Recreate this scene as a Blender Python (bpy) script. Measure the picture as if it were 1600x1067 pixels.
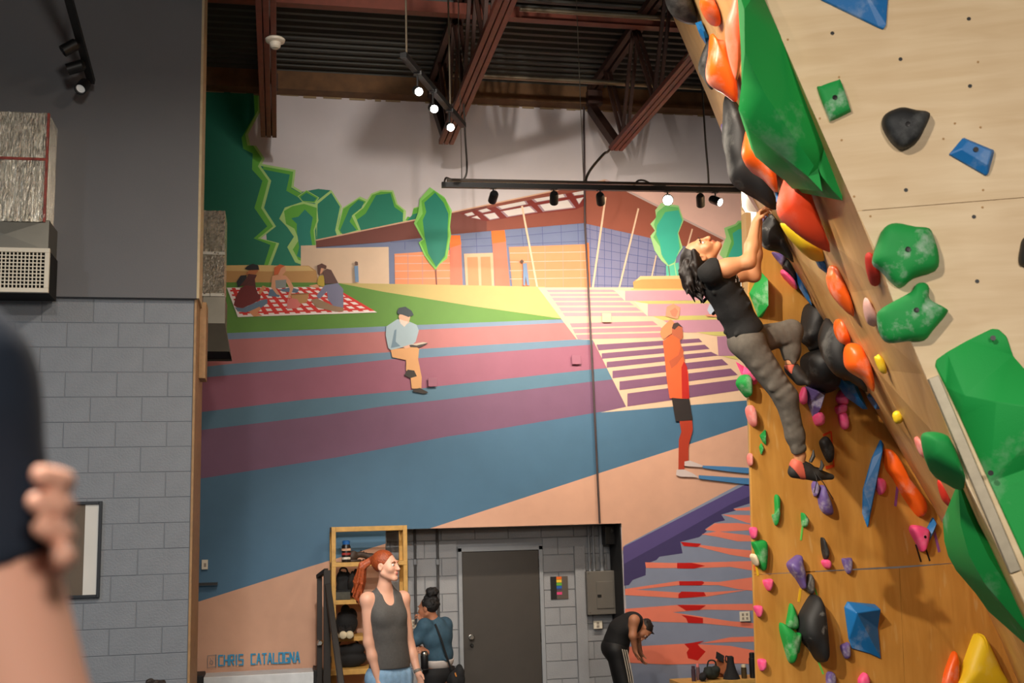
import bpy, math, random
import numpy as np
from mathutils import Vector, Matrix
from mathutils.geometry import delaunay_2d_cdt

for o in list(bpy.data.objects): bpy.data.objects.remove(o)
SC = bpy.context.scene
COL = SC.collection
rnd = random.Random(7)

# ------------------------------------------------------------------ camera
F = 1780.0; CX, CY = 800.0, 533.5
CAM = np.array((0.0, 0.0, 2.25))
YAW, PITCH, ROLL = math.radians(11.7), math.radians(9.57), math.radians(1.6)
cf = np.array((math.sin(YAW)*math.cos(PITCH), math.cos(YAW)*math.cos(PITCH), math.sin(PITCH)))
_r = np.array((math.cos(YAW), -math.sin(YAW), 0.0))
_u = np.cross(_r, cf)
cr = math.cos(ROLL)*_r - math.sin(ROLL)*_u
cu = math.sin(ROLL)*_r + math.cos(ROLL)*_u
cam_d = bpy.data.cameras.new('camera'); cam = bpy.data.objects.new('camera', cam_d); COL.objects.link(cam)
cam_d.sensor_width = 36.0; cam_d.lens = F/1600*36.0; cam_d.clip_end = 200
M = Matrix(((cr[0], cu[0], -cf[0], CAM[0]), (cr[1], cu[1], -cf[1], CAM[1]), (cr[2], cu[2], -cf[2], CAM[2]), (0, 0, 0, 1)))
cam.matrix_world = M
cam_d.dof.use_dof = True; cam_d.dof.focus_distance = 9.0; cam_d.dof.aperture_fstop = 4.0
SC.camera = cam

def ray(px, py): return cf + (px-CX)/F*cr - (py-CY)/F*cu
def J(px, py, d): return CAM + d*ray(px, py)
def on_plane(px, py, p0, n):
    r = ray(px, py); return CAM + r*(np.dot(p0-CAM, n)/np.dot(r, n))
def at_y(px, py, y): return on_plane(px, py, np.array((0, y, 0.0)), np.array((0, 1.0, 0)))
def at_z(px, py, z): return on_plane(px, py, np.array((0, 0, z)), np.array((0, 0, 1.0)))
def at_x(px, py, x): return on_plane(px, py, np.array((x, 0, 0.0)), np.array((1.0, 0, 0)))
def proj(p):
    d = np.asarray(p, float)-CAM; z = d@cf; return (CX+F*(d@cr)/z, CY-F*(d@cu)/z)
def A_(*v): return np.array(v, float)
def nrm(v): v = np.asarray(v, float); return v/np.linalg.norm(v)

# ------------------------------------------------------------------ world, lights, exposure
world = bpy.data.worlds.new('world'); SC.world = world; world.use_nodes = True
bg = world.node_tree.nodes['Background']; bg.inputs[0].default_value = (0.75, 0.85, 1.0, 1); bg.inputs[1].default_value = 0.02
SC.view_settings.view_transform = 'Standard'; SC.view_settings.look = 'None'
SC.view_settings.gamma = 1.0; SC.view_settings.use_curve_mapping = False
SC.view_settings.exposure = 0.0
WARM = (1.0, 0.86, 0.70); NEUT = (1.0, 0.93, 0.84); COOL = (0.80, 0.90, 1.0)
# unseen high-bay ceiling lamps, added to light the hall; their housings are built further down
UNSEEN_BAYS = [(-1.6, 0.9, 6.3, 430, NEUT, 'unseen round black high-bay lamp hung nearest above the viewer'), (-5.2, 3.6, 6.3, 150, COOL, 'added round black high-bay fill lamp before the grey block wall'), (0.7, 6.0, 6.5, 150, WARM, 'added round black high-bay fill lamp halfway to the mural')]
ADDED_FILL = (1.2, -4.8, 4.7)          # added broad fill panel on the unseen rear wall, tilted a little down
def area_lamp(name, loc, energy, col, size):
    d = bpy.data.lights.new(name, 'AREA'); d.shape = 'DISK'; d.size = size; d.energy = energy; d.color = col
    o = bpy.data.objects.new(name, d); COL.objects.link(o); o.location = loc; return o
for i, (x, y, z, e, c, _l) in enumerate(UNSEEN_BAYS): area_lamp('unseen_bay_light', (x, y, z-0.30), e, c, 0.50)
_fl = area_lamp('added_fill_light', ADDED_FILL, 300, NEUT, 1.2); _fl.rotation_euler = Vector((0, 1, -0.2)).to_track_quat('-Z', 'Y').to_euler()
def spot_lamp(loc, target, energy, col, ang, blend=0.8, rad=0.04):
    d = bpy.data.lights.new('spot_light', 'SPOT'); d.energy = energy; d.color = col; d.spot_size = math.radians(ang)
    d.spot_blend = blend; d.shadow_soft_size = rad
    o = bpy.data.objects.new('spot_light', d); COL.objects.link(o); o.location = Vector(loc)
    o.rotation_euler = (Vector(target)-Vector(loc)).to_track_quat('-Z', 'Y').to_euler(); return o

# ------------------------------------------------------------------ materials
def lin(c):
    c = np.asarray(c, float)/255.0
    return tuple(np.where(c <= 0.04045, c/12.92, ((c+0.055)/1.055)**2.4))
_mats = {}
def mat(name, rgb, rough=0.6, metal=0.0, var=0.06, scale=8.0, bump=0.0, bscale=60.0, spec=0.5, emit=0.0, emit_rgb=None, sheen=0.0, rgb2=None):
    key = name
    if key in _mats: return _mats[key]
    m = bpy.data.materials.new(name); m.use_nodes = True
    nt = m.node_tree; b = nt.nodes['Principled BSDF']
    c = lin(rgb)
    b.inputs['Roughness'].default_value = rough; b.inputs['Metallic'].default_value = metal
    b.inputs['Specular IOR Level'].default_value = spec
    tc = nt.nodes.new('ShaderNodeTexCoord')
    if var > 0:
        nz = nt.nodes.new('ShaderNodeTexNoise'); nz.inputs['Scale'].default_value = scale; nz.inputs['Detail'].default_value = 5
        nt.links.new(tc.outputs['Object'], nz.inputs['Vector'])
        rp = nt.nodes.new('ShaderNodeValToRGB'); rp.color_ramp.elements[0].position = 0.3; rp.color_ramp.elements[1].position = 0.7
        c2 = lin(rgb2) if rgb2 is not None else tuple(min(1, v*(1+var)) for v in c)
        c1 = c if rgb2 is not None else tuple(v*(1-var) for v in c)
        rp.color_ramp.elements[0].color = (*c1, 1); rp.color_ramp.elements[1].color = (*c2, 1)
        nt.links.new(nz.outputs['Fac'], rp.inputs['Fac']); nt.links.new(rp.outputs['Color'], b.inputs['Base Color'])
    else:
        b.inputs['Base Color'].default_value = (*c, 1)
    if bump > 0:
        n2 = nt.nodes.new('ShaderNodeTexNoise'); n2.inputs['Scale'].default_value = bscale; n2.inputs['Detail'].default_value = 4
        nt.links.new(tc.outputs['Object'], n2.inputs['Vector'])
        bp = nt.nodes.new('ShaderNodeBump'); bp.inputs['Strength'].default_value = bump; bp.inputs['Distance'].default_value = 0.02
        nt.links.new(n2.outputs['Fac'], bp.inputs['Height']); nt.links.new(bp.outputs['Normal'], b.inputs['Normal'])
    if emit > 0:
        b.inputs['Emission Color'].default_value = (*(lin(emit_rgb) if emit_rgb else c), 1); b.inputs['Emission Strength'].default_value = emit
    if sheen > 0: b.inputs['Sheen Weight'].default_value = sheen
    _mats[key] = m; return m

def plywood(name, rgb1, rgb2, rough=0.45, stain=None, grain_dir=(1, 1, 12)):
    """birch plywood: long stretched grain, soft blotches, pale chalk scuffs"""
    if name in _mats: return _mats[name]
    m = bpy.data.materials.new(name); m.use_nodes = True; nt = m.node_tree; b = nt.nodes['Principled BSDF']
    tc = nt.nodes.new('ShaderNodeTexCoord'); mp = nt.nodes.new('ShaderNodeMapping'); mp.inputs['Scale'].default_value = grain_dir
    nt.links.new(tc.outputs['Object'], mp.inputs['Vector'])
    n1 = nt.nodes.new('ShaderNodeTexNoise'); n1.inputs['Scale'].default_value = 2.2; n1.inputs['Detail'].default_value = 8; n1.inputs['Distortion'].default_value = 0.6
    nt.links.new(mp.outputs['Vector'], n1.inputs['Vector'])
    r1 = nt.nodes.new('ShaderNodeValToRGB'); r1.color_ramp.elements[0].position = 0.32; r1.color_ramp.elements[1].position = 0.72
    r1.color_ramp.elements[0].color = (*lin(rgb1), 1); r1.color_ramp.elements[1].color = (*lin(rgb2), 1)
    nt.links.new(n1.outputs['Fac'], r1.inputs['Fac'])
    n2 = nt.nodes.new('ShaderNodeTexNoise'); n2.inputs['Scale'].default_value = 1.3; n2.inputs['Detail'].default_value = 3
    nt.links.new(tc.outputs['Object'], n2.inputs['Vector'])
    mx = nt.nodes.new('ShaderNodeMix'); mx.data_type = 'RGBA'; mx.blend_type = 'MULTIPLY'
    r2 = nt.nodes.new('ShaderNodeValToRGB'); r2.color_ramp.elements[0].position = 0.35; r2.color_ramp.elements[1].position = 0.65
    r2.color_ramp.elements[0].color = (0.86, 0.82, 0.78, 1); r2.color_ramp.elements[1].color = (1, 1, 1, 1)
    nt.links.new(n2.outputs['Fac'], r2.inputs['Fac'])
    mx.inputs[0].default_value = 1.0
    nt.links.new(r1.outputs['Color'], mx.inputs[6]); nt.links.new(r2.outputs['Color'], mx.inputs[7])
    out = mx.outputs[2]
    if stain:
        mp3 = nt.nodes.new('ShaderNodeMapping'); mp3.inputs['Scale'].default_value = (26, 26, 5)
        nt.links.new(tc.outputs['Object'], mp3.inputs['Vector'])
        n3 = nt.nodes.new('ShaderNodeTexNoise'); n3.inputs['Scale'].default_value = 0.7; n3.inputs['Detail'].default_value = 2
        nt.links.new(mp3.outputs['Vector'], n3.inputs['Vector'])
        r3 = nt.nodes.new('ShaderNodeValToRGB'); r3.color_ramp.elements[0].position = 0.66; r3.color_ramp.elements[1].position = 0.80
        r3.color_ramp.elements[0].color = (0, 0, 0, 1); r3.color_ramp.elements[1].color = (0.55, 0.55, 0.55, 1)
        nt.links.new(n3.outputs['Fac'], r3.inputs['Fac'])
        m3 = nt.nodes.new('ShaderNodeMix'); m3.data_type = 'RGBA'
        nt.links.new(r3.outputs['Color'], m3.inputs[0]); nt.links.new(out, m3.inputs[6]); m3.inputs[7].default_value = (*lin(stain), 1)
        out = m3.outputs[2]
    nt.links.new(out, b.inputs['Base Color']); b.inputs['Roughness'].default_value = rough
    _mats[name] = m; return m

def chalky(name, rgb, chalk=0.5, rough=0.68, cscale=3.0, thresh=0.56):
    """moulded hold: solid colour with rubbed-on white climbing chalk"""
    if name in _mats: return _mats[name]
    m = bpy.data.materials.new(name); m.use_nodes = True; nt = m.node_tree; b = nt.nodes['Principled BSDF']
    tc = nt.nodes.new('ShaderNodeTexCoord')
    n = nt.nodes.new('ShaderNodeTexNoise'); n.inputs['Scale'].default_value = cscale; n.inputs['Detail'].default_value = 7; n.inputs['Roughness'].default_value = 0.65
    nt.links.new(tc.outputs['Object'], n.inputs['Vector'])
    r = nt.nodes.new('ShaderNodeValToRGB'); r.color_ramp.elements[0].position = thresh; r.color_ramp.elements[1].position = thresh+0.14
    c = lin(rgb); k = chalk; w = lin((222, 222, 216))
    r.color_ramp.elements[0].color = (*c, 1); r.color_ramp.elements[1].color = (*[a*(1-k)+q*k for a, q in zip(c, w)], 1)
    nt.links.new(n.outputs['Fac'], r.inputs['Fac']); nt.links.new(r.outputs['Color'], b.inputs['Base Color'])
    n2 = nt.nodes.new('ShaderNodeTexNoise'); n2.inputs['Scale'].default_value = 220; nt.links.new(tc.outputs['Object'], n2.inputs['Vector'])
    bp = nt.nodes.new('ShaderNodeBump'); bp.inputs['Strength'].default_value = 0.15; bp.inputs['Distance'].default_value = 0.004
    nt.links.new(n2.outputs['Fac'], bp.inputs['Height']); nt.links.new(bp.outputs['Normal'], b.inputs['Normal'])
    b.inputs['Roughness'].default_value = rough
    _mats[name] = m; return m

def foil(name):
    if name in _mats: return _mats[name]
    m = bpy.data.materials.new(name); m.use_nodes = True; nt = m.node_tree; b = nt.nodes['Principled BSDF']
    b.inputs['Metallic'].default_value = 0.92; b.inputs['Roughness'].default_value = 0.27; b.inputs['Base Color'].default_value = (*lin((226, 222, 210)), 1)
    tc = nt.nodes.new('ShaderNodeTexCoord'); mp = nt.nodes.new('ShaderNodeMapping'); mp.inputs['Scale'].default_value = (75, 75, 8)
    nt.links.new(tc.outputs['Object'], mp.inputs['Vector'])
    n = nt.nodes.new('ShaderNodeTexNoise'); n.inputs['Scale'].default_value = 1.0; n.inputs['Detail'].default_value = 6
    nt.links.new(mp.outputs['Vector'], n.inputs['Vector'])
    bp = nt.nodes.new('ShaderNodeBump'); bp.inputs['Strength'].default_value = 1.0; bp.inputs['Distance'].default_value = 0.05
    nt.links.new(n.outputs['Fac'], bp.inputs['Height']); nt.links.new(bp.outputs['Normal'], b.inputs['Normal'])
    _mats[name] = m; return m

def vcol(name, rough=0.5, sss=0.0, bump=0.0, bscale=80):
    if name in _mats: return _mats[name]
    m = bpy.data.materials.new(name); m.use_nodes = True; nt = m.node_tree; b = nt.nodes['Principled BSDF']
    a = nt.nodes.new('ShaderNodeAttribute'); a.attribute_name = 'Col'; nt.links.new(a.outputs['Color'], b.inputs['Base Color'])
    b.inputs['Roughness'].default_value = rough
    if sss: b.inputs['Subsurface Weight'].default_value = sss; b.inputs['Subsurface Radius'].default_value = (0.02, 0.008, 0.004); b.inputs['Subsurface Scale'].default_value = 0.3
    _mats[name] = m; return m

# ------------------------------------------------------------------ mesh helpers
def mk(name, verts, faces, material, parent=None, smooth=False, mats=None, midx=None, sharp=None):
    me = bpy.data.meshes.new(name); me.from_pydata([tuple(map(float, v)) for v in verts], [], [tuple(f) for f in faces])
    for m_ in (mats or [material]): me.materials.append(m_)
    if midx is not None: me.polygons.foreach_set('material_index', midx)
    if smooth: me.polygons.foreach_set('use_smooth', [True]*len(me.polygons))
    me.update()
    if sharp is not None and smooth: me.set_sharp_from_angle(angle=math.radians(sharp))
    o = bpy.data.objects.new(name, me); COL.objects.link(o)
    if parent is not None: o.parent = parent
    return o
def tag(o, label=None, cat=None, group=None, kind=None):
    if label: o['label'] = label
    if cat: o['category'] = cat
    if group: o['group'] = group
    if kind: o['kind'] = kind
    return o
def empty(name, loc=(0, 0, 0)):
    """an Empty at a thing's base; children are authored in world space and re-based on finish()"""
    o = bpy.data.objects.new(name, None); COL.objects.link(o); o.location = loc; o.empty_display_size = 0.05
    return o
def adopt(parent, *kids):
    inv = Matrix.Translation(-Vector(parent.location)) if parent.type == 'EMPTY' else Matrix.Identity(4)
    for k in kids:
        k.parent = parent
        if parent.type == 'EMPTY': k.matrix_parent_inverse = inv
    return parent
class G:
    """collects boxes, tubes, prisms into one mesh"""
    def __init__(s): s.v = []; s.f = []
    def add(s, v, f):
        n = len(s.v); s.v += [tuple(map(float, p)) for p in v]; s.f += [tuple(i+n for i in q) for q in f]; return s
    def box(s, lo, hi):
        x0, y0, z0 = lo; x1, y1, z1 = hi
        return s.add([(x0, y0, z0), (x1, y0, z0), (x1, y1, z0), (x0, y1, z0), (x0, y0, z1), (x1, y0, z1), (x1, y1, z1), (x0, y1, z1)],
                     [(0, 3, 2, 1), (4, 5, 6, 7), (0, 1, 5, 4), (1, 2, 6, 5), (2, 3, 7, 6), (3, 0, 4, 7)])
    def obox(s, c, ax, ay, az):
        """box by centre and three half-axis vectors"""
        c, ax, ay, az = map(np.asarray, (c, ax, ay, az))
        v = [c+i*ax+j*ay+k*az for k in (-1, 1) for (i, j) in ((-1, -1), (1, -1), (1, 1), (-1, 1))]
        return s.add(v, [(0, 3, 2, 1), (4, 5, 6, 7), (0, 1, 5, 4), (1, 2, 6, 5), (2, 3, 7, 6), (3, 0, 4, 7)])
    def bar(s, a, b, w, h, up=(0, 0, 1)):
        a, b = np.asarray(a, float), np.asarray(b, float); d = nrm(b-a); up = np.asarray(up, float)
        if abs(np.dot(d, up)) > 0.97: up = np.array((0, 1.0, 0))
        sx = nrm(np.cross(d, up)); sz = np.cross(sx, d)
        return s.obox((a+b)/2, sx*w/2, (b-a)/2, sz*h/2)
    def tube(s, pts, r, n=10, cap=True):
        pts = [np.asarray(p, float) for p in pts]; rs = r if isinstance(r, (list, tuple)) else [r]*len(pts)
        base = len(s.v); prev = None
        for i, p in enumerate(pts):
            t = nrm(pts[min(i+1, len(pts)-1)]-pts[max(i-1, 0)])
            if prev is None:
                a = np.array((0, 0, 1.0)) if abs(t[2]) < 0.9 else np.array((1.0, 0, 0)); u = nrm(np.cross(t, a))
            else: u = nrm(prev-t*np.dot(prev, t))
            prev = u; w = np.cross(t, u)
            for k in range(n):
                q = 2*math.pi*k/n; s.v.append(tuple(p+rs[i]*(math.cos(q)*u+math.sin(q)*w)))
        for i in range(len(pts)-1):
            for k in range(n):
                a = base+i*n+k; b = base+i*n+(k+1) % n; s.f.append((a, b, b+n, a+n))
        if cap:
            s.f.append(tuple(base+k for k in reversed(range(n)))); s.f.append(tuple(base+(len(pts)-1)*n+k for k in range(n)))
        return s
    def prism(s, poly, vec):
        """extrude a 3-D polygon along vec"""
        n = len(poly); poly = [np.asarray(p, float) for p in poly]; vec = np.asarray(vec, float)
        return s.add(poly+[p+vec for p in poly], [tuple(reversed(range(n))), tuple(range(n, 2*n))]+[(i, (i+1) % n, (i+1) % n+n, i+n) for i in range(n)])
    def lathe(s, c, axis, prof, n=20):
        """profile of (radius, height along axis)"""
        c = np.asarray(c, float); t = nrm(axis); a = np.array((0, 0, 1.0)) if abs(t[2]) < 0.9 else np.array((1.0, 0, 0))
        u = nrm(np.cross(t, a)); w = np.cross(t, u); base = len(s.v)
        for (r, h) in prof:
            for k in range(n):
                q = 2*math.pi*k/n; s.v.append(tuple(c+t*h+max(r, 1e-4)*(math.cos(q)*u+math.sin(q)*w)))
        for i in range(len(prof)-1):
            for k in range(n):
                a = base+i*n+k; b = base+i*n+(k+1) % n; s.f.append((a, b, b+n, a+n))
        s.f.append(tuple(base+k for k in reversed(range(n)))); s.f.append(tuple(base+(len(prof)-1)*n+k for k in range(n)))
        return s
    def build(s, name, material, parent=None, smooth=False, bevel=0.0, sharp=40):
        o = mk(name, s.v, s.f, material, None, smooth, sharp=sharp)
        if parent is not None: adopt(parent, o)
        if bevel > 0:
            b = o.modifiers.new('bevel', 'BEVEL'); b.width = bevel; b.segments = 2; b.limit_method = 'ANGLE'
        return o

def crop(x0, y0, s, pts): return [(x0+a/s, y0+b/s) for a, b in pts]

# ------------------------------------------------------------------ implicit surfaces for bodies, hair, clothes
class SDF:
    def __init__(s): s.p = []
    def cone(s, a, b, ra, rb, k=0.02, flat=(False, False), op='u'):
        s.p.append(('c', np.asarray(a, float), np.asarray(b, float), ra, rb, k, flat, op)); return s
    def chain(s, pts, rs, k=0.02):
        for i in range(len(pts)-1): s.cone(pts[i], pts[i+1], rs[i], rs[i+1], k)
        return s
    def ell(s, c, r, B=np.eye(3), k=0.02, op='u'):
        """B: rows are the local axes in world space"""
        r = np.asarray(r if hasattr(r, '__len__') else (r, r, r), float)
        s.p.append(('e', np.asarray(c, float), r, np.asarray(B, float), k, op)); return s
    def cut(s, p, n): s.p.append(('k', np.asarray(p, float), nrm(n))); return s
    def mesh(s, vox=0.006, smooth=2):
        lo = np.full(3, 1e9); hi = -lo
        for q in s.p:
            if q[0] == 'c' and q[7] == 'u':
                r = max(q[3], q[4]); lo = np.minimum(lo, np.minimum(q[1], q[2])-r); hi = np.maximum(hi, np.maximum(q[1], q[2])+r)
            elif q[0] == 'e' and q[5] == 'u':
                r = np.sqrt(((q[3]*q[2][:, None])**2).sum(0)); lo = np.minimum(lo, q[1]-r); hi = np.maximum(hi, q[1]+r)
        lo -= 4*vox; hi += 4*vox
        n = np.ceil((hi-lo)/vox).astype(int)+1
        fld = np.full(n, 0.3, np.float32)
        ax = [lo[i]+vox*np.arange(n[i]) for i in range(3)]
        for q in s.p:
            if q[0] == 'k':
                d = ((ax[0]-q[1][0])*q[2][0])[:, None, None]+((ax[1]-q[1][1])*q[2][1])[None, :, None]+((ax[2]-q[1][2])*q[2][2])[None, None, :]
                fld = np.maximum(fld, d.astype(np.float32)); continue
            if q[0] == 'c':
                r = max(q[3], q[4]); l = np.minimum(q[1], q[2])-r; h = np.maximum(q[1], q[2])+r; k = q[5]; op = q[7]
            else:
                r = np.sqrt(((q[3]*q[2][:, None])**2).sum(0)); l = q[1]-r; h = q[1]+r; k = q[4]; op = q[5]
            mg = k+3*vox
            i0 = np.clip(np.floor((l-mg-lo)/vox).astype(int), 0, n); i1 = np.clip(np.ceil((h+mg-lo)/vox).astype(int)+1, 0, n)
            if np.any(i1 <= i0): continue
            X = ax[0][i0[0]:i1[0], None, None]; Y = ax[1][None, i0[1]:i1[1], None]; Z = ax[2][None, None, i0[2]:i1[2]]
            if q[0] == 'c':
                a, b = q[1], q[2]; ab = b-a; L2 = max(float(ab@ab), 1e-12)
                dx, dy, dz = X-a[0], Y-a[1], Z-a[2]
                tr = (dx*ab[0]+dy*ab[1]+dz*ab[2])/L2; t = np.clip(tr, 0, 1)
                d = np.sqrt((dx-t*ab[0])**2+(dy-t*ab[1])**2+(dz-t*ab[2])**2)-(q[3]+(q[4]-q[3])*t)
                L = math.sqrt(L2)
                if q[6][0]: d = np.maximum(d, -tr*L)
                if q[6][1]: d = np.maximum(d, (tr-1)*L)
            else:
                c, rr, B = q[1], q[2], q[3]; dx, dy, dz = X-c[0], Y-c[1], Z-c[2]
                loc = [dx*B[i, 0]+dy*B[i, 1]+dz*B[i, 2] for i in range(3)]
                k0 = np.sqrt(sum((loc[i]/rr[i])**2 for i in range(3))); k1 = np.sqrt(sum((loc[i]/rr[i]**2)**2 for i in range(3)))
                d = k0*(k0-1)/np.maximum(k1, 1e-6)
            d = d.astype(np.float32)
            sl = (slice(i0[0], i1[0]), slice(i0[1], i1[1]), slice(i0[2], i1[2])); f = fld[sl]
            if op == 'u':
                hh = np.clip(0.5+0.5*(f-d)/k, 0, 1) if k > 1e-5 else (f > d).astype(np.float32)
                fld[sl] = f*(1-hh)+d*hh-k*hh*(1-hh)
            else:
                d = -d; hh = np.clip(0.5+0.5*(d-f)/k, 0, 1); fld[sl] = f*(1-hh)+d*hh+k*hh*(1-hh)
        # surface nets
        ins = fld < 0
        c = [ins[i:n[0]-1+i, j:n[1]-1+j, k:n[2]-1+k] for i in (0, 1) for j in (0, 1) for k in (0, 1)]
        cnt = sum(q.astype(np.int8) for q in c); act = (cnt > 0) & (cnt < 8)
        idx = np.full(act.shape, -1, np.int32); cells = np.argwhere(act); idx[act] = np.arange(len(cells))
        pos = np.zeros((len(cells), 3)); w = np.zeros(len(cells))
        corners = np.array([(i, j, k) for i in (0, 1) for j in (0, 1) for k in (0, 1)])
        val = [fld[cells[:, 0]+q[0], cells[:, 1]+q[1], cells[:, 2]+q[2]] for q in corners]
        for a in range(8):
            for b in range(a+1, 8):
                if np.abs(corners[a]-corners[b]).sum() != 1: continue
                cross = (val[a] < 0) != (val[b] < 0)
                t = np.where(cross, val[a]/np.where(cross, val[a]-val[b], 1), 0)
                p = corners[a][None]+t[:, None]*(corners[b]-corners[a])[None]
                pos += p*cross[:, None]; w += cross
        V = lo+vox*(cells+pos/w[:, None])
        faces = []
        for axis in range(3):
            sh = [slice(1, -1)]*3
            s0 = [slice(1, n[i]-1) for i in range(3)]; s0[axis] = slice(0, n[axis]-1); s1 = list(s0); s1[axis] = slice(1, n[axis])
            A0 = ins[tuple(s0)]; A1 = ins[tuple(s1)]; e = np.argwhere(A0 != A1)
            if not len(e): continue
            st = A0[A0 != A1]; off = np.array([1, 1, 1]); off[axis] = 0; e = e+off
            u, v = (axis+1) % 3, (axis+2) % 3; du = np.zeros(3, int); du[u] = 1; dv = np.zeros(3, int); dv[v] = 1
            g = lambda q: idx[q[:, 0], q[:, 1], q[:, 2]]
            qd = np.stack([g(e-du-dv), g(e-dv), g(e), g(e-du)], 1); qd[~st] = qd[~st][:, ::-1]
            faces.append(qd)
        Fc = np.concatenate(faces); Fc = Fc[(Fc >= 0).all(1)]
        for _ in range(smooth):
            acc = np.zeros_like(V); ct = np.zeros(len(V))
            for i in range(4):
                a, b = Fc[:, i], Fc[:, (i+1) % 4]
                for x, y in ((a, b), (b, a)):
                    for d_ in range(3): acc[:, d_] += np.bincount(x, V[y, d_], len(V))
                    ct += np.bincount(x, minlength=len(V))
            V = V*0.5+0.5*acc/np.maximum(ct, 1)[:, None]
        return V, Fc
    def build(s, name, material, parent=None, vox=0.006, smooth=2, paint=None, base=None):
        V, Fc = s.mesh(vox, smooth)
        me = bpy.data.meshes.new(name); me.vertices.add(len(V)); me.vertices.foreach_set('co', V.ravel())
        me.loops.add(Fc.size); me.loops.foreach_set('vertex_index', Fc.ravel().astype(np.int32))
        me.polygons.add(len(Fc)); me.polygons.foreach_set('loop_start', np.arange(0, Fc.size, 4, dtype=np.int32))
        me.polygons.foreach_set('use_smooth', np.ones(len(Fc), bool)); me.update(calc_edges=True); me.validate()
        me.materials.append(material)
        if base is not None:
            c = np.tile(np.array(lin(base)), (len(V), 1))
            for (p, r, rgb) in (paint or []):
                d = np.linalg.norm(V-np.asarray(p), axis=1); w = np.clip(1.5-d/r, 0, 1)[:, None]; c = c*(1-w)+w*np.array(lin(rgb))
            at = me.color_attributes.new('Col', 'FLOAT_COLOR', 'POINT'); at.data.foreach_set('color', np.concatenate([c, np.ones((len(V), 1))], 1).ravel())
        o = bpy.data.objects.new(name, me); COL.objects.link(o)
        if parent is not None: adopt(parent, o)
        return o

# ================================================================== STRUCTURE
YM, YA, YL = 12.9, 13.35, 9.6
ZTOP = at_y(780, 165, YM)[2]
ZDECK = ZTOP+0.22
X_MIN, X_MAX, Y_MIN = -9.0, 9.0, -5.0
m_floor = mat('dark rubber floor', (62, 62, 66), 0.85, var=0.1, scale=14)
tag(G().box((X_MIN, Y_MIN, -0.2), (X_MAX, YA+0.6, 0.0)).build('floor', m_floor), kind='structure')
m_mat = mat('grey vinyl crash mat', (70, 78, 88), 0.6, var=0.06, bump=0.08, bscale=200)
tag(G().box((-2.9, -2.0, 0.0), (8.8, 9.9, 0.45)).build('floor_mat', m_mat, bevel=0.03), 'grey padded crash mat covering the climbing floor', 'mat', kind='structure')
tag(G().box((-3.2, -4.5, 0.45), (1.3, 1.9, 0.96)).build('floor_platform', mat('platform carpet', (58, 56, 55), 0.9), bevel=0.01), kind='structure')
m_grey = mat('grey wall paint', (108, 109, 113), 0.72, var=0.04, scale=1.5, bump=0.05, bscale=90)
m_block = mat('grey painted block', (132, 138, 146), 0.6, var=0.05, scale=5, bump=0.25, bscale=70)
m_joint = mat('grey painted mortar joint', (120, 126, 134), 0.8, var=0.04)
m_alc = mat('pale grey painted block', (150, 152, 156), 0.65, var=0.05, scale=5, bump=0.2, bscale=70)
m_alcj = mat('pale grey mortar joint', (136, 138, 142), 0.8, var=0.04)
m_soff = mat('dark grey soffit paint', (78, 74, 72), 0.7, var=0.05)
m_wood = mat('raw pine board', (168, 132, 92), 0.6, var=0.14, scale=18)
# side and rear walls of the hall
tag(G().box((X_MIN-0.2, Y_MIN, 0), (X_MIN, YA+0.6, ZDECK)).build('wall_left', m_grey), kind='structure')
tag(G().box((X_MAX, Y_MIN, 0), (X_MAX+0.2, YA+0.6, ZDECK)).build('wall_right', m_grey), kind='structure')
tag(G().box((X_MIN, Y_MIN-0.2, 0), (X_MAX, Y_MIN, ZDECK)).build('wall_rear', m_grey), kind='structure')

# ---- mural wall with the recess at its foot
xa0, xa1 = at_y(603, 950, YM)[0], at_y(973, 900, YM)[0]
zal = at_y(800, 822.5, YM)[2]
m_sky = mat('mural pale lavender sky', (206, 198, 200), 0.62, var=0.03, scale=3, bump=0.03, bscale=150)
g = G()
g.box((X_MIN, YM, 0), (xa0, YA+0.4, ZTOP)); g.box((xa1, YM, 0), (X_MAX, YA+0.4, ZTOP)); g.box((xa0, YM, zal), (xa1, YA+0.4, ZTOP))
wall_back = tag(g.build('wall_back', m_sky), kind='structure')
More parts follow.
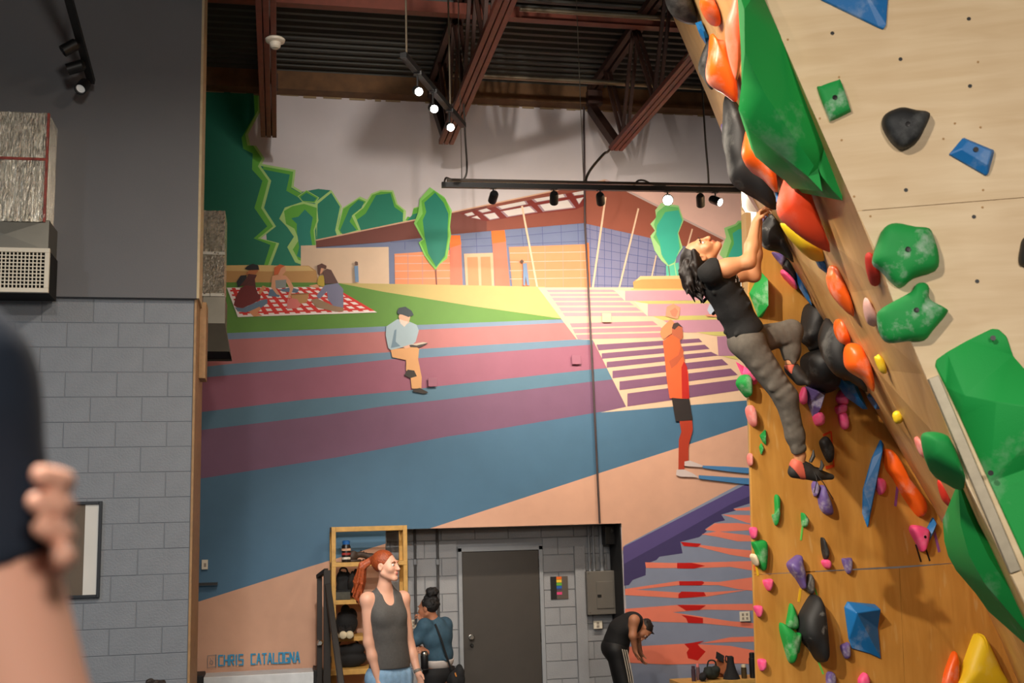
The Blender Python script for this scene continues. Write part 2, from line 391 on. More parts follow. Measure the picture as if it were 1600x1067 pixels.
# recess: dark header, jambs and the block wall behind
tag(G().box((xa0, YA, 0), (xa1, YA+0.2, zal)).build('wall_recess', m_alcj), kind='structure')
wall_recess = bpy.data.objects['wall_recess']
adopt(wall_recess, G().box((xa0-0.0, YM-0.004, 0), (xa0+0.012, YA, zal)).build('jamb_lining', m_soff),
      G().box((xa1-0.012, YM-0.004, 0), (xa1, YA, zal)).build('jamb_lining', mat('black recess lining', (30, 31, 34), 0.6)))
zdoor = at_y(780, 861, YA)[2]
xd0, xd1 = at_y(723, 960, YA)[0], at_y(843, 960, YA)[0]
def blocks(parent, x0, x1, z0, z1, yface, mate, cw=0.397, ch=0.203, gap=0.006, proud=0.012, phase=0.0, name='concrete_block', skip=None, zbase=0.0, depth=0.03):
    cache = {}
    r = int(math.floor((z0-zbase)/ch)); rows = []
    while zbase+r*ch < z1-0.01:
        za, zb = max(z0, zbase+r*ch), min(z1, zbase+(r+1)*ch)
        x = x0-((x0*1.0+phase+(r % 2)*cw/2) % cw)
        while x < x1-0.01:
            a, b = max(x0, x), min(x1, x+cw); x += cw
            for (p, q) in ([(a, b)] if not skip else skip(a, b, za, zb)):
                if q-p < 0.03 or zb-za < 0.03: continue
                k = (round(q-p, 3), round(zb-za, 3))
                if k not in cache:
                    w, h = (q-p)-gap, (zb-za)-gap; e = 0.004
                    v = [(0, 0, 0), (w, 0, 0), (w, 0, h), (0, 0, h), (e, -proud, e), (w-e, -proud, e), (w-e, -proud, h-e), (e, -proud, h-e)]
                    f = [(4, 5, 6, 7), (0, 1, 5, 4), (1, 2, 6, 5), (2, 3, 7, 6), (3, 0, 4, 7), (3, 2, 1, 0)]
                    o = mk(name, v, f, mate); cache[k] = o.data
                else:
                    o = bpy.data.objects.new(name, cache[k]); COL.objects.link(o)
                o.location = (p+gap/2, yface+rnd.uniform(-0.0012, 0.0012), za+gap/2); o.parent = parent
        r += 1
def skip_door(a, b, za, zb):
    lo, hi = xd0-0.055, xd1+0.055
    if za > zdoor+0.06: return [(a, b)]
    out = []
    if a < lo: out.append((a, min(b, lo)))
    if b > hi: out.append((max(a, hi), b))
    return out
blocks(wall_recess, xa0+0.02, xa1-0.02, 0.0, zal-0.02, YA, m_alc, skip=skip_door, phase=0.13, zbase=at_y(870, 894, YA)[2]-1.624)
# door
door = G().box((xd0, YA-0.035, 0.01), (xd1, YA-0.002, zdoor)).build('door_1', mat('dark brown door paint', (62, 57, 52), 0.5, var=0.05), bevel=0.004); tag(door, kind='structure')
mfr = mat('grey door frame', (148, 152, 157), 0.5)
adopt(door, G().box((xd0-0.05, YA-0.05, 0), (xd0-0.004, YA-0.001, zdoor+0.05)).box((xd1+0.004, YA-0.05, 0), (xd1+0.05, YA-0.001, zdoor+0.05)).box((xd0-0.05, YA-0.05, zdoor+0.004), (xd1+0.05, YA-0.001, zdoor+0.06)).build('door_frame', mfr, bevel=0.003))
kn = at_y(736, 995, YA-0.04); chrome = mat('brushed steel', (190, 188, 182), 0.25, 1.0, var=0)
adopt(door, G().lathe(kn, (0, -1, 0), [(0.028, 0), (0.028, 0.008), (0.012, 0.01), (0.012, 0.04), (0.026, 0.05), (0.03, 0.07), (0.02, 0.085)]).build('door_handle', chrome, smooth=True),
      G().lathe(at_y(737, 1008, YA-0.04), (0, -1, 0), [(0.02, 0), (0.02, 0.02), (0.014, 0.03)]).build('door_lock', mat('black lock', (25, 24, 24), 0.4), smooth=True))
for zz in (0.3, 1.0, zdoor-0.2): adopt(door, G().box((xd1-0.004, YA-0.045, zz), (xd1+0.012, YA-0.034, zz+0.1)).build('hinge', mat('dark hinge', (60, 58, 55), 0.4, 0.8)))
# pilaster strip of the recess, right of the poster
px0, px1 = at_y(897, 900, YA)[0], at_y(913, 900, YA)[0]
adopt(wall_recess, G().box((px0, YA-0.06, 0), (px1+0.0, YA-0.012, zal-0.25)).build('pilaster', m_alc))

# ---- left wall: smooth upper storey over painted blocks
xe = at_y(301, 830, YL)[0]; zs = at_y(150, 464, YL-0.05)[2]; xu = at_y(315, 250, YL-0.05)[0]
wl = tag(G().box((X_MIN, YL+0.012, 0), (xe-0.02, YL+0.85, zs+0.1)).build('wall_front_left', m_joint), kind='structure')
blocks(wl, X_MIN+3.2, xe-0.02, 0.0, zs+0.02, YL+0.012, m_block, phase=0.10, zbase=at_y(250, 698, YL)[2]-16*0.203, gap=0.003, proud=0.004)
adopt(wl, G().box((xe-0.02, YL-0.005, 0), (xe, YL+0.85, zs+0.05)).build('end_board', m_wood, bevel=0.003),
      G().box((xe, YL+0.35, at_y(313, 592, YL+0.4)[2]), (xe+0.055, YL+0.60, zs+0.05)).build('corner_post', m_wood, bevel=0.003))
wu = tag(G().box((X_MIN, YL-0.05, zs), (xu-0.02, YL+0.35, ZDECK)).build('wall_upper_left', m_grey), kind='structure')
adopt(wu, G().box((xu-0.02, YL-0.052, zs), (xu, YL+0.35, ZDECK)).build('end_board', mat('pale pine trim', (196, 176, 140), 0.6, var=0.1, scale=16)))

# ---- corrugated roof deck
v, f = [], []
prof = [(0, 0), (0.035, 0), (0.055, 0.038), (0.115, 0.038), (0.135, 0)]
y = 3.0; pts = []
while y < YM+0.1:
    for (dy, dz) in prof: pts.append((y+dy, ZDECK+dz))
    y += 0.152
for (yy, zz) in pts: v += [(X_MIN, yy, zz), (X_MAX, yy, zz)]
for i in range(len(pts)-1): f.append((2*i, 2*i+1, 2*i+3, 2*i+2))
m_deck = mat('dark brown steel roof deck', (54, 52, 46), 0.55, var=0.08, scale=2)
ceil = mk('ceiling', v, f, m_deck); tag(ceil, kind='structure')
adopt(ceil, G().box((X_MIN, Y_MIN, ZDECK), (X_MAX, 3.05, ZDECK+0.05)).build('deck_panel', m_deck))
tag(G().box((X_MIN, YM-0.20, ZTOP), (X_MAX, YM+0.3, ZDECK-0.002)).build('trim_1', mat('brown wood ledger', (108, 74, 42), 0.7, var=0.2, scale=9)), kind='structure')
# torn insulation edge under the ledger
g = G(); x = X_MIN+3
while x < 6:
    w = rnd.uniform(0.05, 0.25); h = rnd.uniform(0.004, 0.03); g.box((x, YM-0.012, ZTOP-h), (x+w, YM-0.001, ZTOP+0.005)); x += w+rnd.uniform(0, 0.1)
tag(g.build('trim_2', mat('torn paper edge', (150, 128, 98), 0.9)), kind='structure')

# ---- open-web steel joists
m_red = mat('red oxide joist primer', (116, 56, 40), 0.55, var=0.12, scale=12)
m_redd = mat('dark red oxide joist', (66, 40, 31), 0.6, var=0.12, scale=12)
ZB = at_y(697, 226, 11.9)[2]
JOISTS = [((420, 215), 'red oxide roof joist nearest the left wall, carrying the smoke detector'),
          ((697, 226), 'red oxide roof joist ending behind the short track of three lit lamps'),
          ((962, 236), 'red oxide roof joist nearest the climbing wall, with a pipe along it')]
for (px, lab) in JOISTS:
    e = at_z(*px, ZB); X = e[0]; root = tag(empty('roof_joist', (X, e[1], ZB)), lab, 'joist', 'roof joists')
    for dx in (-0.058, 0, 0.058):
        G().box((X+dx-0.024, -2.0, ZB), (X+dx+0.024, e[1], ZB+0.055)).build('bottom_chord', m_red, root, bevel=0.004)
    zt = ZDECK-0.075
    for dx in (-0.045, 0.045):
        G().box((X+dx-0.03, -2.0, zt), (X+dx+0.03, YM-0.2, zt+0.07)).build('top_chord', m_redd, root)
    yy = e[1]-0.35; flip = True; k = 0
    while yy > 2.0:
        for s_ in (-1, 1):
            G().bar((X+0.03*s_, yy, ZB+0.03), (X+0.03*s_, yy+(0.55 if flip else -0.55), zt+0.02), 0.035, 0.03).build('web', m_redd, root)
        if flip: pass
        flip = not flip
        if not flip: pass
        else: yy -= 1.1
    G().bar((X, e[1]-0.08, ZB+0.04), (X, YM-0.12, ZTOP-0.02), 0.10, 0.10).build('end_diagonal', m_redd, root)
    G().box((X-0.09, YM-0.3, ZTOP-0.03), (X+0.09, YM-0.19, ZTOP+0.14)).build('bearing_seat', m_redd, root)
# bridging, pipes
a, b = at_z(330, -2, ZDECK-0.16), at_z(1090, 40, ZDECK-0.16)
yb = (a[1]+b[1])/2
tag(G().box((X_MIN, yb-0.05, ZDECK-0.2), (X_MAX, yb+0.05, ZDECK-0.08)).build('cross_brace', m_red), 'red steel brace crossing under the roof deck', 'brace')
m_pipe = mat('galvanised pipe', (128, 116, 98), 0.4, 0.7, var=0.08)
a = at_z(812, 14, ZDECK-0.26); tag(G().tube([(a[0], a[1], a[2]), (X_MAX-0.1, a[1], a[2])], 0.025).build('conduit_pipe', m_pipe, smooth=True), 'thin pale pipe beside the red roof brace', 'pipe')
a = at_z(706, 116, ZDECK-0.30); tag(G().tube([(a[0], a[1], a[2]), (X_MAX-0.1, a[1], a[2])], 0.03).build('sprinkler_pipe', m_pipe, smooth=True), 'grey pipe running under the dark roof deck near the mural', 'pipe')

# ================================================================== MURAL (flat paint on wall_back)
mural = mk('mural', [(X_MIN+0.1, YM-0.0008, zal+0.01), (X_MAX-0.1, YM-0.0008, zal+0.01), (X_MAX-0.1, YM-0.0008, ZTOP-0.01), (X_MIN+0.1, YM-0.0008, ZTOP-0.01)], [(0, 1, 2, 3)], m_sky); mural.parent = wall_back
_lvl = [0]; _PW = {}
PAINT = 0.00025
class Paint:
    def __init__(s, name): s.name = name; s.v = []; s.f = []; s.m = []; s.mats = []; s.idx = {}
    def _mi(s, rgb):
        if s.name in ('painted_stairs', 'painted_building', 'painted_roof', 'painted_ground', 'painted_person', 'painted_pole'): rgb = tuple(int(c*0.9) for c in rgb)
        if rgb not in s.idx:
            s.idx[rgb] = len(s.mats); s.mats.append(mat('mural paint %d %d %d' % rgb, rgb, 0.55, var=0.035, scale=5, bump=0.03, bscale=150, spec=0.4))
        return s.idx[rgb]
    def poly(s, rgb, pts):
        _lvl[0] += 1; y = YM-0.001-_lvl[0]*PAINT; n = len(s.v)
        W3 = [at_y(px, py, YM) for px, py in pts]
        W3 = [(p[0], y, p[2]) for p in W3]
        A2 = sum(W3[i][0]*W3[(i+1) % len(W3)][2]-W3[(i+1) % len(W3)][0]*W3[i][2] for i in range(len(W3)))
        if A2 < 0: W3.reverse()
        s.v += W3; s.f.append(tuple(range(n, n+len(W3)))); s.m.append(s._mi(rgb)); return s
    def stroke(s, rgb, pts, w, w2=None):
        for i in range(len(pts)-1):
            (x0, y0), (x1, y1) = pts[i], pts[i+1]; L = math.hypot(x1-x0, y1-y0) or 1; nx, ny = -(y1-y0)/L*w/2, (x1-x0)/L*w/2
            ex, ey = (x1-x0)/L*w*0.35, (y1-y0)/L*w*0.35
            s.poly(rgb, [(x0-ex+nx, y0-ey+ny), (x1+ex+nx, y1+ey+ny), (x1+ex-nx, y1+ey-ny), (x0-ex-nx, y0-ey-ny)]); _lvl[0] -= 0.92
        _lvl[0] += 0.92; return s
    def shrink(s, pts, k, dx=0, dy=0):
        cx = sum(p[0] for p in pts)/len(pts); cy = sum(p[1] for p in pts)/len(pts)
        return [(cx+(x-cx)*k+dx, cy+(y-cy)*k+dy) for x, y in pts]
    def done(s, parent=None):
        o = mk(s.name, s.v, s.f, None, parent or mural, mats=s.mats, midx=s.m); return o
c2 = lambda p: crop(300, 0, 4, p); c4 = lambda p: crop(300, 450, 4, p); c5 = lambda p: crop(600, 450, 4, p); c6 = lambda p: crop(900, 500, 4, p)
c7 = lambda p: crop(300, 250, 4, p); c8 = lambda p: crop(600, 250, 4, p); ca = lambda p: crop(960, 750, 3.367, p); cb = lambda p: crop(890, 420, 4.445, p)
cc = lambda p: crop(970, 250, 4.85, p); cp = lambda p: crop(345, 400, 6.4, p)
TEAL, TEAL2, MID, LITE = (0, 108, 82), (16, 126, 100), (92, 172, 52), (166, 208, 122)
P = Paint('painted_sky'); P.poly((240, 196, 182), [(960, 297), (1260, 297), (1260, 470), (1050, 470)]); P.done()
# forest and trees
P = Paint('painted_forest')
outer = c2([(430, 600), (430, 690), (350, 840), (365, 910), (400, 910), (455, 990)])+c7([(430, 40), (495, 130), (450, 300), (525, 415), (430, 490), (545, 520), (490, 665)])
inner = [(396, 140), (398, 180)]+c2([(310, 860), (320, 930), (380, 960)])+c7([(375, 60), (440, 130), (390, 300), (470, 415), (385, 490), (490, 530), (448, 665)])
back = c7([(430, 40), (440, 30), (640, 70), (630, 165), (680, 200), (790, 180), (870, 190), (935, 290), (910, 450), (780, 530), (720, 665), (480, 667)])
P.poly(TEAL2, back)
P.poly(LITE, [(290, 100), (407, 100)]+outer+[(290, 417)])
P.poly(MID, [(290, 100), (402, 100)]+[(x-4.5, y) for x, y in outer]+[(290, 417)])
P.poly(TEAL, [(290, 100), (396, 100)]+inner+[(290, 417)])
P.stroke(MID, c7([(455, 47), (628, 80), (605, 185), (672, 222)]), 7); P.stroke(LITE, c7([(440, 32), (640, 68), (628, 168), (682, 200)]), 3.4)
P.done()
def tree(name, out, core, trunk=None, mid=True):
    P = Paint(name)
    P.poly(LITE, out)
    if mid: P.poly(MID, P.shrink(out, 0.90))
    for q in core: P.poly(TEAL2, q)
    if trunk: P.stroke((120, 70, 60), trunk, 1.6)
    P.done()
tb = c7([(770, 265), (870, 187), (937, 290), (905, 440), (922, 470), (780, 505)]); tree('painted_tree', tb, [c7([(785, 275), (870, 205), (925, 292), (895, 440), (905, 470), (780, 500)])], mid=False)
tc_ = c7([(905, 440), (940, 300), (1050, 228), (1098, 250), (1010, 350), (1050, 445), (920, 470)]); tree('painted_tree', tc_, [c7([(925, 440), (985, 300), (1040, 250), (1075, 262), (1060, 300), (1005, 340), (985, 385), (1030, 440), (940, 465)])])
td = c7([(998, 350), (1060, 300), (1120, 210), (1180, 188), (1257, 190), (1285, 275), (1338, 318), (1332, 388), (1045, 447)]); tree('painted_tree', td, [c7([(1030, 375), (1085, 335), (1150, 220), (1240, 208), (1265, 295), (1318, 332), (1318, 385), (1055, 440)])])
te = c7([(1330, 380), (1345, 355), (1370, 360), (1385, 300), (1420, 290), (1420, 400)]); tree('painted_tree', te, [c7([(1345, 378), (1380, 340), (1420, 330), (1420, 395)])])
ts = c7([(660, 228), (715, 188), (795, 236), (770, 270), (690, 262)]); tree('painted_tree', ts, [c7([(678, 232), (715, 205), (778, 240), (762, 260), (690, 255)])])
tr_ = c7([(545, 368), (580, 298), (690, 262), (780, 278), (790, 380), (768, 440), (780, 590), (720, 668), (645, 640), (595, 545), (637, 480), (595, 420)])
tm_ = c7([(575, 320), (625, 290), (700, 275), (780, 300), (778, 385), (760, 440), (775, 585), (715, 640), (665, 625), (630, 560), (668, 500), (640, 430), (588, 400)])
P = Paint('painted_tree'); P.poly(LITE, tr_); P.poly(MID, tm_); P.poly((15, 128, 112), c7([(620, 365), (665, 355), (705, 310), (755, 360), (738, 450), (755, 560), (705, 630), (655, 600), (670, 545), (655, 450), (655, 400)])); P.done()
# building
BLU, BLL = (122, 134, 172), (136, 138, 176)
P = Paint('painted_building')
P.poly((245, 214, 184), [(470, 384), (608, 380), (608, 446), (470, 446)])
P.poly(BLU, [(494, 384), (660, 370), (660, 382), (607, 386), (494, 388)])
P.poly(BLU, [(607, 376), (914, 346), (921, 452), (608, 446)]); P.poly(BLL, [(914, 346), (1015, 368), (1090, 385), (1090, 455), (921, 455)])
LN = (92, 98, 150)
for q in (([(475, 500), (670, 488)]), ([(480, 545), (680, 535)]), ([(760, 482), (1250, 440)]), ([(770, 530), (1255, 508)]), ([(575, 460), (580, 585)]), ([(860, 430), (870, 540)]), ([(988, 420), (992, 535)]), ([(1105, 410), (1108, 530)]), ([(1210, 400), (1214, 525)]), [(40, 515), (225, 505)], [(130, 515), (130, 560)]):
    P.stroke(LN, c8(q), 0.9)
for i in range(7):
    t = i/6; P.stroke(LN, c8([(1262, 430+t*350), (1760, 545+t*250)]), 0.9)
for xx, sl in ((1285, 8), (1330, 4), (1375, 2), (1420, 0), (1478, -6), (1530, -10), (1590, -14), (1650, -18), (1710, -22), (1770, -26)):
    P.stroke(LN, c8([(xx, 400+(xx-1262)*0.24), (xx+sl, 810)]), 0.9)
ORG, COR = (252, 158, 108), (240, 132, 104)
P.poly(ORG, [(616, 397), (702, 391), (704, 446), (617, 445)])
for yy in (400.5, 412.5, 424, 436): P.stroke((232, 196, 190), [(617, yy), (703, yy-1)], 0.9)
for xx in (637, 659.5, 681): P.stroke((190, 150, 160), [(xx, 396), (xx+0.5, 445)], 0.7)
P.poly((255, 126, 44), c8([(410, 472), (475, 472), (482, 530), (410, 552)])); P.poly(COR, c8([(410, 552), (480, 530), (490, 788), (412, 784)]))
P.poly((252, 196, 158), c8([(498, 588), (680, 582), (688, 792), (510, 788)]))
P.poly(ORG, c8([(518, 610), (584, 608), (592, 790), (524, 788)])); P.poly(ORG, c8([(602, 608), (662, 606), (672, 790), (608, 790)]))
P.poly((255, 126, 44), c8([(668, 445), (752, 440), (762, 515), (675, 530)])); P.poly(COR, c8([(675, 525), (760, 512), (785, 790), (692, 790)]))
P.poly(ORG, c8([(778, 546), (1268, 528), (1282, 802), (800, 792)]))
for yy in (580, 635, 690, 742): P.stroke((236, 200, 190), c8([(785, yy+4), (1275, yy-4)]), 0.9)
for xx in (897, 1003, 1115, 1225): P.stroke((214, 166, 150), c8([(xx, 540), (xx+3, 796)]), 0.7)
P.poly((245, 128, 62), c8([(1265, 520), (1278, 520), (1288, 805), (1276, 805)]))
P.done()
P = Paint('painted_roof')
P.poly((124, 62, 52), [(494, 383), (494, 377), (645, 346), (760, 321), (760, 362), (704, 367), (600, 379), (494, 387)])
P.poly((150, 78, 60), [(760, 321), (946, 283), (914, 349), (760, 362)])
P.poly((164, 90, 70), [(914, 350), (914, 300), (930, 285), (947, 283), (1130, 376), (1105, 394), (1063, 384), (1000, 369)])
P.stroke((238, 190, 158), [(494, 376), (708, 332), (946, 282)], 2.0)
P.stroke((226, 196, 190), [(946, 282.5), (1131, 375)], 3.2)
P.poly((132, 42, 34), c8([(470, 336), (1250, 192), (1248, 290), (1195, 312), (975, 335), (640, 385), (560, 372)]))
for q in ([(497, 342), (550, 328), (568, 347), (520, 357)], [(582, 320), (640, 305), (672, 322), (612, 335)], [(695, 296), (885, 258), (900, 280), (725, 315)], [(918, 250), (1130, 215), (1142, 235), (942, 270)], [(1170, 210), (1248, 195), (1248, 220), (1185, 228)],
          [(540, 365), (580, 352), (605, 376)], [(615, 345), (690, 332), (722, 368), (658, 380)], [(725, 325), (915, 290), (958, 330), (765, 362)], [(955, 285), (1155, 250), (1195, 303), (990, 328)], [(1195, 247), (1248, 236), (1215, 283)]):
    P.poly((170, 140, 150), c8(q)); P.poly((236, 226, 222), P.shrink(c8(q), 0.86, 0, -0.5))
P.done()
poplar = c8([(285, 175), (375, 235), (422, 320), (410, 420), (417, 470), (392, 620), (345, 655), (320, 690), (285, 650), (250, 600), (215, 520), (240, 500), (185, 400), (212, 330), (220, 250)])
P = Paint('painted_tree'); P.stroke((120, 70, 60), c8([(322, 680), (327, 782)]), 1.8); P.poly((132, 200, 96), poplar); P.poly(MID, c8([(310, 195), (385, 250), (412, 330), (400, 440), (402, 480), (380, 610), (320, 675), (262, 600), (225, 520), (250, 500), (200, 400), (240, 340), (232, 260)])); P.poly((10, 124, 104), c8([(318, 208), (370, 270), (400, 340), (395, 440), (395, 490), (378, 600), (325, 672), (275, 590), (252, 480), (240, 380), (262, 330), (250, 270)])); P.done()
# poles
P = Paint('painted_pole')
for q, w in ((c8([(860, 295), (955, 802)]), 3), (c8([(1380, 240), (1300, 806)]), 3), (c8([(1585, 310), (1465, 806)]), 2.6), (cc([(535, 530), (470, 760), (445, 880)]), 2.2), (cc([(262, 730), (230, 882)]), 2.0), (cc([(725, 620), (700, 700)]), 1.6)): P.stroke((250, 214, 180), q, w)
P.done()
rt = cc([(255, 385), (300, 330), (430, 350), (470, 460), (430, 560), (462, 668), (415, 740), (405, 790), (355, 812), (300, 765), (250, 690), (218, 580), (252, 540), (218, 490), (262, 440)])
P = Paint('painted_tree'); P.poly((96, 200, 168), cc([(335, 805), (432, 780), (437, 888), (340, 888)])); P.poly((172, 218, 148), rt); P.poly((112, 194, 112), cc([(270, 400), (330, 350), (430, 365), (462, 460), (425, 560), (450, 668), (405, 735), (355, 800), (310, 740), (290, 660), (240, 590), (262, 545), (245, 495)])); P.poly((64, 184, 158), cc([(330, 400), (430, 385), (458, 465), (425, 560), (440, 680), (400, 780), (355, 802), (302, 720), (290, 640), (262, 570), (268, 500), (300, 450)])); P.stroke((120, 110, 100), cc([(355, 808), (365, 885)]), 1.4); P.stroke((172, 218, 148), cc([(400, 790), (415, 885)]), 1.4); P.done()
re = cc([(740, 720), (790, 590), (775, 520), (860, 490), (880, 466), (1150, 440), (1150, 760), (780, 760)])
P = Paint('painted_tree'); P.poly((160, 212, 136), re); P.poly((104, 186, 92), cc([(790, 745), (830, 620), (800, 530), (870, 500), (890, 480), (1150, 460), (1150, 745)])); P.poly((64, 180, 158), cc([(805, 740), (850, 640), (840, 560), (885, 530), (1150, 500), (1150, 740)])); P.done()
# ground
P = Paint('painted_ground')
P.poly((216, 164, 98), [(330, 417), (482, 416), (494, 424), (498, 446), (330, 446)]); P.poly((246, 208, 136), [(330, 416), (400, 415), (482, 417), (490, 424), (420, 425), (330, 424)])
P.poly((214, 192, 118), [(520, 443), (700, 446), (850, 449), (882, 500), (737, 479), (600, 457)])
P.poly((100, 156, 56), [(330, 442), (525, 442.5), (600, 457), (737, 479), (880, 499), (652, 510), (330, 524)])
P.done()
P = Paint('painted_terraces')
b1t = [(300, 525), (361, 521), (652, 508.5), (879, 499.5)]; b1b = [(300, 534), (362, 531), (655, 516), (884, 505)]
b2t = [(300, 576), (362, 569), (607, 551), (655, 546), (900, 531), (925, 530)]; b2b = [(300, 592), (450, 579), (610, 562), (657, 560), (925, 539)]
b3t = [(300, 646), (475, 625), (642, 610), (675, 605), (922, 578), (955, 575)]; b3b = [(300, 674), (500, 650), (600, 635), (700, 624), (775, 615), (922, 597), (960, 593)]
b4t = [(300, 750), (525, 715), (600, 701), (700, 682), (750, 675), (937, 644), (980, 636)]
LB, PK, PU, BL = (116, 140, 168), (180, 112, 114), (150, 90, 114), (82, 120, 144)
P.poly(PK, b1t+b2t[::-1]); P.poly(LB, b1t+b1b[::-1])
P.poly(PU, b2t+b3t[::-1]); P.poly((100, 132, 158), b2t+b2b[::-1])
P.poly((118, 82, 112), b3t+b4t[::-1]); P.poly(BL, b3t+b3b[::-1])
OT0, OT1 = proj((xa0, YM, zal)), proj((xa1, YM, zal))
otop = lambda x: OT0[1]+(OT1[1]-OT0[1])*(x-OT0[0])/(OT1[0]-OT0[0])-0.3
P.poly((70, 110, 140), b4t+[(975, 642), (1260, 618), (1260, 634), (1055, 701), (930, 741), (672, otop(672)), (OT0[0], otop(OT0[0])), (OT0[0], 849.5), (484, 885), (300, 944)])
P.poly((204, 158, 132), [(300, 943), (484, 885), (OT0[0]-0.3, 849.5), (OT0[0]+2, 950), (OT0[0]+10, 1300), (300, 1300)])
P.poly((210, 164, 140), [(671, otop(671)), (930, 741), (1055, 701), (1260, 634), (1260, 800), (OT1[0]+1, 860), (OT1[0], otop(OT1[0]))])
P.done()
P = Paint('painted_stairs')
CRM = (244, 208, 176)
P.poly(CRM, [(839, 450), (1260, 450), (1260, 618), (975, 642), (937, 645), (977, 636), (925, 532), (900, 531)])
for (ya, yb_) in ((453.5, 457.6), (460, 463.8), (466, 471), (473, 478.6), (481, 487), (489.3, 495)):
    P.poly((224, 160, 172), [(852+(ya-453)*0.7, ya), (957+(ya-454)*1.317, ya), (957+(yb_-454)*1.317, yb_-0.4), (852+(yb_-453)*0.7, yb_)])
for (ya, yb_) in ((506, 512.5), (515, 521.5), (524, 531)):
    P.poly((206, 146, 158), [(888+(ya-504)*0.5, ya), (1016+(ya-504)*1.25, ya-3.5), (1016+(yb_-504)*1.25, yb_-3.5), (888+(yb_-504)*0.5, yb_)])
for q in ([(180, 530), (890, 487), (915, 512), (195, 570)], [(217, 590), (930, 530), (965, 560), (218, 628)], [(252, 650), (975, 580), (1025, 605), (252, 690)], [(292, 712), (1050, 630), (1095, 670), (292, 762)], [(340, 785), (1110, 695), (1160, 740), (340, 845)], [(395, 868), (1190, 765), (1500, 730), (1500, 800), (395, 958)]):
    P.poly((136, 92, 126), cb(q))
TP, YG = (222, 164, 180), (216, 206, 122)
P.poly(TP, cb([(375, 158), (1500, 150), (1500, 222), (375, 226)])); P.poly(YG, cb([(448, 230), (1500, 216), (1500, 244), (535, 250)])); P.poly(TP, cb([(535, 248), (1500, 242), (1500, 325), (535, 332)]))
P.poly(YG, cb([(570, 334), (1500, 318), (1500, 350), (640, 362)])); P.poly((206, 150, 172), cb([(640, 362), (1500, 352), (1500, 442), (790, 446)])); P.poly(YG, cb([(870, 444), (1500, 428), (1500, 466), (1000, 468)])); P.poly((182, 130, 158), cb([(1015, 474), (1500, 462), (1500, 600), (1025, 608)])); P.poly(YG, cb([(1050, 612), (1500, 596), (1500, 632), (1140, 632)]))
P.poly((252, 222, 196), cb([(300, 150), (378, 156), (378, 228)])); P.poly((252, 222, 196), cb([(445, 235), (535, 246), (535, 336)]))
P.poly((232, 170, 102), cc([(90, 985), (85, 930), (140, 890), (440, 888), (1000, 885), (1000, 988)])); P.poly((250, 212, 150), cc([(100, 925), (140, 886), (440, 882), (1000, 880), (1000, 905), (300, 908), (150, 910)])); P.stroke((238, 214, 130), [(985, 453), (1200, 452.5)], 1.6)
P.done()
P = Paint('painted_canal')
P.poly((136, 146, 170), [(973.5, 852), (1260, 700), (1260, 1300), (OT1[0]+19, 1300)])
P.poly((66, 58, 104), ca([(40, 352), (713, 8), (1000, -140), (1000, 20), (715, 120), (620, 150), (632, 160), (555, 182), (575, 212), (520, 225), (470, 258), (480, 268), (440, 300), (340, 325), (352, 385), (230, 403), (215, 420), (160, 440), (158, 500), (90, 525), (70, 552), (45, 555)]))
P.poly((88, 76, 132), ca([(40, 352), (713, 8), (1000, -140), (1000, -60), (713, 80), (600, 130), (300, 300), (45, 440)]))
SAL = (238, 132, 108)
for q in ([(618, 152), (760, 134), (760, 162), (632, 160)], [(560, 182), (760, 186), (760, 238), (690, 225), (620, 200)], [(520, 228), (640, 226), (760, 240), (760, 262), (540, 272), (470, 262)], [(452, 285), (530, 270), (760, 298), (760, 322), (640, 322), (540, 300)], [(345, 345), (400, 335), (600, 360), (760, 374), (760, 418), (600, 392), (440, 352)], [(155, 432), (330, 436), (760, 424), (760, 482), (600, 456), (440, 462), (160, 462)],
          [(50, 572), (330, 530), (540, 535), (780, 502), (780, 590), (640, 572), (540, 552), (330, 552), (105, 576), (330, 590), (500, 588), (700, 576), (480, 612), (330, 620), (230, 614), (50, 604)], [(50, 676), (330, 655), (790, 648), (790, 686), (470, 680), (300, 694), (600, 740), (790, 756), (790, 786), (600, 766), (440, 750), (250, 745), (50, 735)], [(440, 858), (600, 825), (790, 818), (790, 848), (600, 850)], [(50, 876), (370, 858), (600, 870), (790, 905), (790, 970), (650, 962), (400, 965), (280, 968), (50, 958)]):
    P.poly(SAL, ca(q))
RD = (196, 26, 22)
for q in ([(340, 325), (450, 335), (430, 352), (360, 347)], [(323, 435), (400, 435), (470, 450), (410, 465), (323, 464)], [(333, 532), (455, 530), (465, 540), (450, 553), (335, 553)], [(330, 600), (345, 585), (463, 588), (474, 608), (400, 616), (330, 620)], [(322, 655), (474, 658), (440, 682), (370, 685)], [(345, 708), (400, 715), (458, 725), (458, 752), (380, 750), (370, 725)], [(360, 860), (465, 843), (430, 862), (445, 880), (472, 900), (450, 925), (430, 947), (380, 935), (372, 905), (385, 885)]):
    P.poly(RD, ca(q))
P.done()
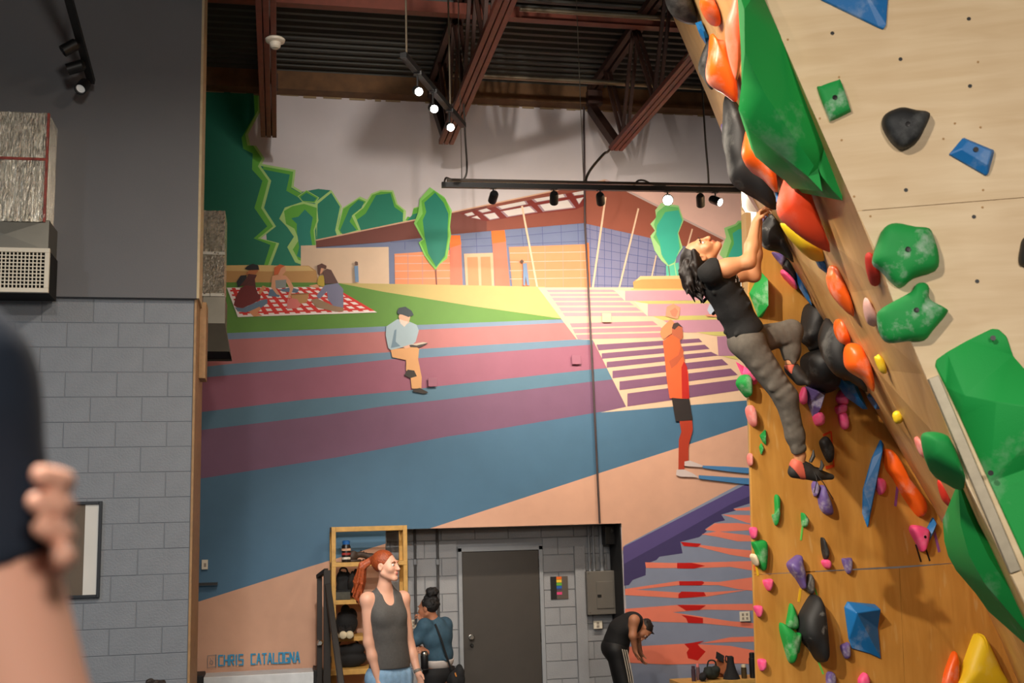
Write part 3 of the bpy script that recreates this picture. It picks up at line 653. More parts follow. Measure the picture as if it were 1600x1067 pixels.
# people and picnic
P = Paint('painted_picnic_blanket')
TL, TR, BR, BLc = [np.array(q) for q in cp([(62, 325), (1125, 316), (1560, 572), (172, 618)])]
bi = lambda u, v: tuple((TL*(1-u)+TR*u)*(1-v)+(BLc*(1-u)+BR*u)*v)
P.poly((244, 232, 230), [bi(0, 0), bi(1, 0), bi(1, 1), bi(0, 1)])
for i in range(13):
    u = (i+0.55)/13; P.poly((214, 44, 36), [bi(u, 0.01), bi(u+0.036, 0.01), bi(u+0.036, 0.94), bi(u, 0.94)]); _lvl[0] -= 0.95
_lvl[0] += 0.95
for i in range(6):
    v_ = (i+0.5)/6.6; P.poly((214, 44, 36), [bi(0.02, v_), bi(0.97, v_), bi(0.97, v_+0.06), bi(0.02, v_+0.06)]); _lvl[0] -= 0.95
_lvl[0] += 0.95
P.done()
def figure(pieces, fn, name='painted_person'):
    P = Paint(name)
    for rgb, q in pieces: P.poly(rgb, fn(q))
    P.done()
SK = (246, 178, 138)
figure([((30, 32, 40), [(160, 265), (200, 205), (260, 200), (255, 290), (170, 322)]), ((214, 128, 74), [(250, 192), (290, 145), (382, 150), (350, 192)]), ((34, 26, 32), [(243, 132), (268, 108), (320, 87), (375, 103), (386, 148), (290, 152), (250, 142)])], cp)
figure([((112, 138, 166), [(140, 520), (220, 530), (400, 450), (465, 438), (468, 480), (400, 530), (250, 572), (170, 562)]), ((240, 160, 110), [(280, 565), (390, 515), (402, 540), (370, 575), (418, 605), (330, 614)]), ((126, 34, 34), [(130, 500), (150, 420), (200, 330), (260, 290), (345, 310), (375, 390), (400, 400), (395, 440), (350, 470), (220, 530), (160, 522)]), ((240, 160, 110), [(375, 372), (420, 305), (455, 318), (430, 350), (395, 395)]), ((98, 42, 36), [(190, 312), (250, 240), (280, 188), (362, 200), (342, 240), (357, 372), (330, 310), (240, 302)])], cp)
figure([((106, 130, 160), [(472, 410), (490, 345), (530, 338), (592, 400), (582, 418)]), ((106, 130, 160), [(585, 345), (700, 322), (780, 345), (765, 378), (620, 365)]), (SK, [(503, 322), (515, 210), (560, 200), (650, 205), (690, 250), (728, 320), (690, 432), (668, 432), (690, 340), (650, 262), (548, 262), (548, 330), (600, 405), (560, 392)]), ((158, 166, 164), [(545, 252), (655, 246), (650, 328), (550, 334)]), (SK, [(570, 150), (640, 112), (652, 160), (612, 205), (575, 200)]), ((232, 112, 56), [(532, 205), (535, 125), (590, 93), (642, 108), (602, 132), (575, 192), (545, 200)])], cp)
figure([((206, 178, 62), [(963, 272), (980, 210), (1030, 200), (1036, 322), (970, 302)]), (SK, [(878, 305), (960, 292), (992, 325), (930, 328)]), (SK, [(975, 140), (1032, 128), (1012, 180), (990, 192)]), ((104, 62, 52), [(963, 105), (1008, 84), (1056, 108), (1052, 142), (1000, 128), (985, 218), (970, 180)])], cp)
figure([((172, 138, 108), [(898, 450), (960, 432), (1120, 505), (1224, 525), (1224, 562), (1150, 567), (950, 522)]), ((136, 138, 172), [(958, 402), (1040, 300), (1170, 280), (1222, 340), (1224, 526), (1120, 506), (1068, 440), (1060, 362), (995, 432), (970, 432)]), ((108, 74, 68), [(1014, 170), (1060, 138), (1102, 150), (1172, 280), (1040, 292), (1030, 220)])], cp)
figure([((190, 142, 88), [(700, 390), (882, 378), (862, 470), (770, 492), (710, 442)]), ((150, 100, 60), [(700, 390), (882, 378), (880, 392), (702, 402)]), ((222, 120, 116), [(663, 455), (700, 430), (762, 440), (802, 500), (762, 532), (663, 537)])], cp, 'painted_basket')
figure([((238, 178, 120), [(1238, 388), (1340, 378), (1390, 364), (1416, 385), (1410, 450), (1432, 560), (1430, 632), (1370, 632), (1363, 560), (1335, 518), (1335, 455), (1250, 437)]), ((176, 200, 214), [(1212, 245), (1280, 200), (1340, 208), (1400, 235), (1414, 270), (1395, 340), (1370, 362), (1240, 392), (1224, 380), (1208, 300)]), ((120, 150, 172), [(1262, 270), (1275, 262), (1270, 340), (1300, 368), (1240, 380)]),
        ((248, 192, 162), [(1288, 182), (1300, 160), (1362, 178), (1352, 222), (1320, 246), (1295, 216)]), ((240, 226, 214), [(1294, 200), (1330, 212), (1350, 216), (1325, 248), (1300, 228)]), ((54, 68, 78), [(1278, 158), (1290, 130), (1330, 122), (1370, 148), (1382, 175), (1350, 187), (1310, 172), (1285, 168)]), ((52, 44, 40), [(1323, 548), (1345, 514), (1385, 520), (1402, 555), (1360, 567)]), ((52, 44, 40), [(1376, 638), (1420, 628), (1474, 656), (1450, 665), (1380, 652)]), ((246, 190, 160), [(1315, 372), (1360, 358), (1365, 374), (1330, 384)]), ((70, 60, 60), [(1355, 362), (1440, 345), (1472, 350), (1420, 376), (1360, 374)]), ((222, 206, 190), [(1360, 358), (1440, 343), (1468, 348), (1400, 364)])], c4)
figure([((250, 164, 128), [(655, 335), (664, 270), (710, 248), (758, 275), (752, 325), (738, 355), (690, 345)]), ((236, 140, 110), [(685, 300), (722, 275), (742, 300), (725, 342), (700, 335)]), ((250, 150, 100), [(618, 462), (625, 420), (690, 355), (718, 380), (705, 450), (640, 495)])], cb)
figure([((196, 104, 70), [(700, 415), (720, 380), (772, 408), (777, 482), (755, 505), (790, 640), (740, 690), (700, 450)]), ((70, 54, 50), [(698, 418), (710, 385), (740, 378), (777, 415), (745, 402), (718, 428)])], cb)
figure([((255, 108, 58), [(533, 138), (585, 95), (635, 125), (650, 220), (690, 330), (698, 496), (575, 492), (558, 380), (540, 200)]), ((200, 36, 28), [(648, 300), (665, 262), (684, 300), (698, 496), (652, 494)]), ((202, 96, 60), [(570, 262), (630, 222), (645, 160), (662, 200), (655, 235), (620, 282), (586, 308)]), ((48, 42, 42), [(588, 490), (698, 498), (718, 627), (612, 637)]), ((186, 62, 36), [(635, 635), (715, 630), (719, 690), (692, 790), (692, 882), (667, 892), (667, 937), (629, 937), (632, 750), (648, 700)]),
        ((224, 208, 206), [(618, 936), (666, 936), (720, 960), (757, 985), (640, 980), (615, 970)]), ((224, 208, 206), [(667, 886), (700, 880), (782, 910), (772, 922), (667, 914)]), ((82, 140, 196), [(780, 911), (930, 917), (1300, 940), (1300, 985), (930, 947), (780, 926)]), ((82, 140, 196), [(755, 971), (1300, 1005), (1300, 1050), (1030, 1026), (755, 993)])], c6)
figure([((200, 216, 236), [(943, 292), (960, 250), (985, 255), (1050, 320), (960, 322)]), ((240, 160, 130), [(930, 325), (1060, 320), (1060, 340), (940, 338)])], cb)
for q in ([(1013, 650), (1020, 640), (1034, 645), (1036, 665), (1020, 668)],): figure([((124, 162, 206), [(1012, 670), (1036, 668), (1040, 770), (1018, 770)]), ((110, 80, 70), q)], c7)
figure([((120, 150, 190), [(862, 655), (885, 650), (890, 700), (902, 790), (888, 790), (878, 735), (875, 790), (864, 790)]), ((90, 70, 60), [(842, 640), (855, 628), (868, 640), (860, 655)])], c8)
# signature: square emblem and block lettering
P = Paint('painted_signature')
SG = (32, 138, 184)
sx = lambda x, y: (341+x, 1040.5-x*0.045-y)   # baseline rises to the right
GL = {'C': [[(1, 1), (0, 1), (0, 0), (1, 0)]], 'H': [[(0, 0), (0, 1)], [(1, 0), (1, 1)], [(0, .5), (1, .5)]], 'R': [[(0, 0), (0, 1), (1, 1), (1, .5), (0, .5)], [(.4, .5), (1, 0)]], 'I': [[(.5, 0), (.5, 1)]], 'S': [[(1, 1), (0, 1), (0, .5), (1, .5), (1, 0), (0, 0)]],
      'A': [[(0, 0), (.45, 1), (.55, 1), (1, 0)], [(.2, .35), (.8, .35)]], 'T': [[(0, 1), (1, 1)], [(.5, 1), (.5, 0)]], 'L': [[(0, 1), (0, 0), (1, 0)]], 'O': [[(0, 0), (0, 1), (1, 1), (1, 0), (0, 0)]], 'G': [[(1, 1), (0, 1), (0, 0), (1, 0), (1, .45), (.55, .45)]], 'N': [[(0, 0), (0, 1), (1, 0), (1, 1)]]}
xx = 1.5
for ch in 'CHRIS CATALOGNA':
    if ch == ' ': xx += 10.5; continue
    w = 3.0 if ch == 'I' else 6.0
    for ln in GL[ch]: P.stroke(SG, [sx(xx+a*w, 1.5+b*15.5) for a, b in ln], 2.2)
    xx += w+2.6
P.stroke((90, 116, 130), [sx(-3, 0.3), sx(-3, 18.5)], 1.6); P.stroke((120, 116, 116), [sx(-3, 18.5), sx(-16, 17.6), sx(-16, -1), sx(-3, 0.3)], 0.9)
P.stroke((104, 108, 118), [sx(-10+2.6*math.cos(t*math.pi/4), 7+3*math.sin(t*math.pi/4)) for t in range(9)], 0.9); P.stroke((104, 108, 118), [sx(-12, 13), sx(-11, 12.5)], 1.0); P.stroke((104, 108, 118), [sx(-8, 13), sx(-7, 12.5)], 1.0)
P.done()
YP = YM-0.001-_lvl[0]*PAINT       # front of the topmost paint layer
# timber ledge at the foot of the mural, left
p0, p1 = at_y(296, 1056, YM-0.10), at_y(508, 1044, YM-0.10)
tag(G().box((p0[0]-0.4, YM-0.12, p1[2]-0.07), (p1[0], YP-0.004, p1[2])).build('trim_3', m_wood, bevel=0.004), kind='structure')

# ================================================================== CLIMBING WALL
aC, aA = math.radians(8), math.radians(-23)
dC = A_(math.cos(aC), math.sin(aC), 0); nC = A_(math.sin(aC), -math.cos(aC), 0); pC = J(1180, 800, 8.1)
dA = A_(math.cos(aA), math.sin(aA), 0); nA = A_(math.sin(aA), -math.cos(aA), 0); pA = J(1380, 450, 4.8)
onC = lambda px, py: on_plane(px, py, pC, nC)
onA = lambda px, py: on_plane(px, py, pA, nA)
FAR = [(1012, -70), (1040, 0), (1105, 150), (1165, 300), (1236, 412), (1269, 477), (1308, 545), (1355, 620), (1427, 735), (1482, 834), (1545, 955), (1592, 1067), (1650, 1215)]
NEAR = [(1095, -230), (1195, 0), (1262, 155), (1335, 320), (1366, 386), (1395, 468), (1431, 550), (1452, 600), (1481, 670), (1512, 758), (1578, 893), (1660, 1067), (1800, 1400)]
fx = lambda y: np.interp(y, [p[1] for p in FAR], [p[0] for p in FAR]); nx_ = lambda y: np.interp(y, [p[1] for p in NEAR], [p[0] for p in NEAR])
plyA = plywood('pale birch plywood', (226, 196, 152), (240, 214, 174), 0.5, grain_dir=(1, 1, 9))
plyB = plywood('birch plywood worn and shade-tinted', (204, 158, 98), (222, 180, 120), 0.38, stain=(226, 206, 176), grain_dir=(3, 3, 1))  # mid tone puts the leaning face's shade into the colour; chalk streaks are real
plyC = plywood('plywood with amber bounce tint', (204, 146, 66), (222, 166, 84), 0.42, stain=(226, 196, 140), grain_dir=(6, 6, 1))  # amber paints shading and warm bounced light into the plywood colour
def sheet(name, poly3, n, material, parent, t=0.02):
    """one plywood sheet: front polygon plus thickness to the back"""
    poly3 = [np.asarray(p, float) for p in poly3]; nn = np.zeros(3)
    for i in range(len(poly3)): nn += np.cross(poly3[i]-poly3[0], poly3[(i+1) % len(poly3)]-poly3[0])
    if nn@n < 0: poly3.reverse()
    k = len(poly3)
    v = poly3+[p-np.asarray(n)*t for p in poly3]
    f = [tuple(range(k)), tuple(range(2*k-1, k-1, -1))]+[(i, i+k, (i+1) % k+k, (i+1) % k) for i in range(k)]
    o = mk(name, v, f, material); adopt(parent, o); return o
# timber studs behind the sheets carry the whole wall (the structure object itself)
g = G(); cl = [onC(1159, 310), onC(1183, 1067), onC(1188, 1210)]
back = A_(0.35, 0.9, 0)
g.bar(onC(1163, 330)-nC*0.06+dC*0.05, onC(1190, 1210)-nC*0.06+dC*0.05, 0.04, 0.09, up=(0, 1, 0))
g.bar(onC(1260, 560)-nC*0.06, onC(1285, 1210)-nC*0.06, 0.04, 0.09, up=(0, 1, 0))
g.bar(onA(1330, 200)-nA*0.07+dA*0.15, onA(1700, 1100)-nA*0.07+dA*0.15, 0.04, 0.09, up=(0, 1, 0))
g.bar(onA(1700, -200)-nA*0.07, onA(1800, 1500)-nA*0.07, 0.04, 0.09, up=(0, 1, 0))
climb = tag(g.build('wall_climbing', mat('stud timber', (176, 142, 98), 0.7)), kind='structure')
YSEAM = lambda x: 898-(x-1178)*0.045
def far_pts(y0, y1): return [onC(fx(y), y) for y in sorted(set([y0, y1]+[p[1] for p in FAR if y0 < p[1] < y1]))]
ys_far = 879.0
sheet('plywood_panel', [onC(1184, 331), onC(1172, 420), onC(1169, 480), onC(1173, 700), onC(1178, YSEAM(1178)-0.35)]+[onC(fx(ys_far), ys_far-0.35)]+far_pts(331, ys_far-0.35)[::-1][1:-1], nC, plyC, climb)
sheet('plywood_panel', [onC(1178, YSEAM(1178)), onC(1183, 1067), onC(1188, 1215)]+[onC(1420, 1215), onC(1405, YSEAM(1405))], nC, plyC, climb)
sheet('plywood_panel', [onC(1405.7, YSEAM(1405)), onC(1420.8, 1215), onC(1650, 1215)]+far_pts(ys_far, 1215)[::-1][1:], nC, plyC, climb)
# side return towards the mural wall, and the leaning side (two runs of sheets)
ret = [onC(*q) for q in ((1165, 301), (1184, 332), (1172, 420), (1169, 480), (1173, 700), (1183, 1067), (1188, 1215))]
rb = [at_y(*q, 11.2) for q in ((1156, 296), (1158, 330), (1162, 410), (1170, 480), (1175, 700), (1186, 1067), (1192, 1215))]
rb[-1][2] = rb[-2][2]*0+0.46
o = mk('return_panel', [p-nC*0.001 for p in ret]+rb, [(i, i+7, i+8, i+1) for i in range(6)], plyA); adopt(climb, o)
NB = [-230, 0, 155, 320, 386, 468, 550, 600, 670, 758, 893, 1067, 1400]
def strip(f0, f1, name):
    """part of the leaning face between fractions f0..f1 of its width (0 = far edge)"""
    K = 13; v = []
    for i in range(K):
        t = i/(K-1); yf = -70+(1215+70)*t; yn = -230+(1400+230)*t
        a, b = onC(fx(yf), yf), onA(nx_(yn), yn); v += [a+(b-a)*f0, a+(b-a)*f1]
    n = len(v); nrmv = nrm(np.cross(v[1]-v[0], v[2]-v[0])); nrmv = nrmv if nrmv@(CAM-v[0]) > 0 else -nrmv
    v += [p-nrmv*0.02 for p in v]
    f = []
    for i in range(K-1): f += [(2*i, 2*i+1, 2*i+3, 2*i+2), (n+2*i, n+2*i+2, n+2*i+3, n+2*i+1), (2*i, 2*i+2, n+2*i+2, n+2*i), (2*i+1, n+2*i+1, n+2*i+3, 2*i+3)]
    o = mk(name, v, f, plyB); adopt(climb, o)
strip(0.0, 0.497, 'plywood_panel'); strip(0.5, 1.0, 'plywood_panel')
ysA = lambda x: 330-(x-1337)*0.08
near_pts = lambda y0, y1: [onA(nx_(y), y) for y in sorted(set([y0, y1]+[p[1] for p in NEAR if y0 < p[1] < y1]))]
sheet('plywood_panel', near_pts(-230, 329)+[onA(2000, ysA(2000)-1), onA(2000, -330)], nA, plyA, climb)
sheet('plywood_panel', near_pts(330, 1400)+[onA(2000, 1500), onA(2000, ysA(2000))], nA, plyA, climb)
# edge batten on the lower rim of the pale face
e0, e1, e2 = onA(1457, 590), onA(1585, 893), onA(1676, 1080)
nb_ = nA*0.012
adopt(climb, G().bar(e0+nb_, e1+nb_, 0.044, 0.03, up=nA).build('edge_batten', mat('greyed aluminium edge', (168, 156, 134), 0.45, 0.4, var=0.1, scale=20), bevel=0.003),
      G().bar(e1+nb_+nrm(e2-e1)*0.004, e2+nb_, 0.044, 0.03, up=nA).build('edge_batten', plyA, bevel=0.003))
# threaded bolt holes in the pale face
g = G()
for q in ((1300.5, 52), (1407, 92.5), (1513.7, 29.5), (1515.5, 134.5), (1415.5, 297), (1521.7, 338.8), (1526.8, 439.5), (1621, 70), (1625, 290), (1722, 140), (1632, 395)):
    g.lathe(onA(*q)+nA*0.0004, nA, [(0.0085, 0), (0.0085, 0.0012), (0.003, 0.0014)], 10)
o = g.build('bolt_holes', mat('black bolt hole', (22, 18, 16), 0.5), climb); o['kind'] = 'stuff'
g = G()
for q in ((1230.8, 62), (1311, 120.5), (1528, 97), (1492, 193), (1532, 199), (1315, 219), (1474, 217), (1281, 185), (1334.5, 307), (1360, 338), (1536, 297), (1535, 324)):
    g.lathe(onA(*q)+nA*0.0004, nA, [(0.005, 0), (0.005, 0.001), (0.002, 0.0011)], 8)
o = g.build('screw_dots', mat('filled screw hole', (176, 134, 84), 0.7), climb); o['kind'] = 'stuff'

# ------------------------------------------------------------------ holds
def resample(pts, n=36, smooth=True):
    pts = [np.asarray(p, float) for p in pts]; m = len(pts); out = []
    if not smooth: return pts
    k = max(2, int(round(n/m)))
    for i in range(m):
        p0, p1, p2, p3 = pts[i-1], pts[i], pts[(i+1) % m], pts[(i+2) % m]
        for j in range(k):
            t = j/k; out.append(0.5*((2*p1)+(-p0+p2)*t+(2*p0-5*p1+4*p2-p3)*t*t+(-p0+3*p1-3*p2+p3)*t**3))
    return out
HM = {'green': chalky('green hold', (20, 150, 62), 0.5), 'green chalk': chalky('chalked green hold', (22, 150, 66), 0.6, cscale=5.0, thresh=0.55), 'green matt': chalky('matt green volume', (16, 158, 66), 0.28, cscale=2.0, thresh=0.58),
      'black': chalky('black hold', (24, 24, 25), 0.12, 0.6), 'black chalk': chalky('chalked black hold', (30, 31, 32), 0.4, 0.6, 6), 'blue': chalky('blue hold', (18, 110, 178), 0.3, 0.45), 'orange': chalky('orange hold', (244, 98, 22), 0.35, 0.35),
      'redorange': chalky('red orange hold', (232, 70, 28), 0.1, 0.55), 'salmon': chalky('salmon hold', (242, 104, 68), 0.15, 0.5), 'red': chalky('red hold', (214, 46, 26), 0.15), 'pink': chalky('pink hold', (250, 84, 142), 0.25, 0.5), 'pale pink': chalky('pale pink hold', (232, 130, 122), 0.5, 0.45), 'white pink': chalky('chalk covered pink hold', (226, 176, 164), 0.6, 0.5),
      'purple': chalky('purple hold', (104, 84, 148), 0.5, 0.5, 6, 0.54), 'yellow': chalky('yellow hold', (232, 196, 34), 0.15, 0.5), 'grey': chalky('dark grey hold', (84, 82, 80), 0.4, 0.5, 6), 'cream': chalky('cream hold', (226, 206, 170), 0.3)}
bolt_m = mat('bolt head', (28, 26, 26), 0.35, 0.7)
def finish_hold(v, f, n, color, label, group, smooth, base, bolt=None, sharp=None, name='climbing_hold'):
    o = mk(name, [p-base for p in v], f, HM[color], smooth=smooth, sharp=sharp); o.location = base
    tag(o, label, 'climbing hold', group)
    if bolt is not None:
        b = G().lathe(bolt-base, n, [(0.011, -0.004), (0.011, 0.003), (0.005, 0.0035)], 10).build('bolt', bolt_m); b.parent = o
    return o
RINGS = [(1.0, 0.0), (0.985, 0.35), (0.93, 0.62), (0.80, 0.82), (0.58, 0.94), (0.30, 1.0)]
def dome(plane, pts, h, color, label, group, smooth=True, rings=RINGS, bolt=False, lump=0.0, shift=(0, 0), facet=False):
    fn, n = (onA, nA) if plane == 'A' else (onC, nC)
    R = resample([fn(*p) for p in pts], 40, smooth); c = sum(R)/len(R); m = len(R)
    cs = fn(*(np.mean(pts, 0)+np.array(shift)))
    v = [p-n*0.004 for p in R]; f = []
    for (s_, h_) in rings:
        cc_ = c+(cs-c)*h_
        for p in R:
            q = cc_+(p-c)*s_+n*(h*h_)
            if lump: q = q+n*lump*h*math.sin(37*q[0]+23*q[2])*math.sin(29*q[2]-17*q[0])*h_
            v.append(q)
    for r_ in range(len(rings)):
        for i in range(m): f.append((r_*m+i, r_*m+(i+1) % m, (r_+1)*m+(i+1) % m, (r_+1)*m+i))
    top = len(rings)*m; f.append(tuple(top+i for i in range(m))); f.append(tuple(reversed(range(m))))
    nn = np.cross(R[m//3]-R[0], R[2*m//3]-R[0])
    if nn@n < 0: f = [tuple(reversed(q)) for q in f]
    return finish_hold(v, f, n, color, label, group, not facet, c, (cs+n*(h*(1+lump*0.5))) if bolt else None, None if not facet else 20)
def volume(plane, pts, inner, color, label, group, bolts=(), rim=0.012, edges=(), soft=None):
    """faceted plywood volume: outline on the panel, inner points (px, py, height)"""
    fn, n, d = (onA, nA, dA) if plane == 'A' else (onC, nC, dC)
    O = [fn(*p) for p in pts]; I = [fn(a, b) for a, b, _ in inner]; c = sum(O)/len(O)
    to2 = lambda p: Vector(((p-c)@d, p[2]-c[2])); P2 = [to2(p) for p in O+I]; k = len(O)
    vs, es, fs, ov, oe, of = delaunay_2d_cdt(P2, [(i, (i+1) % k) for i in range(k)]+[tuple(q if q >= 0 else k-1-q for q in e) for e in edges], [], 1, 1e-6)
    hs = [rim]*k+[q[2] for q in inner]
    base = [c+d*q[0]+A_(0, 0, q[1]) for q in vs]
    hh = [hs[o_[0]] if o_ else 0.0 for o_ in ov]
    v = [p+n*h for p, h in zip(base, hh)]; f = [tuple(q) for q in fs]
    for q in range(len(f)):
        a, b, e = [v[i] for i in f[q][:3]]
        if np.cross(b-a, e-a)@n < 0: f[q] = tuple(reversed(f[q]))
    nb = len(v); ring = [j for j in range(k)]; inv = {o_[0]: i for i, o_ in enumerate(ov) if o_}
    v += [base[inv[j]]-n*0.004 for j in ring]
    for j in range(k):
        a, b = inv[j], inv[(j+1) % k]; f.append((a, b, nb+(j+1) % k, nb+j))
    f.append(tuple(nb+j for j in reversed(range(k))))
    o = finish_hold(v, f, n, color, label, group, soft is not None, c, None, soft)
    bm = o.modifiers.new('bevel', 'BEVEL'); bm.width = 0.004; bm.segments = 1; bm.limit_method = 'ANGLE'; bm.angle_limit = 0.3
    for (a, b, h) in bolts:
        q = G().lathe(fn(a, b)+n*h-c, n, [(0.011, 0), (0.011, 0.004)], 10).build('bolt', bolt_m); q.parent = o
    return o
def depth_B(px, py):
    f_, n_ = float(fx(py)), float(nx_(py)); s_ = min(0.98, max(0.02, (px-f_)/(n_-f_)))
    df = (onC(f_, py)-CAM)@cf; dn = (onA(n_, py)-CAM)@cf
    return 1.0/((1-s_)/df+s_/dn)
AXB = nrm((onC(1160, 300)-onA(1335, 320))*A_(1, 1, 0))     # along the leaning face, away from the viewer
def jut(pts, t, color, label, group, smooth=True, root=None, facet=False, front=0.30, ridge=None, bolt=None):
    """hold standing out from the leaning side face, seen edge-on: a tapering body running back along the face"""
    ph = max(pts, key=lambda p: (p[0]-fx(p[1]))/(nx_(p[1])-fx(p[1]))) if root is None else root
    d = depth_B(*ph)
    R = resample([J(a, b, d) for a, b in pts], 40, smooth); m = len(R); c = sum(R)/m
    rt = J(*ph, d); v = []; f = []
    prof_ = [(-front*0.9, 0.35), (-front*0.75, 0.68), (-front*0.4, 0.9), (0.0, 1.0), (0.18, 0.97), (0.4, 0.82), (0.6, 0.55), (0.75, 0.25)]
    if facet: prof_ = [(-front*0.8, 0.45), (0.0, 1.0), (0.3, 0.9), (0.75, 0.2)]
    for (o_, s_) in prof_:
        cen = c if o_ <= 0 else c+(rt-c)*min(1, o_/0.75)*0.8
        for p in R: v.append(cen+(p-c)*s_+AXB*(o_*t))
    L = len(prof_)
    for r_ in range(L-1):
        for i in range(m): f.append((r_*m+i, r_*m+(i+1) % m, (r_+1)*m+(i+1) % m, (r_+1)*m+i))
    f.append(tuple(reversed(range(m)))); f.append(tuple((L-1)*m+i for i in range(m)))
    nn = np.cross(R[m//3]-R[0], R[2*m//3]-R[0])
    if nn@AXB > 0: pass
    else: f = [tuple(reversed(q)) for q in f]
    f = [tuple(reversed(q)) for q in f]
    return finish_hold(v, f, -AXB, color, label, group, not facet, rt, None, 25 if facet else None)
def ridged(pts, inner, edges, t, color, label, group, root, soft=42):
    """corner volume: outline at the depth of its root, inner points pulled out towards the viewer, body running back along the face"""
    d = depth_B(*root); k = len(pts)
    vs, es, fs, ov, oe, of = delaunay_2d_cdt([Vector(p[:2]) for p in list(pts)+list(inner)], [(i, (i+1) % k) for i in range(k)]+[tuple(q if q >= 0 else k-1-q for q in e) for e in edges], [], 1, 1e-6)
    hs = [0.0]*k+[q[2] for q in inner]; inv = {}
    for i, o_ in enumerate(ov):
        for q in o_: inv.setdefault(q, i)
    v = [J(p[0], p[1], d-(hs[ov[i][0]] if ov[i] else 0)) for i, p in enumerate(vs)]; f = []
    for q in fs:
        a, b, e = [v[i] for i in q[:3]]; f.append(tuple(q) if np.cross(b-a, e-a)@cf < 0 else tuple(reversed(q)))
    n = len(v); ring = [inv[i] for i in range(k)]; c = sum(v[i] for i in ring)/k; rt = J(*root, d)
    v += [v[i]+(rt-v[i])*0.45+AXB*t for i in ring]
    area = sum(pts[i][0]*pts[(i+1) % k][1]-pts[(i+1) % k][0]*pts[i][1] for i in range(k))
    for i in range(k):
        q = (ring[i], ring[(i+1) % k], n+(i+1) % k, n+i); f.append(q if area > 0 else tuple(reversed(q)))
    f.append(tuple(n+i for i in range(k)) if area > 0 else tuple(n+i for i in reversed(range(k))))
    return finish_hold(v, f, -AXB, color, label, group, True, rt, None, soft)
c12 = lambda p: crop(1200, 0, 4, p); cpl = lambda p: crop(1300, 330, 3.05, p); cq = lambda p: crop(1150, 750, 3.364, p); cr3 = lambda p: crop(1300, 700, 2.907, p)
ck = lambda p: crop(1350, 600, 2.284, p); cl2 = lambda p: crop(1120, 480, 3.556, p); cw = lambda p: crop(1180, 380, 4.104, p); ct = lambda p: crop(1030, 0, 2.667, p); c1 = lambda p: crop(1040, 300, 5.335, p); cz = lambda p: crop(1200, 500, 4, p)
GA, GC, GB = 'holds on the pale front panel', 'holds on the amber panel', 'holds along the leaning side face'
# --- pale front panel
volume('A', [(1281, 0), (1290, -60), (1392, -75), (1384.5, 40), (1380, 47), (1372, 44)], [(1340, -20, 0.06)], 'blue', 'blue pointed volume cut off by the top edge of the picture', GA)
dome('A', c12([(310, 565), (325, 545), (430, 508), (455, 515), (512, 680), (505, 705), (395, 757), (380, 748)]), 0.035, 'green chalk', 'small chalky green rounded square hold on the pale panel', GA, bolt=True, rings=[(1, 0), (.97, .5), (.9, .9), (.5, 1.0)])
dome('A', c12([(710, 775), (735, 712), (830, 674), (920, 690), (990, 700), (1010, 728), (975, 810), (925, 895), (842, 938), (785, 912), (735, 845)]), 0.075, 'black', 'rounded black triangular hold on the pale panel', GA, bolt=True, shift=(0, 6))
volume('A', [(1482, 242), (1504, 216), (1553.5, 236.5), (1544, 272), (1540, 275.5)], [(1499, 237, 0.035), (1510, 224, 0.035), (1547, 240, 0.035), (1541, 262, 0.035)], 'blue', 'flat blue four-sided hold with one bolt on the pale panel', GA, bolts=[(1522, 238, 0.036)])
dome('A', cpl([(190, 245), (215, 150), (245, 85), (300, 62), (390, 80), (460, 88), (485, 140), (507, 225), (492, 285), (390, 320), (330, 365), (285, 345), (230, 285)]), 0.09, 'green chalk', 'chalk-covered green pentagon hold on the pale panel', GA, bolt=True, lump=0.06)
dome('A', cpl([(213, 510), (235, 465), (370, 390), (400, 350), (440, 345), (460, 370), (462, 425), (540, 470), (545, 492), (480, 570), (440, 615), (360, 620), (270, 628), (230, 590)]), 0.08, 'green chalk', 'chalky green star-shaped hold below the green pentagon', GA, bolt=True, lump=0.08)
volume('A', [(1461, 572), (1463, 562), (1480, 550), (1510, 533), (1549, 514), (1560, 515), (1572, 526), (1582, 556), (1650, 655), (1760, 860), (1760, 1180), (1700, 1100), (1615, 905), (1545, 752), (1500, 652), (1478, 606)], [(1500, 622, 0.10), (1545, 634, 0.14), (1640, 650, 0.18), (1700, 740, 0.18)], 'green matt', 'huge matt green volume at the right edge of the picture', GA, bolts=[(1543, 740, 0.06), (1549, 530, 0.03)], edges=((-1, -2), (-2, -3), (-3, -4)), soft=40)
dome('A', [(1592, 412), (1593, 392), (1602, 370), (1640, 372), (1655, 400), (1640, 425), (1602, 418)], 0.06, 'black', 'black hold cut off by the right edge of the picture', GA)
# --- amber panel
volume('C', cq([(568, 668), (585, 638), (727, 652), (742, 780), (757, 938), (700, 912), (607, 885), (590, 830)]), [q+(h,) for q, h in zip(cq([(592, 695), (716, 676)]), (0.10, 0.10))], 'blue', 'big faceted blue volume low on the amber panel', GC, edges=((-1, 4), (-1, -2)))
dome('C', cq([(395, 598), (420, 650), (437, 790), (447, 925), (437, 957), (412, 940), (380, 890), (325, 820), (320, 735), (345, 670)]), 0.16, 'black chalk', 'long chalk-smeared black teardrop hold beside the green pair', GC)
dome('C', cq([(285, 647), (318, 735), (316, 778), (290, 784), (262, 765), (270, 700)]), 0.05, 'green', 'pointed green hold, upper of the pair beside the black teardrop', GC)
dome('C', cq([(230, 748), (265, 770), (300, 800), (327, 802), (322, 860), (318, 905), (300, 920), (290, 962), (270, 945), (245, 860), (227, 790)]), 0.08, 'green', 'lobed green hold, lower of the pair beside the black teardrop', GC, lump=0.1)
dome('C', cq([(264, 440), (290, 412), (322, 392), (335, 420), (352, 550), (345, 572), (315, 525), (280, 480)]), 0.08, 'purple', 'purple pocketed hold with a yellow tape tail', GC, lump=0.15)
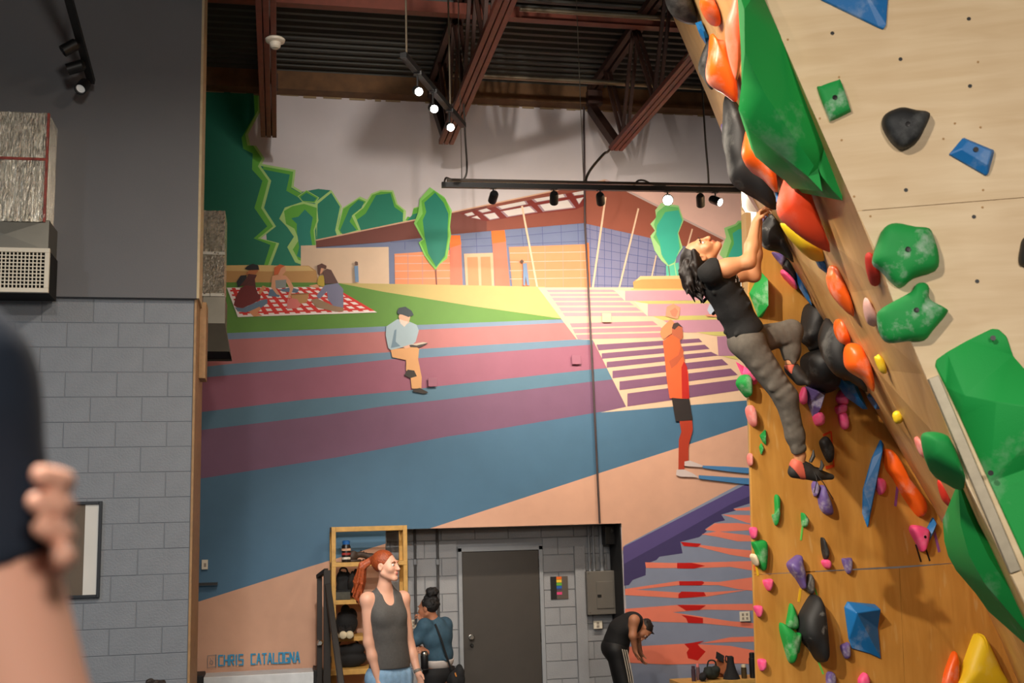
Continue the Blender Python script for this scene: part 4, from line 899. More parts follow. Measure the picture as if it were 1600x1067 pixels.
dome('C', cq([(356, 545), (380, 492), (400, 520), (403, 580), (390, 600), (358, 568)]), 0.05, 'grey', 'small dark grey hold on top of the black teardrop', GC, lump=0.1)
dome('C', cq([(82, 335), (90, 323), (152, 325), (150, 465), (128, 466), (110, 430), (98, 380)]), 0.06, 'green', 'squarish green hold on the left edge of the amber panel', GC)
dome('C', cq([(73, 400), (85, 386), (100, 415), (108, 445), (98, 450), (82, 425)]), 0.06, 'cream', 'small ribbed cream hold in front of the squarish green hold', GC)
PINKS = [([(140, 528), (160, 520), (180, 520), (184, 545), (170, 582), (150, 560)], 'pink nub below the squarish green hold'), ([(92, 665), (110, 658), (126, 662), (130, 690), (118, 720), (104, 703)], 'pink nub beside the white wall outlet'), ([(70, 255), (85, 246), (101, 255), (98, 300), (86, 308), (74, 285)], 'pink nub above the squarish green hold at the panel edge'), ([(112, 948), (130, 938), (147, 945), (145, 990), (125, 1000)], 'pink nub beside the tall black bottle'),
         ([(447, 425), (475, 417), (489, 440), (481, 466), (460, 456)], 'pink nub under the slim black hold'), ([(421, 848), (445, 822), (460, 830), (462, 862), (440, 870)], 'pink nub on the black teardrop, upper of two'), ([(437, 880), (460, 868), (470, 900), (468, 930), (452, 930)], 'pink nub on the black teardrop, lower of two'), ([(640, 1045), (668, 1010), (688, 1035), (688, 1080), (650, 1080)], 'pink hold cut off by the bottom edge below the blue volume')]
for q, lb in PINKS: dome('C', cq(q), 0.05, 'pink', lb, GC)
for q, lb in (([(554, 416), (575, 410), (599, 412), (600, 470), (588, 494), (570, 470)], 'small purple hold right of the slim black hold'), ([(546, 872), (570, 856), (586, 857), (591, 925), (575, 939), (558, 915)], 'small purple hold beside the big blue volume'), ([(472, 1022), (490, 1004), (512, 1022), (514, 1080), (478, 1080)], 'purple hold cut off by the bottom edge of the picture')): dome('C', cq(q), 0.045, 'purple', lb, GC)
dome('C', cq([(443, 315), (450, 302), (468, 350), (478, 385), (474, 412), (460, 415), (448, 370)]), 0.05, 'black', 'slim black leaf-shaped hold above a pink nub', GC)
dome('C', cq([(200, 92), (211, 75), (223, 95), (221, 165), (224, 182), (212, 236), (200, 230), (187, 184), (202, 172)]), 0.04, 'green', 'slim green arrow-shaped hold on the amber panel', GC)
dome('C', cq([(341, 172), (356, 185), (371, 212), (362, 246), (346, 242), (342, 215)]), 0.05, 'green chalk', 'small chalky green hold with a green tape tail', GC)
dome('C', cq([(396, 22), (412, 4), (426, 45), (412, 86), (400, 62)]), 0.05, 'purple', 'small purple hold directly under the climber\'s lower shoe', GC)
dome('C', cq([(428, 60), (445, 25), (470, 85), (490, 140), (497, 180), (470, 182), (440, 150), (428, 95)]), 0.07, 'purple', 'chalky purple hold below the climber\'s lower shoe', GC, lump=0.1)
volume('C', [(1362, 715), (1375, 687), (1379.5, 694), (1372, 740), (1355, 824), (1347, 802), (1348, 765)], [(1371, 706, 0.06), (1353, 796, 0.06)], 'blue', 'long narrow blue volume slanting down the amber panel', GC, edges=((-1, -2),))
dome('C', cr3([(186, 142), (205, 134), (229, 150), (231, 190), (215, 213), (200, 190)]), 0.06, 'pink', 'pink nub beside the long narrow blue volume', GC)
dome('C', cr3([(231, 18), (245, 4), (268, 45), (300, 115), (345, 175), (400, 245), (413, 290), (395, 313), (365, 285), (310, 205), (275, 140), (240, 90)]), 0.11, 'orange', 'long sausage-shaped orange hold with a chalked top', GC)
dome('C', cr3([(349, 372), (365, 349), (420, 364), (426, 400), (420, 440), (405, 472), (378, 430)]), 0.07, 'pink', 'pink wedge hold with two black tape tails', GC, bolt=True)
volume('C', cr3([(418, 388), (455, 314), (469, 340), (462, 380), (428, 443)]), [q+(0.05,) for q in cr3([(438, 385), (455, 345)])], 'blue', 'small blue sliver hold beside the pink wedge hold', GC)
dome('C', cr3([(500, 1090), (510, 1010), (545, 924), (561, 945), (562, 1010), (550, 1090)]), 0.06, 'orange', 'orange leaf-shaped hold left of the yellow volume', GC)
dome('C', cr3([(545, 1120), (585, 1000), (635, 860), (652, 843), (672, 855), (740, 1000), (785, 1120)]), 0.12, 'yellow', 'large yellow cone volume at the bottom edge', GC)
dome('C', cr3([(826, 968), (845, 923), (872, 958), (876, 1010), (857, 1030), (835, 1000)]), 0.06, 'pink', 'deep pink hold at the bottom right corner', GC, bolt=True)
dome('C', cl2([(568, 755), (582, 728), (603, 721), (634, 775), (636, 845), (618, 863), (592, 822)]), 0.06, 'black', 'black oval hold framed with orange tape by the climber\'s toe', GC)
dome('C', cl2([(455, 500), (475, 444), (488, 470), (488, 535), (465, 532)]), 0.05, 'pink', 'pink hold left of the purple volume', GC)
volume('C', cl2([(484, 440), (545, 445), (603, 470), (562, 590), (536, 622), (505, 540)]), [q+(0.09,) for q in cl2([(530, 480), (560, 500), (540, 570)])], 'purple', 'purple pointed volume under the big black hold', GC)
dome('C', cl2([(530, 603), (550, 584), (571, 610), (569, 656), (545, 652)]), 0.09, 'pink', 'pink nub on the tip of the purple volume', GC)
dome('C', cl2([(462, 300), (485, 262), (540, 240), (600, 252), (621, 320), (612, 468), (565, 470), (500, 440), (472, 385)]), 0.24, 'black', 'big round black hold under the climber\'s raised foot', GC)
dome('C', cl2([(480, 5), (530, -20), (580, 60), (596, 130), (592, 245), (520, 246), (500, 220), (458, 180), (462, 115)]), 0.18, 'black', 'tall black hold beside the climber\'s raised knee', GC)
for q, lb in (([(422, 490), (448, 438), (472, 458), (486, 500), (480, 532), (440, 526)], 'pink pebble hold, uppermost of three in a cluster'), ([(416, 548), (442, 530), (476, 536), (470, 582), (430, 588)], 'pink pebble hold, middle of three in a cluster'), ([(436, 592), (470, 580), (489, 655), (476, 686), (450, 662)], 'pink pebble hold, lowest of three in a cluster')): dome('C', cz(q), 0.06, 'pink', lb, GC)
volume('C', c1([(696, 845), (790, 668), (806, 700), (802, 1045), (770, 1045)]), [q+(0.14,) for q in c1([(770, 760), (772, 980)])], 'green', 'tall green wedge on the panel edge behind the climber\'s chest', GC)
dome('C', cl2([(106, 420), (135, 377), (167, 398), (170, 500), (130, 466)]), 0.1, 'green', 'round green hold on the panel edge behind the climber\'s thigh', GC)
volume('C', cl2([(112, 308), (150, 330), (218, 386), (216, 430), (170, 429), (140, 372)]), [q+(0.1,) for q in cl2([(165, 372), (195, 400)])], 'pink', 'bright pink volume behind the climber\'s thigh', GC)
dome('C', cl2([(158, 572), (178, 545), (200, 578), (206, 664), (178, 642)]), 0.07, 'pale pink', 'pale pink hold on the panel edge level with the climber\'s shin', GC)
dome('C', cl2([(167, 832), (180, 811), (186, 840), (184, 882), (172, 868)]), 0.05, 'pale pink', 'pale pink sliver hold on the panel edge level with the lower shoe', GC)
volume('C', cl2([(236, 712), (268, 679), (271, 766), (254, 750)]), [q+(0.04,) for q in cl2([(258, 722)])], 'green', 'pale green shard hold, upper of two near the panel edge', GC)
volume('C', cl2([(234, 776), (245, 754), (258, 796), (244, 820)]), [q+(0.035,) for q in cl2([(245, 785)])], 'green', 'pale green shard hold, lower of two near the panel edge', GC)
# --- leaning side face, seen edge-on
jut(ct([(25, -60), (90, -90), (130, -20), (156, 72), (140, 93), (75, 76), (40, 45), (22, -10)]), 0.35, 'black', 'black hold cut off by the top edge beside the roof joists', GB)
jut(ct([(168, 10), (190, -20), (235, 20), (257, 82), (215, 72), (180, 42)]), 0.3, 'orange', 'orange hold at the very top of the leaning face', GB)
jut(ct([(150, 96), (175, 87), (206, 155), (190, 161), (163, 130)]), 0.15, 'blue', 'small blue hold below the topmost black hold', GB, facet=True, smooth=False)
jut(ct([(163, 270), (205, 165), (230, 200), (225, 370), (180, 322)]), 0.25, 'black', 'black hold peeking out behind the chalked orange horn', GB)
jut(ct([(193, 305), (203, 230), (212, 145), (240, 170), (275, 185), (300, 290), (325, 350), (322, 424), (270, 390), (210, 352)]), 0.5, 'orange', 'glossy orange horn hold with a chalked flank', GB)
jut(ct([(273, 130), (292, 50), (318, -30), (345, 20), (352, 130), (340, 260), (322, 335), (290, 250)]), 0.35, 'salmon', 'tall salmon hold left of the large green volume', GB)
_g7 = ct([(323, -60), (420, -60), (440, 0), (520, 180), (600, 400), (690, 600), (760, 775), (764, 836), (720, 790), (675, 730), (662, 700), (680, 798), (620, 735), (500, 640), (372, 532), (330, 455), (343, 350), (340, 200)])
ridged(_g7, [q+(h,) for q, h in zip(ct([(355, 40), (357, 220), (440, 390), (560, 570), (645, 690), (470, 230), (580, 470)]), (0.16, 0.16, 0.15, 0.10, 0.04, 0.05, 0.05))], ((-1, -2), (-2, -3), (-3, -4), (-4, -5)), 0.6, 'green matt', 'long chalky green volume running down the panel corner', GB, ct([(600, 400)])[0])
jut(ct([(283, 418), (330, 440), (356, 540), (346, 640), (365, 685), (440, 740), (492, 850), (490, 872), (460, 870), (400, 830), (330, 790), (296, 752), (292, 700), (272, 620), (276, 520)]), 0.5, 'black', 'long wavy black hold above the climber\'s hands', GB)
jut(ct([(343, 640), (352, 580), (366, 538), (400, 570), (470, 660), (490, 788), (420, 722), (360, 682)]), 0.4, 'orange', 'orange hold lying against the long wavy black hold', GB)
jut(ct([(287, 412), (310, 416), (328, 452), (305, 442)]), 0.12, 'blue', 'blue sliver above the long wavy black hold', GB, facet=True, smooth=False)
jut(ct([(484, 798), (500, 805), (502, 852), (488, 842)]), 0.12, 'blue', 'blue sliver between the wavy black hold and the red hold', GB, facet=True, smooth=False)
jut(ct([(257, 522), (270, 512), (282, 520), (282, 556), (262, 552)]), 0.1, 'purple', 'tiny purple hold on the far edge above the ceiling track', GB)
jut(ct([(498, 830), (520, 760), (545, 700), (575, 695), (605, 725), (640, 850), (700, 1015), (705, 1050), (610, 1002), (515, 925), (494, 885)]), 0.5, 'redorange', 'large red-orange rounded hold above the climber\'s hands', GB)
jut(ct([(508, 930), (600, 995), (682, 1042), (676, 1064), (600, 1042), (530, 978)]), 0.3, 'yellow', 'thin yellow hold under the large red-orange hold', GB)
jut(c1([(800, 192), (830, 165), (860, 150), (850, 215), (830, 245), (803, 252)]), 0.2, 'purple', 'purple hold gripped by the climber', GB)
jut(c1([(768, 345), (788, 285), (825, 235), (862, 178), (905, 215), (940, 280), (1000, 420), (1070, 585), (1000, 540), (930, 500), (850, 484), (798, 442)]), 0.45, 'black chalk', 'grey-black hold with chalk marks below the climber\'s hands', GB)
jut(c1([(882, 505), (930, 508), (1005, 540), (975, 614), (920, 562)]), 0.2, 'purple', 'purple hold beside the climber\'s elbow', GB)
jut(c1([(972, 612), (1012, 556), (1075, 660), (1080, 730), (1000, 662)]), 0.2, 'black', 'small black hold wedged above the pink one at the far edge', GB)
jut(c1([(956, 672), (980, 648), (1080, 745), (1085, 795), (990, 712)]), 0.2, 'pink', 'pink hold jutting from the far edge near the climber\'s elbow', GB)
jut(cw([(262, 185), (305, 250), (365, 400), (340, 372), (290, 292)]), 0.2, 'blue', 'long blue sliver on the far edge of the leaning face', GB, facet=True, smooth=False)
jut(cw([(376, 72), (420, 74), (442, 110), (462, 184), (420, 150)]), 0.2, 'blue', 'blue wedge below the thin yellow hold', GB, facet=True, smooth=False)
jut(cw([(473, 235), (480, 180), (492, 142), (540, 190), (600, 350), (634, 468), (570, 422), (502, 332)]), 0.35, 'orange', 'orange leaf-shaped hold halfway down the leaning face', GB)
jut(cw([(518, 510), (532, 486), (560, 510), (602, 600), (607, 648), (555, 642), (525, 582)]), 0.3, 'orange', 'small plain orange hold above the chalked orange one', GB)
jut(cw([(580, 655), (660, 648), (720, 745), (752, 840), (762, 952), (700, 882), (600, 818), (568, 752)]), 0.4, 'orange', 'chalked orange hold beside the curved black hold', GB)
jut(cw([(500, 512), (525, 580), (577, 680), (572, 760), (620, 820), (700, 908), (720, 952), (690, 942), (600, 882), (520, 852), (460, 782), (438, 702), (446, 620)]), 0.45, 'black', 'curved black hold under the small orange hold', GB)
jut(cw([(430, 525), (468, 560), (452, 612), (438, 602)]), 0.15, 'blue', 'blue chip between the tall and the curved black holds', GB, facet=True, smooth=False)
jut(cw([(470, 800), (560, 882), (642, 885), (722, 1064), (690, 1064), (580, 985), (520, 900)]), 0.3, 'blue', 'broad blue wedge under the curved black hold', GB, facet=True, smooth=False)
jut(cw([(733, 985), (750, 964), (798, 1062), (775, 1066)]), 0.2, 'blue', 'small blue wedge right of the broad blue wedge', GB, facet=True, smooth=False)
jut(cw([(703, 92), (725, 58), (752, 100), (805, 218), (770, 222), (725, 172)]), 0.2, 'red', 'thin red hold at the left of the green pentagon', GB)
jut(cw([(692, 400), (706, 348), (740, 410), (780, 475), (775, 515), (720, 482)]), 0.2, 'white pink', 'chalk-white teardrop hold left of the green star', GB)
jut(cw([(763, 740), (775, 722), (795, 714), (832, 760), (842, 832), (800, 822)]), 0.12, 'yellow', 'ribbed yellow hold, upper of two small yellow ones', GB)
jut(cz([(776, 592), (800, 566), (832, 578), (848, 606), (832, 642), (795, 642)]), 0.12, 'yellow', 'knobbly yellow hold, lower of two small yellow ones', GB)
jut(ck([(203, 195), (213, 174), (250, 170), (282, 178), (305, 205), (360, 342), (330, 332), (240, 282), (213, 246)]), 0.35, 'green chalk', 'chalky dark green hold against the edge batten', GB)
jut(ck([(186, 200), (205, 196), (212, 240), (225, 270), (200, 250)]), 0.15, 'pale pink', 'pale red hold behind the chalky dark green hold', GB)
jut(ck([(262, 350), (275, 345), (305, 400), (308, 436), (280, 410)]), 0.15, 'red', 'small red teardrop hold with a red tape tail', GB)
ridged([(1497, 753), (1512, 764), (1545, 828), (1580, 895), (1640, 1010), (1640, 1040), (1600, 984), (1568, 946), (1538, 911), (1514, 867), (1501, 819)], [(1512, 800, 0.03), (1545, 870, 0.05), (1590, 940, 0.05)], ((-1, -2), (-2, -3)), 0.5, 'green matt', 'green volume tucked under the edge batten at lower right', GB, (1560, 880))
# --- route-marking tape
def tape(plane, a, b, w, rgb, label):
    fn, n = (onA, nA) if plane == 'A' else (onC, nC); p, q = fn(*a), fn(*b)
    o = G().bar(p+n*0.0015, q+n*0.0015, w, 0.0022, up=n).build('route_tape', mat('tape %d %d %d' % rgb, rgb, 0.5, var=0)); tag(o, label, 'tape', 'route marking tape')
for (a, b, w, rgb, lb) in ((cq([(338, 570)])[0], cq([(329, 640)])[0], 0.018, (236, 190, 40), 'yellow tape strip below the purple pocketed hold'), (cq([(404, 545)])[0], cq([(426, 606)])[0], 0.012, (110, 214, 90), 'green tape strip beside the small dark grey hold'), (cq([(349, 245)])[0], cq([(340, 316)])[0], 0.014, (110, 214, 90), 'green tape strip below the small chalky green hold'), (cq([(434, 957)])[0], cq([(458, 1020)])[0], 0.014, (110, 214, 90), 'green tape strip at the foot of the black teardrop'),
                          (cq([(105, 440)])[0], cq([(115, 503)])[0], 0.015, (236, 190, 40), 'yellow tape strip below the small cream hold'), (cr3([(380, 438)])[0], cr3([(404, 517)])[0], 0.014, (30, 28, 28), 'black tape strip, left of two under the pink wedge'), (cr3([(422, 447)])[0], cr3([(444, 513)])[0], 0.014, (30, 28, 28), 'black tape strip, right of two under the pink wedge'), (cr3([(462, 372)])[0], cr3([(487, 472)])[0], 0.022, (150, 84, 158), 'purple tape strip beside the blue sliver hold'),
                          (cr3([(297, 176)])[0], cr3([(287, 264)])[0], 0.022, (150, 84, 158), 'purple tape strip left of the orange sausage hold'), (cl2([(590, 712)])[0], cl2([(632, 692)])[0], 0.016, (226, 72, 30), 'orange tape strip above the framed black oval hold'), (cl2([(634, 690)])[0], cl2([(650, 885)])[0], 0.012, (226, 72, 30), 'orange tape strip right of the framed black oval hold'), (cl2([(604, 892)])[0], cl2([(650, 880)])[0], 0.024, (226, 72, 30), 'orange tape strip below the framed black oval hold'), (cq([(92, 447)])[0], cq([(98, 476)])[0], 0.012, (238, 120, 60), 'short orange tape strip at the left edge of the amber panel')):
    tape('C', a, b, w, rgb, lb)

# ================================================================== FITTINGS
m_blk = mat('black powder coat', (20, 20, 21), 0.45, var=0)
m_white = mat('off-white enamel', (226, 218, 200), 0.45, var=0.03)
m_sheet = mat('galvanised sheet', (124, 120, 110), 0.45, 0.8, var=0.1, scale=4)
m_foil = foil('crinkled foil wrap')
m_redtape = mat('red printed tape', (150, 60, 48), 0.5, var=0.4, scale=30)
# unseen high-bay lamps above the viewer
for i, (x, y, z, e, c, lb_) in enumerate(UNSEEN_BAYS):
    r = tag(empty('unseen_bay_lamp', (x, y, z)), lb_, 'lamp', 'unseen high-bay lamps')
    G().lathe((x, y, z-0.29), (0, 0, 1), [(0.26, 0), (0.25, 0.05), (0.17, 0.2), (0.08, 0.26), (0.05, 0.3)], 28).build('shade', m_blk, r, smooth=True)
    G().tube([(x, y, z), (x, y, ZDECK)], 0.01).build('stem', m_blk, r)
r = tag(empty('added_fill_panel', (ADDED_FILL[0], ADDED_FILL[1]-0.1, ADDED_FILL[2])), 'large white fill panel added on the unseen rear wall behind the viewer', 'lamp')
G().box((ADDED_FILL[0]-0.7, Y_MIN, ADDED_FILL[2]-0.7), (ADDED_FILL[0]+0.7, ADDED_FILL[1]-0.12, ADDED_FILL[2]+0.7)).build('housing', m_white, r, bevel=0.01)
# --- foil duct with egg-crate grille on the left wall
YD = YL-0.40
def rect(y, x0, y0, x1, y1): a, b = at_y(x0, y1, y), at_y(x1, y0, y); return a[0], a[2], b[0], b[2]
root = tag(empty('air_duct', at_y(40, 455, YD)), 'foil-wrapped air duct with white return grille on the grey wall', 'duct')
x0, z0, x1, z1 = rect(YD, -70, 178, 77, 344)
g = G(); nx2, nz2 = 70, 26; colj = [rnd.uniform(-0.010, 0.004) for _ in range(80)]       # wrinkled foil skin
vv = []
for j in range(nz2+1):
    for i in range(nx2+1): vv.append((x0+(x1-x0)*i/nx2, YD-0.010+colj[i]+rnd.uniform(-0.005, 0.004), z0+(z1-z0)*j/nz2))
g.add(vv, [(j*(nx2+1)+i, j*(nx2+1)+i+1, (j+1)*(nx2+1)+i+1, (j+1)*(nx2+1)+i) for j in range(nz2) for i in range(nx2)])
g.box((x0, YD, z0), (x1, YL-0.05, z1))
g.build('foil_wrap', m_foil, root)
zt_ = at_y(40, 249, YD)[2]
G().box((x0, YD-0.022, zt_-0.010), (x1+0.004, YD-0.012, zt_+0.010)).build('tape_band', m_redtape, root)
G().box((x1-0.010, YD-0.020, z0), (x1+0.006, YD+0.01, z1)).build('tape_band', m_redtape, root)
x0b, z0b, x1b, z1b = rect(YD, -70, 344, 77, 389)
g = G(); cx_, cz_ = (x0b+x1b)/2, (z0b+z1b)/2
cx_ = at_y(8, 366, YD)[0]
g.add([(x0b, YD, z0b), (x1b, YD, z0b), (x1b, YD, z1b), (x0b, YD, z1b), (cx_, YD-0.012, cz_)], [(0, 1, 4), (1, 2, 4), (2, 3, 4), (3, 0, 4)])
g.box((x0b, YD+0.001, z0b), (x1b, YL-0.05, z1b)); g.build('sheet_collar', m_sheet, root)
x0c, z0c, x1c, z1c = rect(YD-0.03, -70, 388, 78, 455)
gf = G(); fr = 0.035
gf.box((x0c, YD-0.035, z0c), (x1c, YD, z0c+fr)).box((x0c, YD-0.035, z1c-fr), (x1c, YD, z1c)).box((x1c-fr, YD-0.035, z0c+fr), (x1c, YD, z1c-fr)).box((x0c, YD-0.035, z0c+fr), (x0c+fr, YD, z1c-fr))
gf.build('grille_frame', m_white, root, bevel=0.003)
gg = G(); st = 0.0285
x = x1c-fr-st
while x > x0c+fr: gg.box((x-0.004, YD-0.028, z0c+fr), (x+0.004, YD-0.012, z1c-fr)); x -= st
z = z0c+fr+st
while z < z1c-fr: gg.box((x0c+fr, YD-0.027, z-0.004), (x1c-fr, YD-0.013, z+0.004)); z += st
gg.build('grille_grid', m_white, root)
G().box((x0c+0.01, YD+0.001, z0c+0.01), (x1c-0.01, YL-0.05, z1c-0.01)).build('grille_box', mat('dark duct inside', (16, 16, 16), 0.9, var=0), root)
# --- foil drop duct in front of the mural, beyond the wall end
Y2 = 11.3
root = tag(empty('drop_duct', at_y(340, 560, Y2)), 'foil-wrapped drop duct with flared sheet-metal mouth beside the mural', 'duct')
x0, z0, x1, z1 = rect(Y2, 316, 330, 352, 463); side = at_y(357, 400, Y2+0.35)[0]-x1
vv = []; nx2, nz2 = 14, 40
for j in range(nz2+1):
    for i in range(nx2+1): vv.append((x0+(x1-x0)*i/nx2, Y2-0.008+rnd.uniform(-0.012, 0.008), z0+(z1-z0)*j/nz2))
g = G().add(vv, [(j*(nx2+1)+i, j*(nx2+1)+i+1, (j+1)*(nx2+1)+i+1, (j+1)*(nx2+1)+i) for j in range(nz2) for i in range(nx2)])
g.box((x0, Y2, z0), (x1, Y2+0.45, z1)); g.build('foil_wrap', m_foil, root)
G().box((x0-0.45, Y2+0.05, z1-0.45), (x0, YM-0.001, z1-0.05)).build('duct_run', m_sheet, root)
for py in (396, 461): zq = at_y(335, py, Y2)[2]; G().box((x0, Y2-0.016, zq-0.014), (x1+0.004, Y2-0.009, zq+0.014)).build('foil_tape', mat('bright foil tape', (170, 166, 156), 0.5, 0.9, var=0.1), root)
xb0, zb0, xb1, zb1 = rect(Y2, 316, 463, 352, 552); zm = at_y(340, 505, Y2)[2]; xf = at_y(359, 552, Y2-0.10)[0]; yf = Y2-0.12
g = G().box((xb0, Y2, zm), (xb1, Y2+0.45, zb1))
g.add([(xb0, Y2, zm), (xb1, Y2, zm), (xb1, Y2+0.45, zm), (xb0, Y2+0.45, zm), (xb0, yf, zb0), (xf, yf, zb0), (xf, Y2+0.5, zb0), (xb0, Y2+0.5, zb0)], [(0, 4, 5, 1), (1, 5, 6, 2), (2, 6, 7, 3), (3, 7, 4, 0)])
g.build('sheet_mouth', m_sheet, root)
G().add([(xb0, yf+0.01, zb0+0.02), (xf-0.01, yf+0.01, zb0+0.02), (xf-0.01, Y2+0.49, zb0+0.02), (xb0, Y2+0.49, zb0+0.02)], [(0, 1, 2, 3)]).build('mouth_opening', mat('dark duct inside', (16, 16, 16), 0.9), root)
# --- framed mirror on the left wall, its reflections painted as flat panels
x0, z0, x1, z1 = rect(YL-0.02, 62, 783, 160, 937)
root = tag(empty('framed_mirror', ((x0+x1)/2, YL, z0)), 'black-framed mirror with painted-in reflections on the grey block wall behind the hand', 'mirror')
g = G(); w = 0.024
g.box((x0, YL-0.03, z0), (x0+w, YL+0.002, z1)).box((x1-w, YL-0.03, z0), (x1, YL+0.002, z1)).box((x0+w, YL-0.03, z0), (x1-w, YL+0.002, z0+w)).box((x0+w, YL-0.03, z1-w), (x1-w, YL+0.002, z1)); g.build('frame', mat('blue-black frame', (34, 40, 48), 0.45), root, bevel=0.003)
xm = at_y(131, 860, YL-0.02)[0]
G().box((xm, YL-0.014, z0+w), (x1-w, YL, z1-w)).build('print', mat('white painted reflection', (226, 224, 218), 0.12, var=0.03, scale=3), root)  # pale half of the painted mirror reflection
G().box((x0+w, YL-0.013, z0+w), (xm, YL, z1-w)).build('print', mat('brown painted reflection', (112, 100, 88), 0.15, var=0.1, scale=4), root)  # dark half of the painted mirror reflection

# --- track lights
def head(root, at, aim, lit=False, L=0.13, r=0.042, drop=0.11, em=60):
    """lamp head: stem, yoke, cylinder, lens"""
    at = np.asarray(at, float); d = nrm(aim)
    c = at-A_(0, 0, drop)
    G().box(tuple(at-A_(0.03, 0.02, 0.03)), tuple(at+A_(0.03, 0.02, 0.0))).build('adapter', m_blk, root)
    G().tube([at-A_(0, 0, 0.02), c], 0.008, 8).build('stem', m_blk, root)
    b = G().lathe(c-d*L*0.5, d, [(r*0.8, 0), (r, 0.02), (r, L), (r*0.86, L), (r*0.8, L-0.02)], 20).build('lamp_head', m_blk, root, smooth=True)
    if lit: G().lathe(c+d*(L*0.5-0.018), d, [(r*0.84, 0), (r*0.84, 0.003)], 20).build('lens', mat('lit lamp lens %d' % em, (255, 250, 240), 0.3, var=0, emit=em), root)
    else: G().lathe(c+d*(L*0.5-0.018), d, [(r*0.84, 0), (r*0.84, 0.003)], 20).build('lens', mat('lamp lens', (230, 220, 205), 0.2, var=0, emit=6, emit_rgb=(255, 226, 190)), root)
    return c+d*(L*0.5+0.01)
# long track in front of the mural
ZT = 5.55
tl, tr = at_z(690, 289, ZT), at_z(1157, 297.5, ZT); td_ = nrm(tr-tl)
root = tag(empty('track_light', (tl+tr)/2), 'long black track with six spot heads hung before the mural', 'track light')
G().bar(tl, tr+td_*0.4, 0.045, 0.05).build('track', m_blk, root)
up2 = A_(0, 0, 0.05)
G().bar(tl+td_*0.05+up2, tr+td_*0.4+up2, 0.03, 0.025).build('conduit', mat('dark bronze conduit', (58, 48, 40), 0.4, 0.4), root)
on_t = lambda px, py: (lambda s: tl+td_*s)((at_z(px, py, ZT)-tl)@td_)
wallp = lambda px, py: at_y(px, py, YM)
for px, tgt, en_ in ((769, (710, 520), 110), (864, (860, 590), 225), (937, (965, 570), 245), (1096, (1110, 640), 240)):
    a = on_t(px, 294); t_ = wallp(*tgt); p = head(root, a, t_-a+A_(0, 0, 0.15)); spot_lamp(p, t_, en_, WARM, 130, 1.0)
a = on_t(1043, 295); p = head(root, a, CAM-a+A_(0, 0, -0.6), True, r=0.055, em=400)
a = on_t(1118, 296); p = head(root, a, A_(0.45, -0.75, -0.5), True, em=120); spot_lamp(p, at_y(1168, 360, 9.6), 200, WARM, 90, 1.0)
for px, py, e_ in ((722, 289, (727, 0)), (913, 292, (906, 100)), (1108, 296, (1098, 90))):
    a = on_t(px, py); b = A_(a[0], a[1], ZDECK-0.05); G().tube([a, b], 0.004, 6).build('hanger_wire', mat('steel wire', (120, 112, 100), 0.4, 0.8, var=0), root)
m_cord = mat('dark cable', (52, 44, 38), 0.5, var=0)
a = on_t(695, 287)+A_(0, 0, 0.02)
pts = [a, J(697, 278, 11.2), J(707, 281, 11.2), J(720, 283, 11.2), J(728, 274, 11.2), J(729.5, 255, 11.2), J(727, 215, 11.3), J(724, 150, 11.4)]
def curve3(pts, n=6):
    out = []
    for i in range(len(pts)-1):
        p0, p1, p2, p3 = pts[max(i-1, 0)], pts[i], pts[i+1], pts[min(i+2, len(pts)-1)]
        for j in range(n):
            t = j/n; out.append(0.5*((2*p1)+(p2-p0)*t+(2*p0-5*p1+4*p2-p3)*t*t+(3*p1-p0-3*p2+p3)*t**3))
    return out+[pts[-1]]
G().tube(curve3(pts), 0.010, 8).build('feed_cable', m_cord, root, smooth=True)
G().tube(curve3([J(990, 293, 11.2), J(996, 283, 11.2), J(1006, 282, 11.2), J(1020, 288, 11.2), J(1040, 290, 11.2)]), 0.010, 8).build('feed_cable', m_cord, root, smooth=True)
G().tube(curve3([J(1092, 290, 11.3), J(1104, 288, 11.3), J(1107, 280, 11.3), J(1102, 215, 11.4), J(1097, 130, 11.5)]), 0.010, 8).build('feed_cable', m_cord, root, smooth=True)
# short track with three lit lamps
Z2 = 5.85; a0, a1 = at_z(630, 86, Z2), at_z(724, 196, Z2); d2 = nrm(a1-a0)
root = tag(empty('track_light', (a0+a1)/2), 'short black track with three lit lamps hung below the roof', 'track light')
G().bar(a0, a1, 0.05, 0.045).build('track', m_blk, root); G().bar(a0+d2*0.1+A_(0, 0, 0.035), a1+A_(0, 0, 0.035), 0.018, 0.02).build('rail_top', mat('brass rail', (128, 104, 70), 0.4, 0.5), root)
for px, py, hx, hy in ((650, 112, 648, 142), (677, 140, 675, 170), (704, 170, 702, 194)):
    a = a0+d2*((at_z(px, py, Z2)-a0)@d2); p = head(root, a, CAM+A_(1.5, 2.0, 0.2)-a, True, r=0.036, drop=0.16, em=150)
for px, py in ((637, 92), (706, 172)):
    a = a0+d2*((at_z(px, py, Z2)-a0)@d2); G().tube([a, A_(a[0], a[1], ZDECK)], 0.008, 8).build('hanger_rod', m_pipe, root)
spot_lamp(a1+A_(0.1, -0.3, -0.35), J(1170, 480, 7.2), 120, WARM, 60, 1.0)
